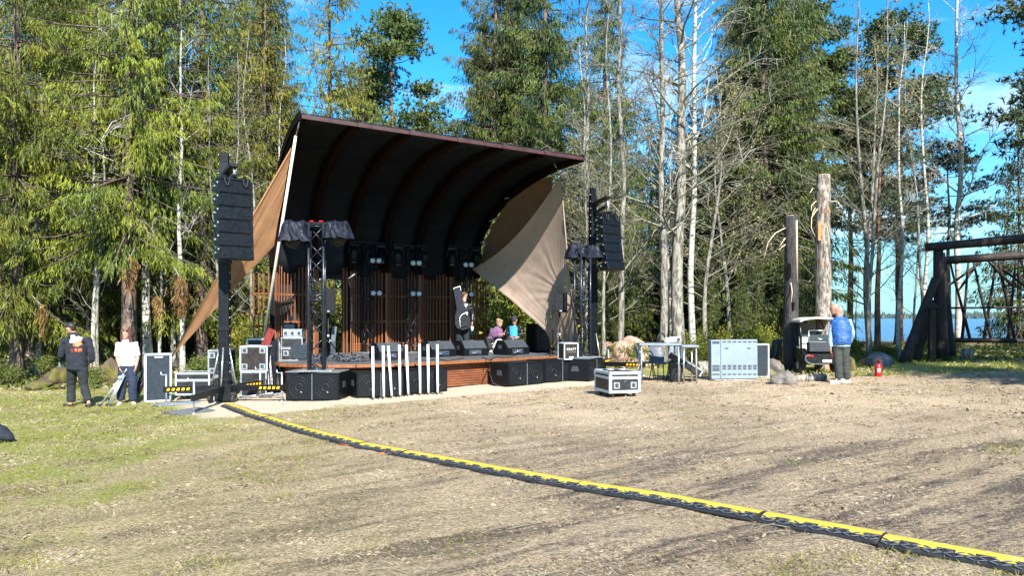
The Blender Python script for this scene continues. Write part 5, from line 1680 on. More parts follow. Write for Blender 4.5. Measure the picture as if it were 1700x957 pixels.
# old man in a blue vest beside the cart
b_ = G(1394, 637)
person('bald man in blue quilted vest and grey trousers beside the golf cart', b_, (1394, 637),
    dict(head=(1386, 513, -.02), neck=(1393, 527, .02), chest=(1396, 543, 0), pelvis=(1396, 570, 0), sh1=(1383, 534, .05), el1=(1379, 557, .03), wr1=(1379, 577, -.02), sh2=(1409, 533, -.03), el2=(1415, 554, .05), wr2=(1410, 571, .20),
         hip1=(1390, 574, .02), kn1=(1391, 604, .0), an1=(1393, 631, 0), toe1=(1378, 635.5, -.02), hip2=(1402, 574, -.02), kn2=(1403, 604, -.03), an2=(1407, 630, -.02), toe2=(1396, 634, -.04)),
    (-.97, .10, -.12), dict(top='vest', top_mat='vest', sleeveless=True, under='shirt_blue', trouser_mat='trouser_green', shoe='shoe_light', hem=.03, skin='skin_red', belly=.03, hair=None, leg=1.15), 1.03, None, 1.16)
MANB = b_
b2_ = b_ + Vector((.43, .75, .012))
person('person mostly hidden behind the man in blue vest, in pale trousers', b2_, (1405, 634),
    dict(head=(1395, 520, 0), neck=(1400, 531, 0), chest=(1402, 546, 0), pelvis=(1402, 571, 0), sh1=(1391, 538, 0), el1=(1390, 558, 0), wr1=(1391, 574, -.1), sh2=(1412, 538, 0), el2=(1413, 557, 0), wr2=(1411, 574, -.1),
         hip1=(1397, 574, 0), kn1=(1398, 603, 0), an1=(1399, 629, 0), toe1=(1392, 633, -.1), hip2=(1406, 574, 0), kn2=(1407, 603, 0), an2=(1408, 629, 0), toe2=(1402, 633, -.1)),
    (-.95, -.2, -.1), dict(top='shirt', top_mat='cream', trouser_mat='cream', hair='hair_grey', hairline=.6, shoe='shoe_light'), .95, None, 1.0)

# guitarist with bag on the stage
b_ = Dk(768, 586.0)
_, V, *_r = person('person on stage facing away with a black guitar bag on the back', b_, (768, 586),
    dict(head=(771, 490, .08), neck=(771, 501, .04), chest=(770, 514, .02), pelvis=(768, 535, .0), sh1=(760, 507, .02), el1=(757, 524, .08), wr1=(758, 538, -.02), sh2=(781, 507, .02), el2=(785, 522, .06), wr2=(784, 536, -.04),
         hip1=(763, 538, 0), kn1=(762, 562, -.02), an1=(761, 582, 0), toe1=(759, 585, .15), hip2=(773, 538, 0), kn2=(774, 562, -.02), an2=(776, 582, 0), toe2=(778, 585, .15)),
    (.62, .75, .0), dict(top='jacket', top_mat='bag_black', trouser_mat='trouser_dark', hair='hair_red', hairline=.5, shoe='shoe_dark', leg=1.2), 1.0, None, 1.05)
t = thing('guitar_bag', 'black guitar bag with white piping worn on the back, neck upward', 'guitar bag', b_ + Vector((0, -.26, 0)))
k_ = b_.y / 1260
def gb(px, py): return ((px - 768) * k_, (586 - py) * k_)
body_o = [gb(*q) for q in ((762, 508), (770, 507), (776, 513), (779, 521), (781, 531), (782, 540), (778, 546), (769, 548), (760, 545), (757, 538), (757, 526), (759, 516))]
MB().prism(body_o, (0, -.05, 0), (1, 0, 0), (0, 0, 1), (0, .16, 0)).build('body', M['hoodie'], t)
MB().prism([gb(*q) for q in ((754, 479), (765, 476.5), (769, 499), (773, 513), (760, 514), (757, 497))], (0, -.03, 0), (1, 0, 0), (0, 0, 1), (0, .11, 0)).build('neck', M['hoodie'], t)
MB().prism([gb(*q) for q in ((764, 525), (777, 519), (779, 530), (778, 542), (766, 544))], (0, -.085, 0), (1, 0, 0), (0, 0, 1), (0, .034, 0)).build('pocket', M['bag_black'], t)
q = MB(); q.tube([Vector((*gb(765.5, 544), 0)).xzy + Vector((0, -.09, 0)), Vector((*gb(764.5, 528), 0)).xzy + Vector((0, -.09, 0)), Vector((*gb(768, 523), 0)).xzy + Vector((0, -.09, 0)), Vector((*gb(777, 518.5), 0)).xzy + Vector((0, -.09, 0))], .010, 5); q.build('piping', M['white_paint'], t)
q = MB(); q.tube([Vector((*gb(754.5, 482), 0)).xzy + Vector((0, -.035, 0)), Vector((*gb(755, 479), 0)).xzy + Vector((0, -.035, 0)), Vector((*gb(765, 476.5), 0)).xzy + Vector((0, -.035, 0)), Vector((*gb(766.5, 484), 0)).xzy + Vector((0, -.035, 0))], .014, 5); q.build('piping', M['white_paint'], t)
q = MB(); q.prism([gb(*w) for w in ((775, 520), (778, 520), (776.5, 524))], (0, -.0885, 0), (1, 0, 0), (0, 0, 1), (0, .003, 0)); q.build('emblem', M['white_paint'], t)
t = thing('paper_cup', 'small white cup held low by the person with guitar bag', 'cup', b_ + V['wr2'] + Vector((.0, -.06, -.24)))
MB().tube([(0, 0, 0), (0, 0, .12)], [.032, .042], 10).build('cup', M['white_paint'], t); MB().cyl((0, 0, .12), (0, 0, .13), .044).build('lid', M['cream'], t)

# seated pair
b_ = Dk(822, 585.5)
t = thing('equipment_box', 'low black box that the seated woman sits on', 'box', b_ + Vector((.0, .15, 0)), .2)
MB().box((0, 0, .15), (.5, .4, .30), None, .01).build('body', M['case_black'], t); MB().box((0, -.2, .26), (.5, .012, .03)).build('rim', M['alu'], t)
person('woman with fair hair in plaid shirt sitting on stage looking down', b_, (822, 585.5),
    dict(head=(829, 536, -.05), neck=(825, 544, -.02), chest=(823, 551, 0), pelvis=(819, 565, .08), sh1=(816, 549, .08), el1=(821, 560, -.08), wr1=(831, 556, -.22), sh2=(831, 549, -.05), el2=(831, 560, -.18), wr2=(837, 553, -.26),
         hip1=(815, 567, .05), kn1=(811, 566, -.28), an1=(815, 581, -.30), toe1=(820, 584, -.42), hip2=(823, 567, .05), kn2=(832, 567, -.28), an2=(834, 581, -.22), toe2=(838, 584, -.3)),
    (.75, -.55, -.36), dict(top='shirt', top_mat='plaid', trouser_mat='trouser_dark', hair='hair_fair', hair_len=.10, hairline=.55, shoe='shoe_light', hem=.0), .95, None, 1.05)
t = thing('cloth_bundle', 'cream cloth bag spilling over knees of the seated woman', 'cloth bag', b_ + Vector((.14, -.38, 0)))
q = MB(); rings = []
for z, r in ((0, .17), (.08, .2), (.2, .19), (.3, .15), (.36, .12), (.39, .05)):
    rings.append([Vector((math.cos(a) * r * 1.05 + .02 * mnoise.noise(Vector((a * 2, z * 9, 1))), math.sin(a) * r * .8, z + .02 * mnoise.noise(Vector((a, z * 6, 4))))) for a in np.linspace(0, 2 * math.pi, 17)[:-1]])
q.loft(rings); m2 = remeshed(q, .014, 2, .02, 10, 7); o = link('bag', m2, t); m2.materials.append(M['cream'])
b_ = Dk(853, 586.5)
t = thing('equipment_box', 'black box under the seated person in blue', 'box', b_ + Vector((0, .15, 0)), .1)
MB().box((0, 0, .17), (.5, .4, .34), None, .01).build('body', M['case_black'], t); MB().box((0, -.2, .3), (.5, .012, .03)).build('rim', M['alu'], t)
_, V, *_r = person('person in black cap and dark jacket over bright blue sitting on stage', b_, (853, 586.5),
    dict(head=(854, 531, -.02), neck=(854, 540, 0), chest=(854, 548, 0), pelvis=(854, 564, .08), sh1=(845, 545, .02), el1=(843, 557, -.05), wr1=(848, 560, -.24), sh2=(864, 545, .02), el2=(867, 557, -.02), wr2=(860, 560, -.22),
         hip1=(849, 566, .05), kn1=(845, 564, -.32), an1=(846, 582, -.3), toe1=(844, 585, -.42), hip2=(859, 566, .05), kn2=(862, 564, -.32), an2=(862, 582, -.3), toe2=(864, 585, -.42)),
    (-.15, -.92, -.25), dict(top='jacket', top_mat='bag_black', trouser_mat='trouser_dark', cap=True, shoe='shoe_dark', hem=.0), .97, None, 1.15)
t = thing('blue_shirt_front', 'bright blue cloth held open on lap of the seated capped person', 'cloth', b_ + Vector((-.0, -.17, 0)))
q = MB(); k_ = b_.y / 1260
q.loft([[Vector(((px - 853) * k_, dy, (586.5 - py) * k_)) for px, dy in ((846 + i * .3, -.02 - .0), (850, -.05), (853, -.06), (858 - i * .2 + (py > 550) * 1.5, -.03))] for i, py in enumerate((541.5, 547, 553, 559))], False, True, False)
q.build('fabric', M['blue_jacket'], t)

# ------------------------------------------------------------------ right hand side equipment
c, rz, w = fplace((1008, 661.5), (1055, 660), .78)
c.x += .0
t = flight_case('low wheeled flight case with two latches on the open ground', c, math.radians(14), .66, .85, .42, caster=.10, frame='alu_white', e=.05, handles=((-.27, .36), (.27, .36)), lid=.12, panel='case_black')
MB().box((0, -.05, .525), (.44, .62, .012), None, .004).build('top_panel', M['hoodie'], t)
for s in (-.12, .14): MB().box((s, .1, .534), (.1, .2, .004)).build('label', M['white_paint'], t)
for s in (-1, 1): MB().box((s * .02, -.427, .33), (.012, .004, .012)).build('rivet', M['alu'], t)

def folding_table(label, x0, x1, ytop, legs, Y, d):
    p0 = P(x0, ytop, Y); p1 = P(x1, ytop + 1, Y); g = gz((p0.x + p1.x) / 2, Y); w = p1.x - p0.x; h = p0.z - g
    t = thing('folding_table', label, 'table', Vector(((p0.x + p1.x) / 2, Y, g)), -.06, 'folding tables by the birches')
    MB().box((0, 0, h - .025), (w, d, .05), None, .012).build('tabletop', M['tabletop'], t)
    for sx in (-1, 1):
        for sy in (-1, 1): MB().tube([(sx * (w / 2 - .06), sy * (d / 2 - .05), h - .05), (sx * (w / 2 - .05), sy * (d / 2 - .05), 0)], .018, 6).build('leg', M['alu'], t)
        MB().tube([(sx * (w / 2 - .055), -d / 2 + .05, h * .5), (sx * (w / 2 - .055), d / 2 - .05, h * .5)], .012, 6).build('crossbar', M['steel'], t)
    return t, h
tb, th = folding_table('longer grey folding table before the birch trunks', 1059, 1127, 570, None, 18.0, .7)
tb2, th2 = folding_table('shorter grey folding table at the right of the longer one', 1128, 1156, 573, None, 17.9, .7)
t = thing('projector', 'small white device lying on the folding table', 'device', P(1118, 570.5, 18.0) + Vector((0, .1, .015)), -.15)
MB().box((0, 0, .07), (.36, .24, .12), rot(0, -.12, 0), .03).build('body', M['white_paint'], t); MB().cyl((.13, -.13, .08), (.13, -.115, .08), .045).build('lens', M['slot'], t)
t = thing('black_bag', 'black arched bag handle upright on the folding table', 'bag', P(1100, 570, 18.05) + Vector((0, .12, .0)))
MB().tube([(-.09, 0, .03), (-.085, 0, .15), (-.03, 0, .23), (.04, 0, .22), (.08, 0, .14)], .022, 8).build('handle', M['rubber'], t); MB().box((-.03, .05, .03), (.2, .12, .06), None, .02).build('body', M['bag_black'], t)

def chair(label, px, py, Y, rz):
    p = GY(px, Y); t = thing('plastic_chair', label, 'chair', p, rz, 'grey plastic chairs by the folding tables')
    q = MB(); rings = []
    for j in range(9):
        v = j / 8
        row = []
        for i in range(9):
            u = i / 8 * 2 - 1; w = .21 - .03 * (v > .6) * (v - .6)
            if v < .5: y = -.2 + .4 * v / .5; z = .44 + .03 * u * u - .02 * math.sin(math.pi * v / .5)
            else: y = .2 + .10 * (v - .5) / .5; z = .46 + .40 * (v - .5) / .5
            row.append(Vector((u * w * (1 - .25 * max(0, v - .8) * 5 * abs(u) ** 3), y - .05 * u * u * (v > .5), z)))
        rings.append(row)
    q.loft(rings, False, True, False); o = q.build('shell', M['plastic_grey'], t)
    sm = o.modifiers.new('thickness', 'SOLIDIFY'); sm.thickness = .014
    for sx in (-1, 1):
        for sy in (-1, 1): MB().tube([(sx * .15, sy * .13, .43), (sx * .21, sy * .2, 0)], .013, 6).build('leg', M['black_metal'], t)
    return t
chair('grey plastic chair in middle under the longer folding table', 1097, 600, 18.6, .35)
chair('grey plastic chair beneath the white device', 1122, 600, 19.0, -.3)
chair('grey plastic chair at the left end behind longer table', 1074, 600, 18.9, 1.5)
# tilted black road case under the table
t = thing('road_case', 'long black road case tilted on its stand under the tables', 'flight case', GY(1137, 18.4), -.2)
R = rot(0, .55, 0); q = MB(); q.box((0, 0, .42), (.85, .5, .16), R, .02); q.build('body', M['case_black'], t)
q = MB()
for s in (-1, 1): q.box(Vector((0, 0, .42)) + R @ Vector((0, s * .25, .08)), (.86, .025, .025), R)
q.build('edge_frame', M['alu'], t); q = MB(); q.box(Vector((0, 0, .42)) + R @ Vector((.43, 0, 0)), (.03, .48, .15), R, .01); q.build('end_panel', M['white_paint'], t)
q = MB(); q.box((-.22, 0, .25), (.3, .42, .5), None, .02); q.build('stand', M['bag_black'], t)
q = MB(); q.box(Vector((0, 0, .42)) + R @ Vector((.0, 0, .083)), (.5, .3, .006), R); q.build('top_panel', M['hoodie'], t)

# big ventilated steel panel
c, rz, w = fplace((1181, 633), (1258, 631), .28)
t = thing('ventilated_cabinet', 'pale steel cabinet with rows of vent slots standing on the grass', 'metal cabinet', c, rz)
H = P(1215, 565, c.y).z - c.z
MB().box((0, 0, H / 2 + .03), (w, .26, H - .04), rot(0, -.012, 0), .008).build('body', M['panel_grey'], t)
MB().box((-w * .295, -.133, H / 2 + .03), (.012, .004, H * .93)).build('seam', M['slot'], t)
slot_me = MB().box((0, 0, 0), (.086, .006, .026)).mesh('vent_slot', M['slot'])
for zf in (.93, .895, .345, .305, .26, .225, .13):
    for x in list(np.linspace(-.22, .44, 7)) + [-.44, -.36]:
        if zf == .895 and x > -.3: continue
        if zf == .225 and x > -.3: continue
        link('vent_slot', slot_me, t, (x * w, -.1335, H * zf + .03))
for x in (-.17, .31): link('handle_slot', slot_me, t, (x * w, -.1335, H * .77 + .03))
MB().box((0, -.02, .02), (w * .98, .2, .04), None, .01).build('base', M['steel'], t)
MB().tube([(-w * .47, -.12, .04), (-w * .44, -.3, .015)], .014, 6).build('foot', M['steel'], t)
c = GY(1263.5, 18.95)
flight_case('upright dark felt-lined case lid beside the pale steel cabinet', c, .04, .36, .14, .84, panel='lid_blue', frame='alu_white', e=.03)

# fire extinguisher
t = thing('fire_extinguisher', 'red fire extinguisher standing alone on the lawn', 'fire extinguisher', G(1458, 626))
MB().tube([(0, 0, 0), (0, 0, .02), (0, 0, .26), (0, 0, .31), (0, 0, .33)], [.075, .08, .08, .05, .025], 16).build('cylinder', M['red'], t)
MB().box((0, -.01, .36), (.05, .1, .05), None, .01).build('valve', M['slot'], t); MB().box((0, -.05, .40), (.025, .12, .015), rot(.3, 0, 0)).build('lever', M['red'], t)
MB().tube([(.03, 0, .35), (.10, -.02, .30), (.10, -.02, .1)], .012, 6).build('hose', M['rubber'], t); MB().box((-.02, -.081, .16), (.06, .006, .09)).build('label', M['white_paint'], t)

# golf cart seen from behind
g = G(1361, 621); t = thing('golf_cart', 'black golf cart with pale roof parked in front of the standing logs', 'golf cart', g, math.radians(-8))
W_ = 1.0
rf = MB(); rings = []
for y in np.linspace(-.15, 1.6, 8):
    e = 1 - .04 * (abs(y - .7) / .9) ** 2
    rings.append([Vector((x * W_ * .53 * e, y, 1.40 + .07 * (1 - x * x) * e - (.05 if abs(x) > .99 else 0))) for x in np.linspace(-1, 1, 13)] + [Vector((x * W_ * .52 * e, y, 1.355 + .07 * (1 - x * x) * e - (.03 if abs(x) > .99 else 0))) for x in np.linspace(1, -1, 13)])
rf.loft(rings); rf.build('roof', M['cart_roof'], t)
for sx in (-1, 1):
    MB().tube([(sx * .46, .0, .5), (sx * .47, .0, 1.0), (sx * .49, .05, 1.37)], .03, 8).build('roof_post', M['cart_body'], t)
    MB().tube([(sx * .44, 1.45, .45), (sx * .46, 1.4, 1.37)], .022, 8).build('roof_post', M['cart_body'], t)
    MB().tube([(sx * .28, -.02, .72), (sx * .28, -.02, 1.12)], .014, 6).build('rear_rail', M['steel'], t)
    q = MB(); poly = [(-.12, .22), (.1, .16), (.45, .16), (.5, .38), (1.1, .24), (1.65, .3), (1.7, .6), (1.35, .68), (.5, .62), (0, .66), (-.15, .5)]
    q.prism(poly, (sx * .40 - .05, 0, 0), (0, 1, 0), (0, 0, 1), (.10, 0, 0)); q.build('side_panel', M['cart_body'], t)
    for y in (.2, 1.4):
        w_ = MB(); w_.tube([(sx * .42 - .085, y, .2), (sx * .42 - .06, y, .2), (sx * .42 + .06, y, .2), (sx * .42 + .085, y, .2)], [.165, .2, .2, .165], 18); wo_ = w_.build('wheel', M['rubber'], t)
        q = MB(); q.cyl((sx * .42 + sx * .086, y, .2), (sx * .42 + sx * .095, y, .2), .1); q.build('rim', M['steel'], wo_)
MB().tube([(-.28, -.02, 1.12), (.28, -.02, 1.12)], .014, 6).build('rear_rail', M['steel'], t)
MB().box((0, .45, .42), (.78, 1.1, .34), None, .06).build('body', M['cart_body'], t)
q = MB(); q.prism([(-.38, .26), (.38, .26), (.44, .36), (.42, .54), (-.42, .54), (-.44, .36)], (0, -.2, 0), (1, 0, 0), (0, 0, 1), (0, .2, 0)); q.build('rear_bumper', M['cart_body'], t)
MB().box((-.0, -.14, .70), (.66, .3, .25), None, .02).build('tray', M['bag_grey'], t)
q = MB(); q.prism([(-.30, 0), (.30, 0), (.30, .12), (.14, .12), (.08, .07), (.0, .05), (-.08, .12), (-.30, .12)], (0, -.03, .83), (1, 0, 0), (0, 0, 1), (0, .03, 0)); q.build('tray_lip', M['bag_grey'], t)
MB().box((0, .5, .75), (.8, .16, .5), rot(-.15, 0, 0), .05).build('seat_back', M['cream'], t); MB().box((0, .8, .62), (.8, .5, .12), None, .05).build('seat', M['cream'], t)
MB().box((.13, -.206, .34), (.22, .008, .07), None, .004).build('number_plate', M['white_paint'], t)
for s in (-.27, .30): MB().box((s, -.206, .47), (.13, .012, .05), None, .01).build('tail_light', M['red'], t)
q = MB(); q.tube([(-.3, -.21, .5), (-.40, -.215, .46), (-.40, -.215, .34), (-.28, -.21, .27), (.1, -.21, .25)], .012, 6); q.build('trim', M['lens'], t)
MB().box((0, 1.42, 1.0), (.84, .02, .6), rot(.1, 0, 0), .004).build('windscreen', M['lens'], t)

# bin-bag stand
g = G(1302, 606); t = thing('rubbish_bag_stand', 'rubbish bag stand with hanging black bags beside the dark standing log', 'rubbish stand', g)
for sx in (-1, 1): MB().tube([(sx * .22, 0, 0), (sx * .22, 0, .78)], .018, 6).build('post', M['steel'], t)
MB().box((-.12, 0, .80), (.42, .34, .03), rot(0, .05, 0), .01).build('lid', M['mat_grey'], t)
for sx, sd_ in ((-.2, 1), (.24, 2)):
    q = MB(); rings = []
    for z, r in ((.76, .15), (.6, .15), (.4, .17), (.2, .19), (.08, .15), (.05, .03)):
        rings.append([Vector((sx * (1 + (.78 - z) * .5) + math.cos(a) * r * (1 + .2 * mnoise.noise(Vector((a * 2, z * 5, sd_)))), math.sin(a) * r, z)) for a in np.linspace(0, 2 * math.pi, 15)[:-1]])
    q.loft(rings); q.build('bag', M['bag_black'] if sd_ == 1 else M['pvc'], t)

# ------------------------------------------------------------------ cable ramp across the lawn
pts = [(378, 671), (430, 689.5), (480, 704), (540, 720.5), (600, 736), (660, 746.5), (720, 757), (800, 772), (870, 786), (960, 802), (1050, 816), (1140, 831), (1230, 848), (1320, 862), (1400, 877), (1480, 893), (1560, 908), (1640, 920), (1700, 931), (1800, 952), (1900, 968)]
line = [G(q[0], q[1] + (q[1] - HZ) * .030) for q in pts]
dist = [0]
for a, b2 in zip(line[:-1], line[1:]): dist.append(dist[-1] + (b2 - a).length)
def along(d):
    d = max(0, min(dist[-1] - 1e-4, d))
    for i in range(len(line) - 1):
        if d <= dist[i + 1]: return line[i].lerp(line[i + 1], (d - dist[i]) / (dist[i + 1] - dist[i]))
ramp = thing('cable_ramp', 'long black cable ramp with yellow lids crossing the trampled lawn', 'cable ramp', along(dist[-1] / 2))
ML = .92; nmod = int(dist[-1] / ML)
for i in range(nmod):
    wv = lambda q: Vector((0, .05 * mnoise.noise(Vector((q * .8, 2, 5))), 0))
    a = along(i * ML + .004) + wv(i); b2 = along((i + 1) * ML - .004) + wv(i + 1)
    d = (b2 - a); L = d.length; d.normalize(); n = Vector((-d.y, d.x, 0)).normalized()   # n points to the far side
    if n.y < 0: n = -n
    up_ = Vector((0, 0, 1)); w0 = .115
    prof = [(-w0 - .03, .0), (-w0 - .03, .012), (-.042, .047), (.05, .047), (w0 + .03, .012), (w0 + .03, .0)]
    jit = Vector((R_.uniform(-.012, .012), R_.uniform(-.02, .02), R_.uniform(0, .010)))
    q = MB(); rings = [[a + d * s * L + n * p[0] + up_ * (p[1] + .002) + jit for p in prof] for s in (0, 1)]
    q.loft(rings, True, False); mo = wb(q, 'ramp_module', M['rubber'], ramp)
    def child(mbx, nm, mt, kind=None):
        Lc = ramp.location; mbx.v = [(v[0] - Lc[0], v[1] - Lc[1], v[2] - Lc[2]) for v in mbx.v]; return mbx.build(nm, mt, mo, None, kind)
    # yellow lid with castellated edges
    q = MB(); k = 4; xs = np.linspace(0.003, L - .003, 2 * k + 1)
    for j in range(2 * k):
        zz = .0535
        for side in (1, -1):
            e = .065 if side > 0 else (.078 if j % 2 == 0 else .044)
            tw_ = .05 if side > 0 else .042
            c = [(xs[j], 0, zz + .004), (xs[j + 1], 0, zz + .004), (xs[j + 1], side * tw_, zz), (xs[j], side * tw_, zz)]
            q.add([a + d * p[0] + n * p[1] + up_ * p[2] + jit for p in c], [(0, 1, 2, 3) if side > 0 else (3, 2, 1, 0)])
            drop = zz - (e - tw_) * .40
            c = [(xs[j], side * tw_, zz), (xs[j + 1], side * tw_, zz), (xs[j + 1], side * e, drop), (xs[j], side * e, drop)]
            q.add([a + d * p[0] + n * p[1] + up_ * p[2] + jit for p in c], [(0, 1, 2, 3) if side > 0 else (3, 2, 1, 0)])
            c2 = [(p[0], p[1], p[2] - .012) for p in (c[3], c[2])]
            q.add([a + d * p[0] + n * p[1] + up_ * p[2] + jit for p in (c[3], c[2], c2[1], c2[0])], [(0, 1, 2, 3) if side > 0 else (3, 2, 1, 0)])
    child(q, 'lid', M['yellow'])
    # diamond tread ribs on both slopes
    q = MB(); ncol = int(L / .062)
    for side in (-1, 1):
        for r in range(3):
            for j in range(ncol):
                o_ = (.075 + .023 * r) * side; zc = .049 - (abs(o_) - .045) * .33 + .004
                cx = (j + .5 + .0) * L / ncol; sg = 1 if (j + r) % 2 else -1
                for (ux, uy) in ((.026, .010 * sg),):
                    c = a + d * cx + n * o_ + up_ * (zc + .003) + jit; e1 = (d * ux + n * uy); e2 = (d * -uy + n * ux).normalized() * .005
                    sl = up_ * (-.4 * side * uy)
                    q.add([c - e1 - e2 - sl, c + e1 - e2 + sl, c + e1 + e2 + sl, c - e1 + e2 - sl, c + up_ * .006], [(0, 1, 4), (1, 2, 4), (2, 3, 4), (3, 0, 4)])
    child(q, 'tread', M['rubber_tread'], 'stuff')
t = thing('orange_cable', 'thin orange cable lying beside the cable ramp', 'cable', G(605, 743))
q = MB(); pp = [G(x, y) + Vector((0, 0, .015)) for x, y in ((562, 739), (578, 742.5), (598, 745.5), (615, 747.5), (632, 750), (642, 754), (630, 756))]
q.tube(pp, .012, 6); wb(q, 'cable', M['orange'], t)
# mats and boards by the tower
for (c4, lb, mt, nm) in (([(272, 686), (300, 692), (357, 683), (330, 678)], 'flat grey mat under the outrigger foot of near tower', 'mat_grey', 'ground_mat'), ([(253, 673.5), (262, 676), (334, 670), (325, 667.5)], 'pale narrow board lying at foot of the felt-lined lid', 'panel_grey', 'ground_board')):
    v = [G(*q) for q in c4]; t = thing(nm, lb, 'mat' if nm == 'ground_mat' else 'board', sum(v, Vector()) / 4)
    q = MB(); q.loft([[p + Vector((0, 0, .006)) for p in v], [p + Vector((0, 0, .022)) for p in v]], True, False); wb(q, 'sheet', M[mt], t)
# loose silver pipes under the tower
t = thing('pipe_bundle', 'loose silver pipes and clamps lying on the sand behind the near tower', 'pipes', G(422, 662))
for k in range(7):
    q = MB(); a = R_.uniform(-.5, .5); q.tube([(-.3 + .1 * k, -.05 + .02 * k, .03 + .02 * (k % 2)), (-.3 + .1 * k + math.cos(a) * .45, math.sin(a) * .45, .05 + R_.uniform(0, .1))], .02, 6); q.build('pipe', M['alu'], t)
# dark bag at the left edge
g = G(2, 738); t = thing('black_fabric_bag', 'black fabric bag lying on the grass at the picture\'s left edge', 'bag', g + Vector((-.27, .12, 0)))
q = MB(); rings = []
for x, r in ((-.6, .1), (-.45, .2), (-.2, .25), (.05, .23), (.22, .16), (.33, .085), (.37, .03)):
    rings.append([Vector((x, math.cos(a) * r * .75, .03 + r * .62 + math.sin(a) * r * .68 + .02 * mnoise.noise(Vector((x * 5, a, 2))))) for a in np.linspace(0, 2 * math.pi, 15)[:-1]])
q.loft(rings); m2 = remeshed(q, .02, 2, .012, 7, 3); o = link('bag', m2, t); m2.materials.append(M['hoodie'])
# ------------------------------------------------------------------ rocks, logs, swing frame
def rock(name, label, cat, c, r, material, seed, rough=.35):
    t = thing(name, label, cat, c)
    bm = bmesh.new(); bmesh.ops.create_icosphere(bm, subdivisions=4, radius=1)
    for v in bm.verts:
        n = v.co.normalized(); f = 1 + rough * mnoise.noise(n * 1.3 + Vector((seed, 0, 0))) + rough * .5 * mnoise.noise(n * 3.1 + Vector((seed, 4, 0))) + rough * .18 * mnoise.noise(n * 8 + Vector((seed, 0, 7)))
        v.co = Vector((n.x * r[0], n.y * r[1], n.z * r[2])) * f
    me = bpy.data.meshes.new('stone'); bm.to_mesh(me); bm.free(); me.materials.append(M[material])
    me.polygons.foreach_set('use_smooth', np.ones(len(me.polygons), dtype=bool))
    link('stone', me, t); return t
def rock_px(name, label, cat, x0, x1, ytop, ybot, Y, depth, material, seed, rough=.3):
    p = GY((x0 + x1) / 2, Y); w = (x1 - x0) / 1260 * Y / 2; h = (P(0, ytop, Y).z - p.z)
    rock(name, label, cat, p + Vector((0, 0, h * .25)), (w, depth, h * .75), material, seed, rough)
rock_px('boulder', 'big pink granite boulder with moss behind the birch trunks', 'boulder', 996, 1085, 561, 610, 24.5, 1.2, 'granite', 3)
rock_px('boulder', 'low mossy boulder right under the thickest birch trunks', 'boulder', 1075, 1135, 588, 612, 25.0, .8, 'mossy', 5)
rock_px('boulder', 'pale grey rock behind the felt-lined lid near steel cabinet', 'boulder', 1268, 1296, 598, 612, 20.5, .4, 'grey_rock', 8)
rock_px('boulder', 'flat pale rock lying in front of the golf cart', 'boulder', 1281, 1322, 618, 637, 17.2, .3, 'grey_rock', 11, .4)
rock_px('boulder', 'smooth bluish boulder behind the fire extinguisher', 'boulder', 1440, 1476, 584, 602, 21.5, .5, 'blue_rock', 14, .15)
rock_px('boulder', 'brown round boulder just right of the man in blue vest', 'boulder', 1403, 1418, 592, 609, 20.5, .25, 'mossy', 17, .15)
rock_px('boulder', 'mossy forest boulder behind the woman in white', 'boulder', 170, 206, 598, 640, 21.5, .5, 'mossy', 21)
rock_px('boulder', 'low mossy mound in the shade left of the hooded man', 'boulder', 48, 84, 632, 655, 20.6, .5, 'mossy', 24)
rock_px('boulder', 'dark mossy mound between forest edge and the hooded man', 'boulder', 84, 116, 610, 650, 22.0, .6, 'mossy', 27)
def log_lying(label, pa, pb, r0, r1, material='bark_log', end=True, name='fallen_log'):
    a = Vector(pa); b_ = Vector(pb); t = thing(name, label, 'log', a); d = b_ - a; pts = []; rad = []
    for i in range(9):
        f = i / 8; pts.append(d * f + Vector((0, 0, .03 * mnoise.noise(Vector((f * 3, 1, a.x)))))); rad.append((r0 + (r1 - r0) * f) * (1 + .08 * mnoise.noise(Vector((f * 6, a.x, 2)))))
    MB().tube(pts, rad, 14).build('trunk', M[material], t)
    if end:
        e = -d.normalized() * .004; MB().tube([e, e * 2], [r0 * .93, r0 * .92], 14).build('cut_end', M['cut_wood'], t)
    return t
g = GY(1156, 20.0); log_lying('thick cut log with orange sawn end left of the steel cabinet', g + Vector((0, 0, .17)), g + Vector((1.3, .45, .2)), .20, .2, 'bark_grey')
g = G(1318, 634); log_lying('weathered grey log lying between flat rock and old man', g + Vector((0, 0, .06)), G(1372, 632) + Vector((0, 0, .06)), .09, .11, 'bark_log', False)
g = GY(1432, 22.0); log_lying('short pale log piece left of the bluish boulder', g + Vector((0, 0, .1)), g + Vector((.35, .3, .1)), .11, .11, 'bark_log')
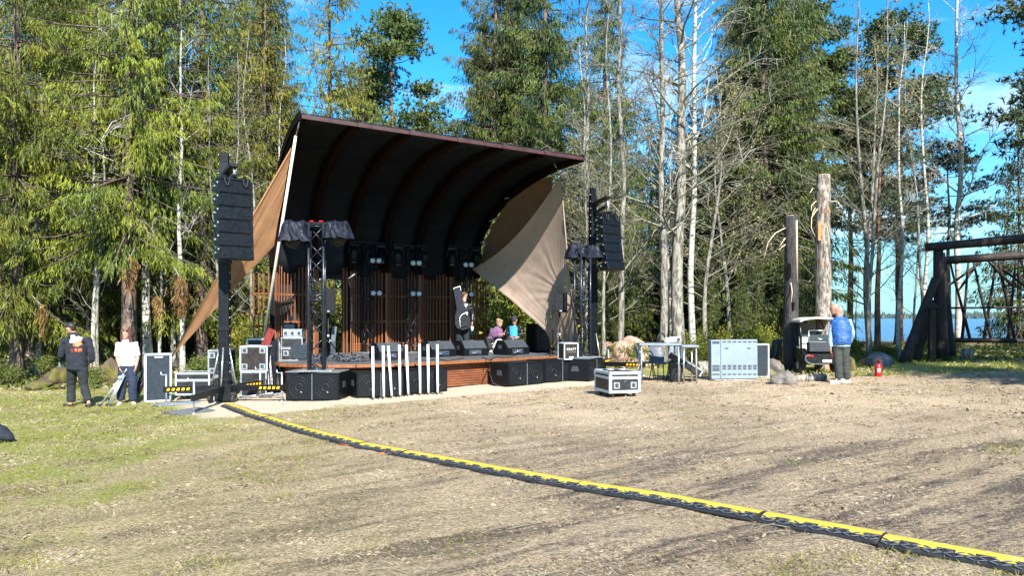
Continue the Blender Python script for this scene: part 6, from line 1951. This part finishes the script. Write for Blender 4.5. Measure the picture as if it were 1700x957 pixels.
# standing debarked logs
def standing_log(label, px0, px1, ybot, ytop, Y, material, branches, seed):
    g = GY((px0 + px1) / 2, Y); t = thing('standing_log', label, 'dead tree', g); r = (px1 - px0) / 1260 * Y / 2; H = P(0, ytop, Y).z - g.z
    pts = []; rad = []
    for i in range(17):
        f = i / 16; pts.append((.03 * mnoise.noise(Vector((f * 2, seed, 0))), 0, H * f - .1 * (i == 0))); rad.append(r * (1.12 - .2 * f) * (1 + .04 * mnoise.noise(Vector((f * 7, seed, 5)))))
    rings = []
    for i in range(61):
        f = i / 60; z = H * f - .1 * (i == 0); rr = r * (1.12 - .2 * f); cx = .05 * mnoise.noise(Vector((f * 2, seed, 0)))
        rings.append([Vector((cx + math.cos(a) * rr * w, math.sin(a) * rr * w, z + (.05 * mnoise.noise(Vector((math.cos(a) * 3, math.sin(a) * 3, seed))) if i == 60 else 0))) for a in np.linspace(0, 2 * math.pi, 33)[:-1] for w in [1 + .07 * mnoise.noise(Vector((math.cos(a) * 1.5, math.sin(a) * 1.5, z * .8 + seed))) + .06 * mnoise.noise(Vector((math.cos(a) * 5, math.sin(a) * 5, z * 3.5 + seed))) + .03 * mnoise.noise(Vector((math.cos(a) * 11, math.sin(a) * 11, z * 8)))]])
    q = MB(); q.loft(rings); q.build('trunk', M[material], t)
    q = MB(); q.tube([(0, 0, H - .002), (0, 0, H + .012)], [rad[-1] * .93, rad[-1] * .9], 16); q.build('cut_end', M['bare_wood'], t)
    for bp in branches:
        q = MB(); v = [P(x, y, Y - r - .03) - g for x, y in bp]; v[0] = v[0] + Vector((0, r * .6, 0)); n = len(v)
        v = [w + Vector((0, -.10 * i, 0)) for i, w in enumerate(v)]
        q.tube(v, [.020 - .014 * i / (n - 1) for i in range(n)], 6); q.build('branch', M['bare_wood'], t)
    return t
t = standing_log('tall pale standing log with broken branch stubs behind golf cart', 1355, 1379, 606, 291, 21.0, 'bark_log', [[(1358, 333), (1345, 342), (1342, 352)], [(1356, 345), (1348, 352), (1343, 362)], [(1374, 332), (1388, 336), (1395, 350)], [(1352, 312), (1342, 322)], [(1360, 346), (1345, 362), (1342, 380), (1346, 395)]], 4)
q = MB(); g = t.location
for i, (px, py0, py1, w_) in enumerate(((1362, 368, 400, .09), (1366, 378, 392, .05))):
    a = P(px, py0, 20.79) - g; b2 = P(px - 3, py1, 20.79) - g; c_ = MB(); c_.box((a + b2) / 2, (w_, .03, (a - b2).length), None, .01); c_.build('bare_patch', M['cut_wood'], t)
t = standing_log('shorter dark standing log with pale broken branches left of golf cart', 1302, 1325, 606, 359, 20.9, 'bark_shaded_log', [[(1306, 378), (1285, 388), (1271, 404), (1262, 432)], [(1306, 395), (1292, 410)], [(1306, 406), (1290, 416)], [(1315, 465), (1313, 485), (1309, 503)]], 9)
g = t.location; q = MB(); a = P(1322.5, 366, 20.72) - g; b2 = P(1323.5, 470, 20.72) - g; q.tube([b2, a], [.012, .03], 6); q.build('pale_strip', M['bare_wood'], t)  # narrow pale strip down the right edge, thinner toward the bottom
for (px, py0, py1, w_) in ((1309, 437, 462, .10), (1316, 502, 516, .06)):
    a = P(px, py0, 20.68) - g; b2 = P(px + 2, py1, 20.68) - g; c_ = MB(); c_.box((a + b2) / 2, (w_, .03, (a - b2).length), None, .01); c_.build('bare_patch', M['rib'], t)

# log swing frame
Ys = 23.6; g0 = GY(1556, Ys)
t = thing('log_swing_frame', 'tall frame of dark logs with leaning brace by the lake path', 'log frame', g0)
def lg(mb, a, b2, r0, r1=None, n=12):
    r1 = r1 or r0; A = Vector(a); B = Vector(b2); pts = [A.lerp(B, i / 7) + Vector((.02 * mnoise.noise(Vector((i, A.x, 1))), 0, .015 * mnoise.noise(Vector((i, A.x, 4))))) for i in range(8)]
    mb.tube(pts, [(r0 + (r1 - r0) * i / 7) * (1 + .07 * mnoise.noise(Vector((i * 1.3, A.x, A.z)))) for i in range(8)], n)
for (nm, x0, y0, Y0, x1, y1, Y1, r0, r1) in (('post', 1565, 604, 23.6, 1557, 412, 23.6, .20, .14), ('post', 1578, 600, 24.3, 1562, 420, 24.2, .18, .12), ('brace', 1500, 597, 22.9, 1553, 463, 23.4, .165, .12), ('brace', 1520, 594, 23.6, 1549, 500, 23.9, .12, .09),
        ('top_beam', 1537, 411, 23.6, 1760, 391, 22.6, .125, .15), ('second_beam', 1563, 433, 25.0, 1760, 420, 24.0, .13, .14), ('bench_beam', 1555, 565, 24.6, 1760, 567, 24.0, .08, .08), ('rail', 1562, 512, 25.2, 1760, 510, 24.4, .035, .035),
        ('post', 1752, 612, 22.8, 1750, 395, 22.6, .24, .18)):
    a = P(x0, y0, Y0); b2 = P(x1, y1, Y1)
    if nm in ('post', 'brace'): a.z = min(a.z, gz(a.x, a.y) - .05)
    q = MB(); lg(q, a, b2, r0, r1); wb(q, nm, M['log'], t)
t = thing('pole_trestle', 'row of thin crossed poles under the second beam of log frame', 'pole trestle', GY(1625, 25.6))
for (x0, y0, x1, y1, dy) in ((1578, 438, 1611, 566, 0), (1608, 434, 1597, 566, .3), (1616, 436, 1646, 566, 0), (1654, 436, 1633, 566, .3), (1658, 434, 1685, 566, 0), (1686, 432, 1674, 566, .3), (1695, 430, 1725, 566, 0), (1568, 480, 1628, 436, .1), (1590, 485, 1625, 434, .4), (1635, 428, 1684, 478, .1), (1640, 428, 1720, 490, .4), (1572, 440, 1558, 566, .3), (1720, 430, 1700, 566, .3)):
    a = P(x1, y1, 25.6 + dy); b2 = P(x0, y0, 25.2 + dy); q = MB(); lg(q, a, b2, .055, .035, 8); wb(q, 'pole', M['log'], t)
g = GY(1547, 22.8); t = thing('sign_post', 'short dark post with small gabled cap beside the leaning log', 'post', g); H = P(0, 512, 22.8).z - g.z
MB().box((0, 0, H / 2), (.18, .18, H), None, .02).build('post', M['log'], t)
MB().prism([(-.2, 0), (.2, 0), (0, .18)], (0, -.15, H), (1, 0, 0), (0, 0, 1), (0, .3, 0)).build('cap', M['log'], t)
g = GY(1606, 23.3); t = thing('tree_stump', 'short cut stump standing below the log frame bench', 'stump', g)
MB().tube([(0, 0, -.05), (0, 0, .2), (0, 0, .36)], [.19, .18, .175], 16).build('trunk', M['bark_log'], t); MB().tube([(0, 0, .36), (0, 0, .367)], [.165, .16], 16).build('cut_end', M['cut_wood'], t)

# ------------------------------------------------------------------ trees
SPA = spruce_meshes(11, 21, 3.9, 4.2, 400, ('spruce',), 1.1, 205, (.09, .19), (.014, .026), .25, .66, .8, .043)
SPE = spruce_meshes(57, 20, 3.7, 2.0, 340, ('spruce',), 1.05, 200, (.09, .20), (.016, .029), .22, .66, .75, .048)
SPB = spruce_meshes(23, 22, 3.5, 2.2, 500, ('spruce_dark',), 1.0, 270, (.10, .21), (.020, .036), .24, .6, .8, .058)
SPC = spruce_meshes(37, 17, 2.6, 1.0, 290, ('spruce_yellow',), .7, 170, (.09, .20), (.018, .033), .16, .42, .8, .05)
SPD = spruce_meshes(41, 13, 2.3, .6, 230, ('spruce_dark',), .8, 150, (.10, .22), (.028, .05), .14, .45, .8, .055)
PNA = pine_meshes(5, 15, 6.0, 3.0, 54, 135, ('pine',))
PNB = pine_meshes(8, 17, 7.6, 2.9, 46, 140, ('pine',), (.14, .26), .2)
PNC = pine_meshes(13, 15, 7.2, 3.0, 34, 95, ('pine_shaded',), (.14, .26), .2)
BRA = bare_meshes(3, 19, .16, 4.0, 2.6, 46, material='bark_grey', buds=1, twigs=6, twig_mat='twig')
BRB = bare_meshes(7, 16, .115, 2.0, 2.2, 34, (.012, .0), 'bark_grey', 1, None, .7, 6, 'twig')
BRC = bare_meshes(12, 20, .135, 5.0, 2.6, 40, (.0, .0), 'birch', 0, None, .5, 6)
BRD = bare_meshes(16, 11, .06, 1.5, 1.7, 26, (.03, .01), 'bark_grey', 1, None, .8, 5, 'twig')
BRE = bare_meshes(21, 13, .085, 3.0, 1.3, 22, (-.01, 0), 'birch', 0, None, .8, 4)
BRF = bare_meshes(29, 8, .075, 1.2, 2.6, 30, (.05, -.02), 'bark_grey', 2, None, .35, 9, 'twig')

GC = 'large conifers around the clearing'
conifer('spruce_tree', 'huge drooping spruce whose thick dark trunk stands behind the woman', GY(214, 24.5), SPA, .4, 1.0, GC)
conifer('spruce_tree', 'big drooping spruce filling the left edge behind the hooded man', GY(28, 23.5), SPE, 2.6, .95, GC)
conifer('spruce_tree', 'drooping spruce between the hooded man and the woman, set back', GY(105, 28.0), SPE, 4.4, 1.0, GC)
conifer('spruce_tree', 'dense spruce directly behind the near line array', GY(335, 27.5), SPE, 1.3, 1.0, GC)
conifer('spruce_tree', 'drooping spruce filling the gap left of the near line array', GY(268, 31.0), SPE, 5.1, 1.05, GC)
conifer('spruce_tree', 'drooping spruce set back above the head of the hooded man', GY(150, 33.0), SPE, .7, 1.1, GC)
conifer('spruce_tree', 'drooping spruce behind the top corner of brown sail', GY(400, 34.0), SPE, 3.3, 1.05, GC)
conifer('spruce_tree', 'drooping spruce farther back at the left picture edge', GY(55, 32.0), SPE, 1.9, 1.1, GC)
conifer('spruce_tree', 'yellow green spruce with pale stem rising over stage roof left end', GY(548, 32.0), SPC, 1.0, 1.12, GC)
conifer('spruce_tree', 'yellow green spruce behind brown sail top', GY(440, 29.0), SPC, 3.0, .95, GC)
conifer('spruce_tree', 'tall dark spruce above middle of the stage roof, the left of two', GY(822, 34.0), SPB, .2, 1.0, GC)
conifer('spruce_tree', 'tall dark spruce above middle of the stage roof, the right of two', GY(905, 33.0), SPB, 2.2, 1.0, GC)
conifer('spruce_tree', 'dark spruce filling the gap between the two tall dark spruces', GY(862, 37.0), SPB, 4.9, 1.05, GC)
conifer('spruce_tree', 'tall dark spruce just behind the full spruce at standing logs', GY(1292, 34.0), SPB, 1.2, 1.05, GC)
conifer('spruce_tree', 'dark spruce close left of full spruce, above steel cabinet', GY(1236, 35.0), SPB, 3.0, .9, GC)
conifer('spruce_tree', 'dark spruce reaching down behind the far line array and birches', GY(1005, 36.0), SPB, 3.8, .85, GC)
conifer('spruce_tree', 'tall full spruce standing behind the dark standing log', GY(1268, 30.0), SPB, 5.2, 1.0, GC)
conifer('spruce_tree', 'slim dark spruce left of the full spruce behind steel cabinet', GY(1215, 33.0), SPD, 1.2, .9, GC)
conifer('spruce_tree', 'dark spruce cut by the right picture edge over the log frame', GY(1692, 32.0), SPD, .8, .83, GC)
conifer('pine_tree', 'round topped pine against the sky above the left half of stage roof', GY(655, 42.0), PNA, .5, 1.20, GC)
conifer('spruce_tree', 'small dark spruce below the round topped pine, over stage roof', GY(700, 44.0), SPD, 2.2, .95, GC)
conifer('spruce_tree', 'yellow green spruce between pale stemmed spruce and round topped pine', GY(603, 38.0), SPC, 5.2, .9, GC)
conifer('pine_tree', 'pine with crown showing just right of the full spruce top', GY(1350, 38.0), PNB, 1.9, 1.0, GC)
conifer('pine_tree', 'tall flat topped pine left of the slender white birch', GY(1492, 36.0), PNB, 3.6, .92, GC)
conifer('pine_tree', 'shorter pine between full spruce and the tall flat topped pine', GY(1412, 36.0), PNA, 4.6, .78, GC)
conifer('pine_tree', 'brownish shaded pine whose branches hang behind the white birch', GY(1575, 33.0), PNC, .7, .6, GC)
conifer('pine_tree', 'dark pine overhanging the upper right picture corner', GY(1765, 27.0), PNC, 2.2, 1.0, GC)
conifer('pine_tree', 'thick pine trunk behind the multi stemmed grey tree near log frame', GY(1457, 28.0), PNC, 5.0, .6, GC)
GB = 'bare trees behind the tables'
bare_tree('bare_tree', 'thickest pale trunk of bare trees behind the folding tables', GY(1130, 24.0), BRA, .3, (1.35, 1.35, 1.0), GB)
bare_tree('bare_tree', 'pale trunk close on the right of the thickest bare trunk', GY(1149, 24.4), BRC, 1.3, (.85, .85, 1.0), GB)
bare_tree('bare_tree', 'clean pale trunk behind the black bag on the table', GY(1099, 23.6), BRA, 2.9, (.85, .85, 1.0), GB)
bare_tree('bare_tree', 'spotted grey trunk rising from the pink granite boulder', GY(1031, 24.0), BRB, 4.1, (.95, .95, 1.15), GB)
bare_tree('bare_tree', 'crooked thin grey trunk right beside the far line array', GY(1006, 22.9), BRD, .9, 1.1, GB)
bare_tree('bare_tree', 'branchy pale grey tree above tip of the stage roof', GY(972, 26.0), BRB, 5.5, 1.0, GB)
bare_tree('bare_tree', 'grey tree with wide low twigs left of steel cabinet', GY(1172, 26.5), BRF, .2, 1.3, GB)
bare_tree('bare_tree', 'grey twiggy tree low behind the steel cabinet', GY(1208, 28.0), BRF, 2.7, 1.25, GB)
False and bare_tree('bare_tree', 'slim twiggy grey tree between the two tall bare trunks', GY(1072, 26.5), BRD, 3.9, 1.5, GB)
bare_tree('bare_tree', 'twiggy grey tree low behind turned subwoofer', GY(985, 25.0), BRF, 4.2, 1.0, GB)
GD = 'slender trees by the lake'
bare_tree('birch_tree', 'slender white birch rising highest above the log frame', GY(1591, 30.0), BRC, 2.2, 1.0, GD)
bare_tree('birch_tree', 'thin white stem between the flat topped pine and white birch', GY(1535, 29.0), BRE, 1.1, 1.05, GD)
bare_tree('bare_tree', 'grey multi stemmed tree right of the man in blue vest, leaning right', GY(1446, 23.5), BRD, 5.9, 1.15, GD)
bare_tree('bare_tree', 'grey multi stemmed tree right of the man in blue vest, upright stem', GY(1437, 23.7), BRD, 3.4, 1.25, GD)
bare_tree('bare_tree', 'spreading grey tree in front of the shorter pine', GY(1440, 26.0), BRF, 1.0, 1.35, GD)
bare_tree('bare_tree', 'thin dark stem left of the leaning log brace', GY(1492, 25.0), BRE, 2.0, .85, GD)
bare_tree('bare_tree', 'thin stem seen just behind the post of log frame', GY(1530, 27.0), BRD, 2.4, 1.1, GD)
bare_tree('birch_tree', 'thin white birch behind crossed poles near right edge', GY(1672, 33.0), BRE, 4.4, .75, GD)
GE = 'thin trees in the left woods'
bare_tree('birch_tree', 'pale spotted birch trunk right beside the huge spruce trunk', GY(244, 25.5), BRC, .6, 1.15, GE)
bare_tree('birch_tree', 'thin birch between the huge spruce and low wide flight case', GY(290, 27.0), BRE, 2.6, 1.1, GE)
bare_tree('bare_tree', 'thin pale forked tree left of the woman in white', GY(165, 23.5), BRD, 1.5, 1.0, GE)
bare_tree('bare_tree', 'thin pale leaning tree between the hooded man and woman', GY(154, 24.0), BRE, 3.3, .9, GE)

# saplings and thin trunks inside the left woods, each its own object
for i, (px, Y, s_) in enumerate(((1040, 37, .95), (1082, 41, 1.0), (1120, 38, .9), (1165, 42, 1.0), (1195, 37, .8), (965, 40, 1.1), (1325, 38, .8))):
    conifer('spruce_tree', ['dark spruce behind the boulder birch', 'dark spruce behind clean pale trunk', 'dark spruce behind thickest bare trunks', 'dark spruce just right of thickest bare trunks', 'dark spruce over left part of steel cabinet', 'dark spruce above tip of the stage roof', 'dark spruce between the two standing logs'][i] + ', deep in the background', GY(px, Y), SPD, i * 1.9, s_, GC)
for i, (px, Y, s_) in enumerate(((1185, 26.5, .22), (1232, 26.0, .25), (1255, 27.0, .3), (1170, 28.5, .3), (1325, 27.5, .26), (1010, 28.0, .3))):
    conifer('young_spruce', ['low young spruce behind left corner of steel cabinet', 'low young spruce behind middle of the steel cabinet', 'low young spruce behind the felt lid at steel cabinet', 'young spruce left of steel cabinet, further back', 'young spruce between the standing logs', 'young spruce left of granite boulder'][i], GY(px, Y), SPD, i * 1.3, s_, 'young spruces at the forest edge')
rg = random.Random(77)
ZL = ((45, 'at the far left picture edge'), (92, 'left of the hooded man'), (160, 'behind the hooded man'), (236, 'behind the woman in white'), (300, 'behind the felt-lined lid'), (385, 'behind the brown sail foot'), (999, 'between brown sail and stage'))
ZM = ((1020, 'behind the far line array'), (1090, 'behind the pink granite boulder'), (1170, 'behind the thickest bare trunks'), (9999, 'behind the steel cabinet'))
ZR = ((1450, 'above the man in blue vest'), (1530, 'left of the log brace'), (9999, 'beyond the log frame'))
ZS = ((60, 'behind the left picture edge'), (200, 'behind hooded man and woman'), (340, 'behind the near line array'), (470, 'behind the brown sail'), (640, 'above the left half of stage roof'), (800, 'above the middle of stage roof'), (1000, 'above right end of stage roof'), (1200, 'behind the big bare trunks'), (9999, 'behind the steel cabinet'))
KIND = {id(BRC): 'tall white birch trunk', id(BRE): 'thin white birch stem', id(BRD): 'thin grey leaning stem', id(BRF): 'low spreading grey tree', id(SPA): 'drooping green spruce', id(SPE): 'drooping green spruce', id(SPB): 'tall dark spruce', id(SPC): 'yellow green spruce', id(SPD): 'small dark spruce'}
def planted(items, zones, name, group, builder, tail):
    by = {}
    for it in items:
        z = next(t for m_, t in zones if it[0] < m_)
        by.setdefault((KIND[id(it[2])], z), []).append(it)
    for (k_, z), L in by.items():
        L.sort(key=lambda q: q[0]); n = len(L)
        for i, it in enumerate(L):
            w = '' if n == 1 else ', ' + ((('left one of two', 'right one of two') if n == 2 else ('left one of three', 'middle one of three', 'right one of three') if n == 3 else ('leftmost',) + tuple(x + ' from left' for x in ('second', 'third', 'fourth', 'fifth', 'sixth', 'seventh', 'eighth', 'ninth', 'tenth', 'eleventh', 'twelfth', 'thirteenth', 'fourteenth', 'fifteenth'))[:n - 2] + ('rightmost',))[i])
            builder(name, k_ + ' ' + tail + z + w, GY(it[0], it[1]), it[2], it[3], it[4], group)
items = []
for i in range(52):
    px = rg.uniform(-20, 470); Y = rg.uniform(24.5, 40)
    if abs(px - 214) < 14: px += 30
    items.append((px, Y, rg.choice((BRD, BRE, BRE, BRD, BRD)), rg.uniform(0, 6.28), rg.uniform(.7, 1.1)))
planted(items, ZL, 'thin_tree', 'thin bare trunks in the left woods', bare_tree, 'in woods ')
items = [(rg.uniform(940, 1260), rg.uniform(28, 40), rg.choice((BRD, BRE, BRF)), rg.uniform(0, 6.28), rg.uniform(.8, 1.3)) for i in range(8)]
planted(items, ZM, 'thin_tree', 'thin bare trees behind the tables', bare_tree, 'set back ')
items = [(rg.uniform(1390, 1690), rg.uniform(28, 40), rg.choice((BRD, BRE)), rg.uniform(0, 6.28), rg.uniform(.55, .9)) for i in range(3)]
planted(items, ZR, 'thin_tree', 'thin bare stems by the lake', bare_tree, 'by lake ')
items = []
for i in range(42):
    if i < 20: px = rg.uniform(-60, 500); Y = rg.uniform(30, 56)
    elif i < 34: px = rg.uniform(430, 1000); Y = rg.uniform(40, 50)
    else: px = rg.uniform(1000, 1330); Y = rg.uniform(38, 48)
    k = rg.random(); ms = SPD if k < .45 else SPC if k < .6 else SPE if k < .8 else SPB
    if 600 < px < 800: ms = SPD
    s_ = rg.uniform(.7, .95) if i < 34 else rg.uniform(.45, .7)
    items.append((px, Y, ms, rg.uniform(0, 6.28), s_))
planted(items, ZS, 'forest_spruce', 'spruces packed behind the clearing', conifer, 'far back ')
# trees behind the camera's right side that shade the lake lawn
for (x, y, ms, s_) in ((13.4, 11.5, SPB, .66), (15.5, 12.1, PNB, .85), (17.6, 12.7, SPB, .74), (20.4, 14.2, SPA, .72), (15.0, 8.6, SPD, 1.0), (23.4, 15.6, SPB, .8)):
    conifer('lawn_pine', 'one of the pines shading the lawn beyond the right edge', Vector((x, y, gz(x, y))), ms, x, s_, 'pines beyond the right picture edge')

# bushes
BU1 = bush_mesh(3, 1.3, 1.5, 5200, 'shrub'); BU2 = bush_mesh(9, 1.0, 1.1, 3600, 'cover', (.05, .11)); BU3 = bush_mesh(15, 1.5, 2.4, 6000, 'spruce_yellow', (.06, .14), 14)
def bush(label, px, Y, ms, sc, rz=0, group='bushes at the forest edge'):
    return plant('bush', label, 'bush', GY(px, Y), (('foliage', ms[0]), ('stem', ms[1])), rz, sc, group)
for i, (lb, px, Y, ms, sc) in enumerate((('bright green bush just left of the steel cabinet', 1165, 24.0, BU1, .6), ('yellow green bush above the steel cabinet left corner', 1192, 25.5, BU3, .5), ('yellow green bush above right part of the steel cabinet', 1245, 25.0, BU3, .55), ('green bush behind rubbish bag stand', 1286, 24.0, BU1, .55),
        ('low bush between table end and steel cabinet', 1150, 25.5, BU2, .8), ('bush behind pale standing log at ground level', 1340, 25.5, BU1, .6), ('low bush behind the golf cart at its right', 1408, 26.0, BU2, .55), ('leafy bush behind the seated pair on stage', 830, 25.6, BU3, 1.1),
        ('dark leafy bush at right end of slat wall', 880, 26.6, BU3, 1.2), ('bush by the mossy side of pink granite boulder', 1060, 23.4, BU2, .6), ('low bush left of pink granite boulder', 990, 23.8, BU2, .7), ('low bush beside bluish boulder', 1465, 25.0, BU2, .4),
        ('twiggy bush under the brown sail', 330, 22.0, BU2, .6), ('low bush right of the mossy forest boulder', 150, 21.0, BU2, .45), ('low bush between sail foot and stage drape', 415, 22.5, BU1, .6), ('bush in shade behind hooded man', 100, 24.0, BU2, .6), ('low bush at the left picture edge', 10, 22.0, BU2, .5),
        ('bush beyond the log frame brace', 1520, 27.0, BU2, .6), ('small bush by the lake below log frame', 1590, 29.0, BU2, .4), ('leafy bush behind opening of slat wall', 555, 25.5, BU3, 1.3), ('bush beside slat screen left of stage', 430, 23.5, BU3, .8))):
    bush(lb, px, Y, ms, sc, i * 1.3)

# hanging dead branches on the big spruce
rn = np.random.RandomState(4)
t = thing('dead_branch', 'rust brown dead spruce spray hanging before the huge spruce trunk', 'branch', P(215, 425, 22.8), 0, 'rust brown hanging sprays')
def dead_spray(n, H, W, seed):
    rn = np.random.RandomState(seed); z = -rn.uniform(0, 1, n) * H; w = W * (.3 + .7 * np.sin(np.pi * np.clip(-z / H, 0, 1) ** .7))
    b_ = np.stack([rn.normal(size=n) * w, rn.normal(size=n) * w * .6, z], 1); d = np.stack([rn.normal(size=n) * .35, rn.normal(size=n) * .3, -np.ones(n)], 1); d /= np.linalg.norm(d, axis=1, keepdims=True)
    V, T = ribbons(b_, d, rn.uniform(.1, .26, n), rn.uniform(.02, .045, n), rn); return fast_mesh('dead_needles', V, T, M['brown_needles'], 3)
link('foliage', dead_spray(300, 1.0, .13, 1), t); MB().tube([(0, .3, .25), (0, 0, -.1), (.05, 0, -.9)], [.02, .015, .006], 5).build('stem', M['twig'], t)
t2 = copy_thing(t, P(300, 458, 23.2), 1.0, 'rust brown dead spray hanging beside the brown sail', 1.15)
t3 = copy_thing(t, P(72, 505, 22.5), 2.0, 'tan dead spray hanging left of the hooded man', .9)
t4 = copy_thing(t, P(262, 490, 23.5), 3.0, 'small rust brown spray between birch and brown sail', .7)

# ------------------------------------------------------------------ ground cover
rn = np.random.RandomState(12)
def region(n, fx, ylo, yhi, keep=None):
    y = ylo * (yhi / ylo) ** rn.uniform(0, 1, n); x = rn.uniform(-1, 1, n) * y * .80
    return x, y
def sand_mask(x, y):
    d1 = (x - SAND0.x) * SANDN.x + (y - SAND0.y) * SANDN.y; d2 = (x - SAND0.x) * SANDD.x + (y - SAND0.y) * SANDD.y
    return (d1 > -.15) & (d2 > -1.6) & (d2 < 8.2) & (d1 < 6)
def blades(name, n, ylo, yhi, material, L, Wd, lift, clump=.12, cond=None, sx=.8):
    m = n // 7
    y = ylo * (yhi / ylo) ** rn.uniform(0, 1, m); x = rn.uniform(-1, 1, m) * y * sx
    x = np.repeat(x, 7) + rn.normal(size=m * 7) * clump; y = np.repeat(y, 7) + rn.normal(size=m * 7) * clump
    ok = ~sand_mask(x, y)
    if cond is not None: ok &= cond(x, y)
    x, y = x[ok], y[ok]; n = len(x); sc = np.clip(y / 8, .8, 2.2)
    b_ = np.stack([x, y, gzn(x, y) - .004], 1); a = rn.uniform(0, 2 * math.pi, n)
    d = np.stack([np.cos(a), np.sin(a), np.abs(rn.normal(size=n)) * lift + .05], 1); d /= np.linalg.norm(d, axis=1, keepdims=True)
    V, T = ribbons(b_, d, rn.uniform(L[0], L[1], n) * sc ** .5, rn.uniform(Wd[0], Wd[1], n) * sc, rn)
    o = link(name, fast_mesh(name, V, T, M[material], 3)); o['kind'] = 'stuff'; return o
M['dry_grass'] = foliage_mat('dry_grass', (.12, .092, .058), (.43, .34, .22), (.53, .43, .30), (.08, .06, .042), .2, .2, .5)
M['green_grass'] = foliage_mat('green_grass', (.12, .14, .015), (.24, .26, .03), (.32, .31, .05), (.40, .34, .16), .2, .3, .6)
M['dead_leaf'] = foliage_mat('dead_leaves', (.14, .085, .045), (.30, .22, .14), (.40, .33, .24), (.10, .06, .04), .2, .1, .5)
blades('dry_grass', 170000, 4.2, 19.5, 'dry_grass', (.025, .06), (.0022, .0048), .4)
def greenc(x, y):
    q = np.array([mnoise.noise(Vector((a * .55, b_ * .55, 7))) + .5 * mnoise.noise(Vector((a * 1.7, b_ * 1.7, 2))) for a, b_ in zip(x, y)])
    return q > np.where(x + .12 * y < -1.2, -.05, .42) - .25 * np.clip((-x - 4) / 5, 0, 1)
blades('green_grass', 70000, 4.4, 21.5, 'green_grass', (.03, .07), (.003, .007), .8, .08, greenc)
def rightlawn(x, y): return (x > 5.5) & (y > 18.5)
blades('lawn_grass', 40000, 18.5, 34, 'green_grass', (.05, .12), (.006, .012), .8, .15, rightlawn)
def under(x, y): return ((x < -4.5) & (y > 20.2)) | ((x > 2.6) & (y > 23.0))
blades('undergrowth', 30000, 20, 34, 'cover', (.06, .16), (.02, .045), .6, .22, under)
blades('leaf_litter', 5000, 4.3, 21, 'dead_leaf', (.03, .07), (.014, .034), .12, .5)
blades('forest_litter', 26000, 19.8, 32, 'dead_leaf', (.05, .12), (.02, .05), .25, .25, under)
# pebbles and clods
n = 420; y = 4.3 * (17 / 4.3) ** rn.uniform(0, 1, n); x = rn.uniform(-.8, .8, n) * y; mbp = MB(); mbc = MB()
for i in range(n):
    r = rn.uniform(.004, .014) * (1 + y[i] / 25); z = gz(x[i], y[i])
    (mbp if i % 4 == 0 else mbc).ell((x[i], y[i], z + r * .2), (r * rn.uniform(.9, 1.7), r, r * .65), rot(0, 0, rn.uniform(0, 3)), 6, 4)
o = mbp.build('pebbles', M['grey_rock']); o['kind'] = 'stuff'
M['soil'] = mat('dark_soil', (.075, .055, .042), .95, 0, .4, 30, .4, 90)
o = mbc.build('soil_clods', M['soil']); o['kind'] = 'stuff'
# twigs fallen on the lawn
mb = MB()
for i in range(130):
    y_ = 4.5 * (18 / 4.5) ** rn.uniform(0, 1); x_ = rn.uniform(-.75, .75) * y_; a = rn.uniform(0, 6.28); L = rn.uniform(.08, .35); z = gz(x_, y_) + .012
    mb.tube([(x_, y_, z), (x_ + math.cos(a) * L * .5, y_ + math.sin(a) * L * .5, z + .02), (x_ + math.cos(a + .3) * L, y_ + math.sin(a + .3) * L, z)], [.004, .0035, .002], 4, False)
o = mb.build('fallen_twigs', M['twig']); o['kind'] = 'stuff'
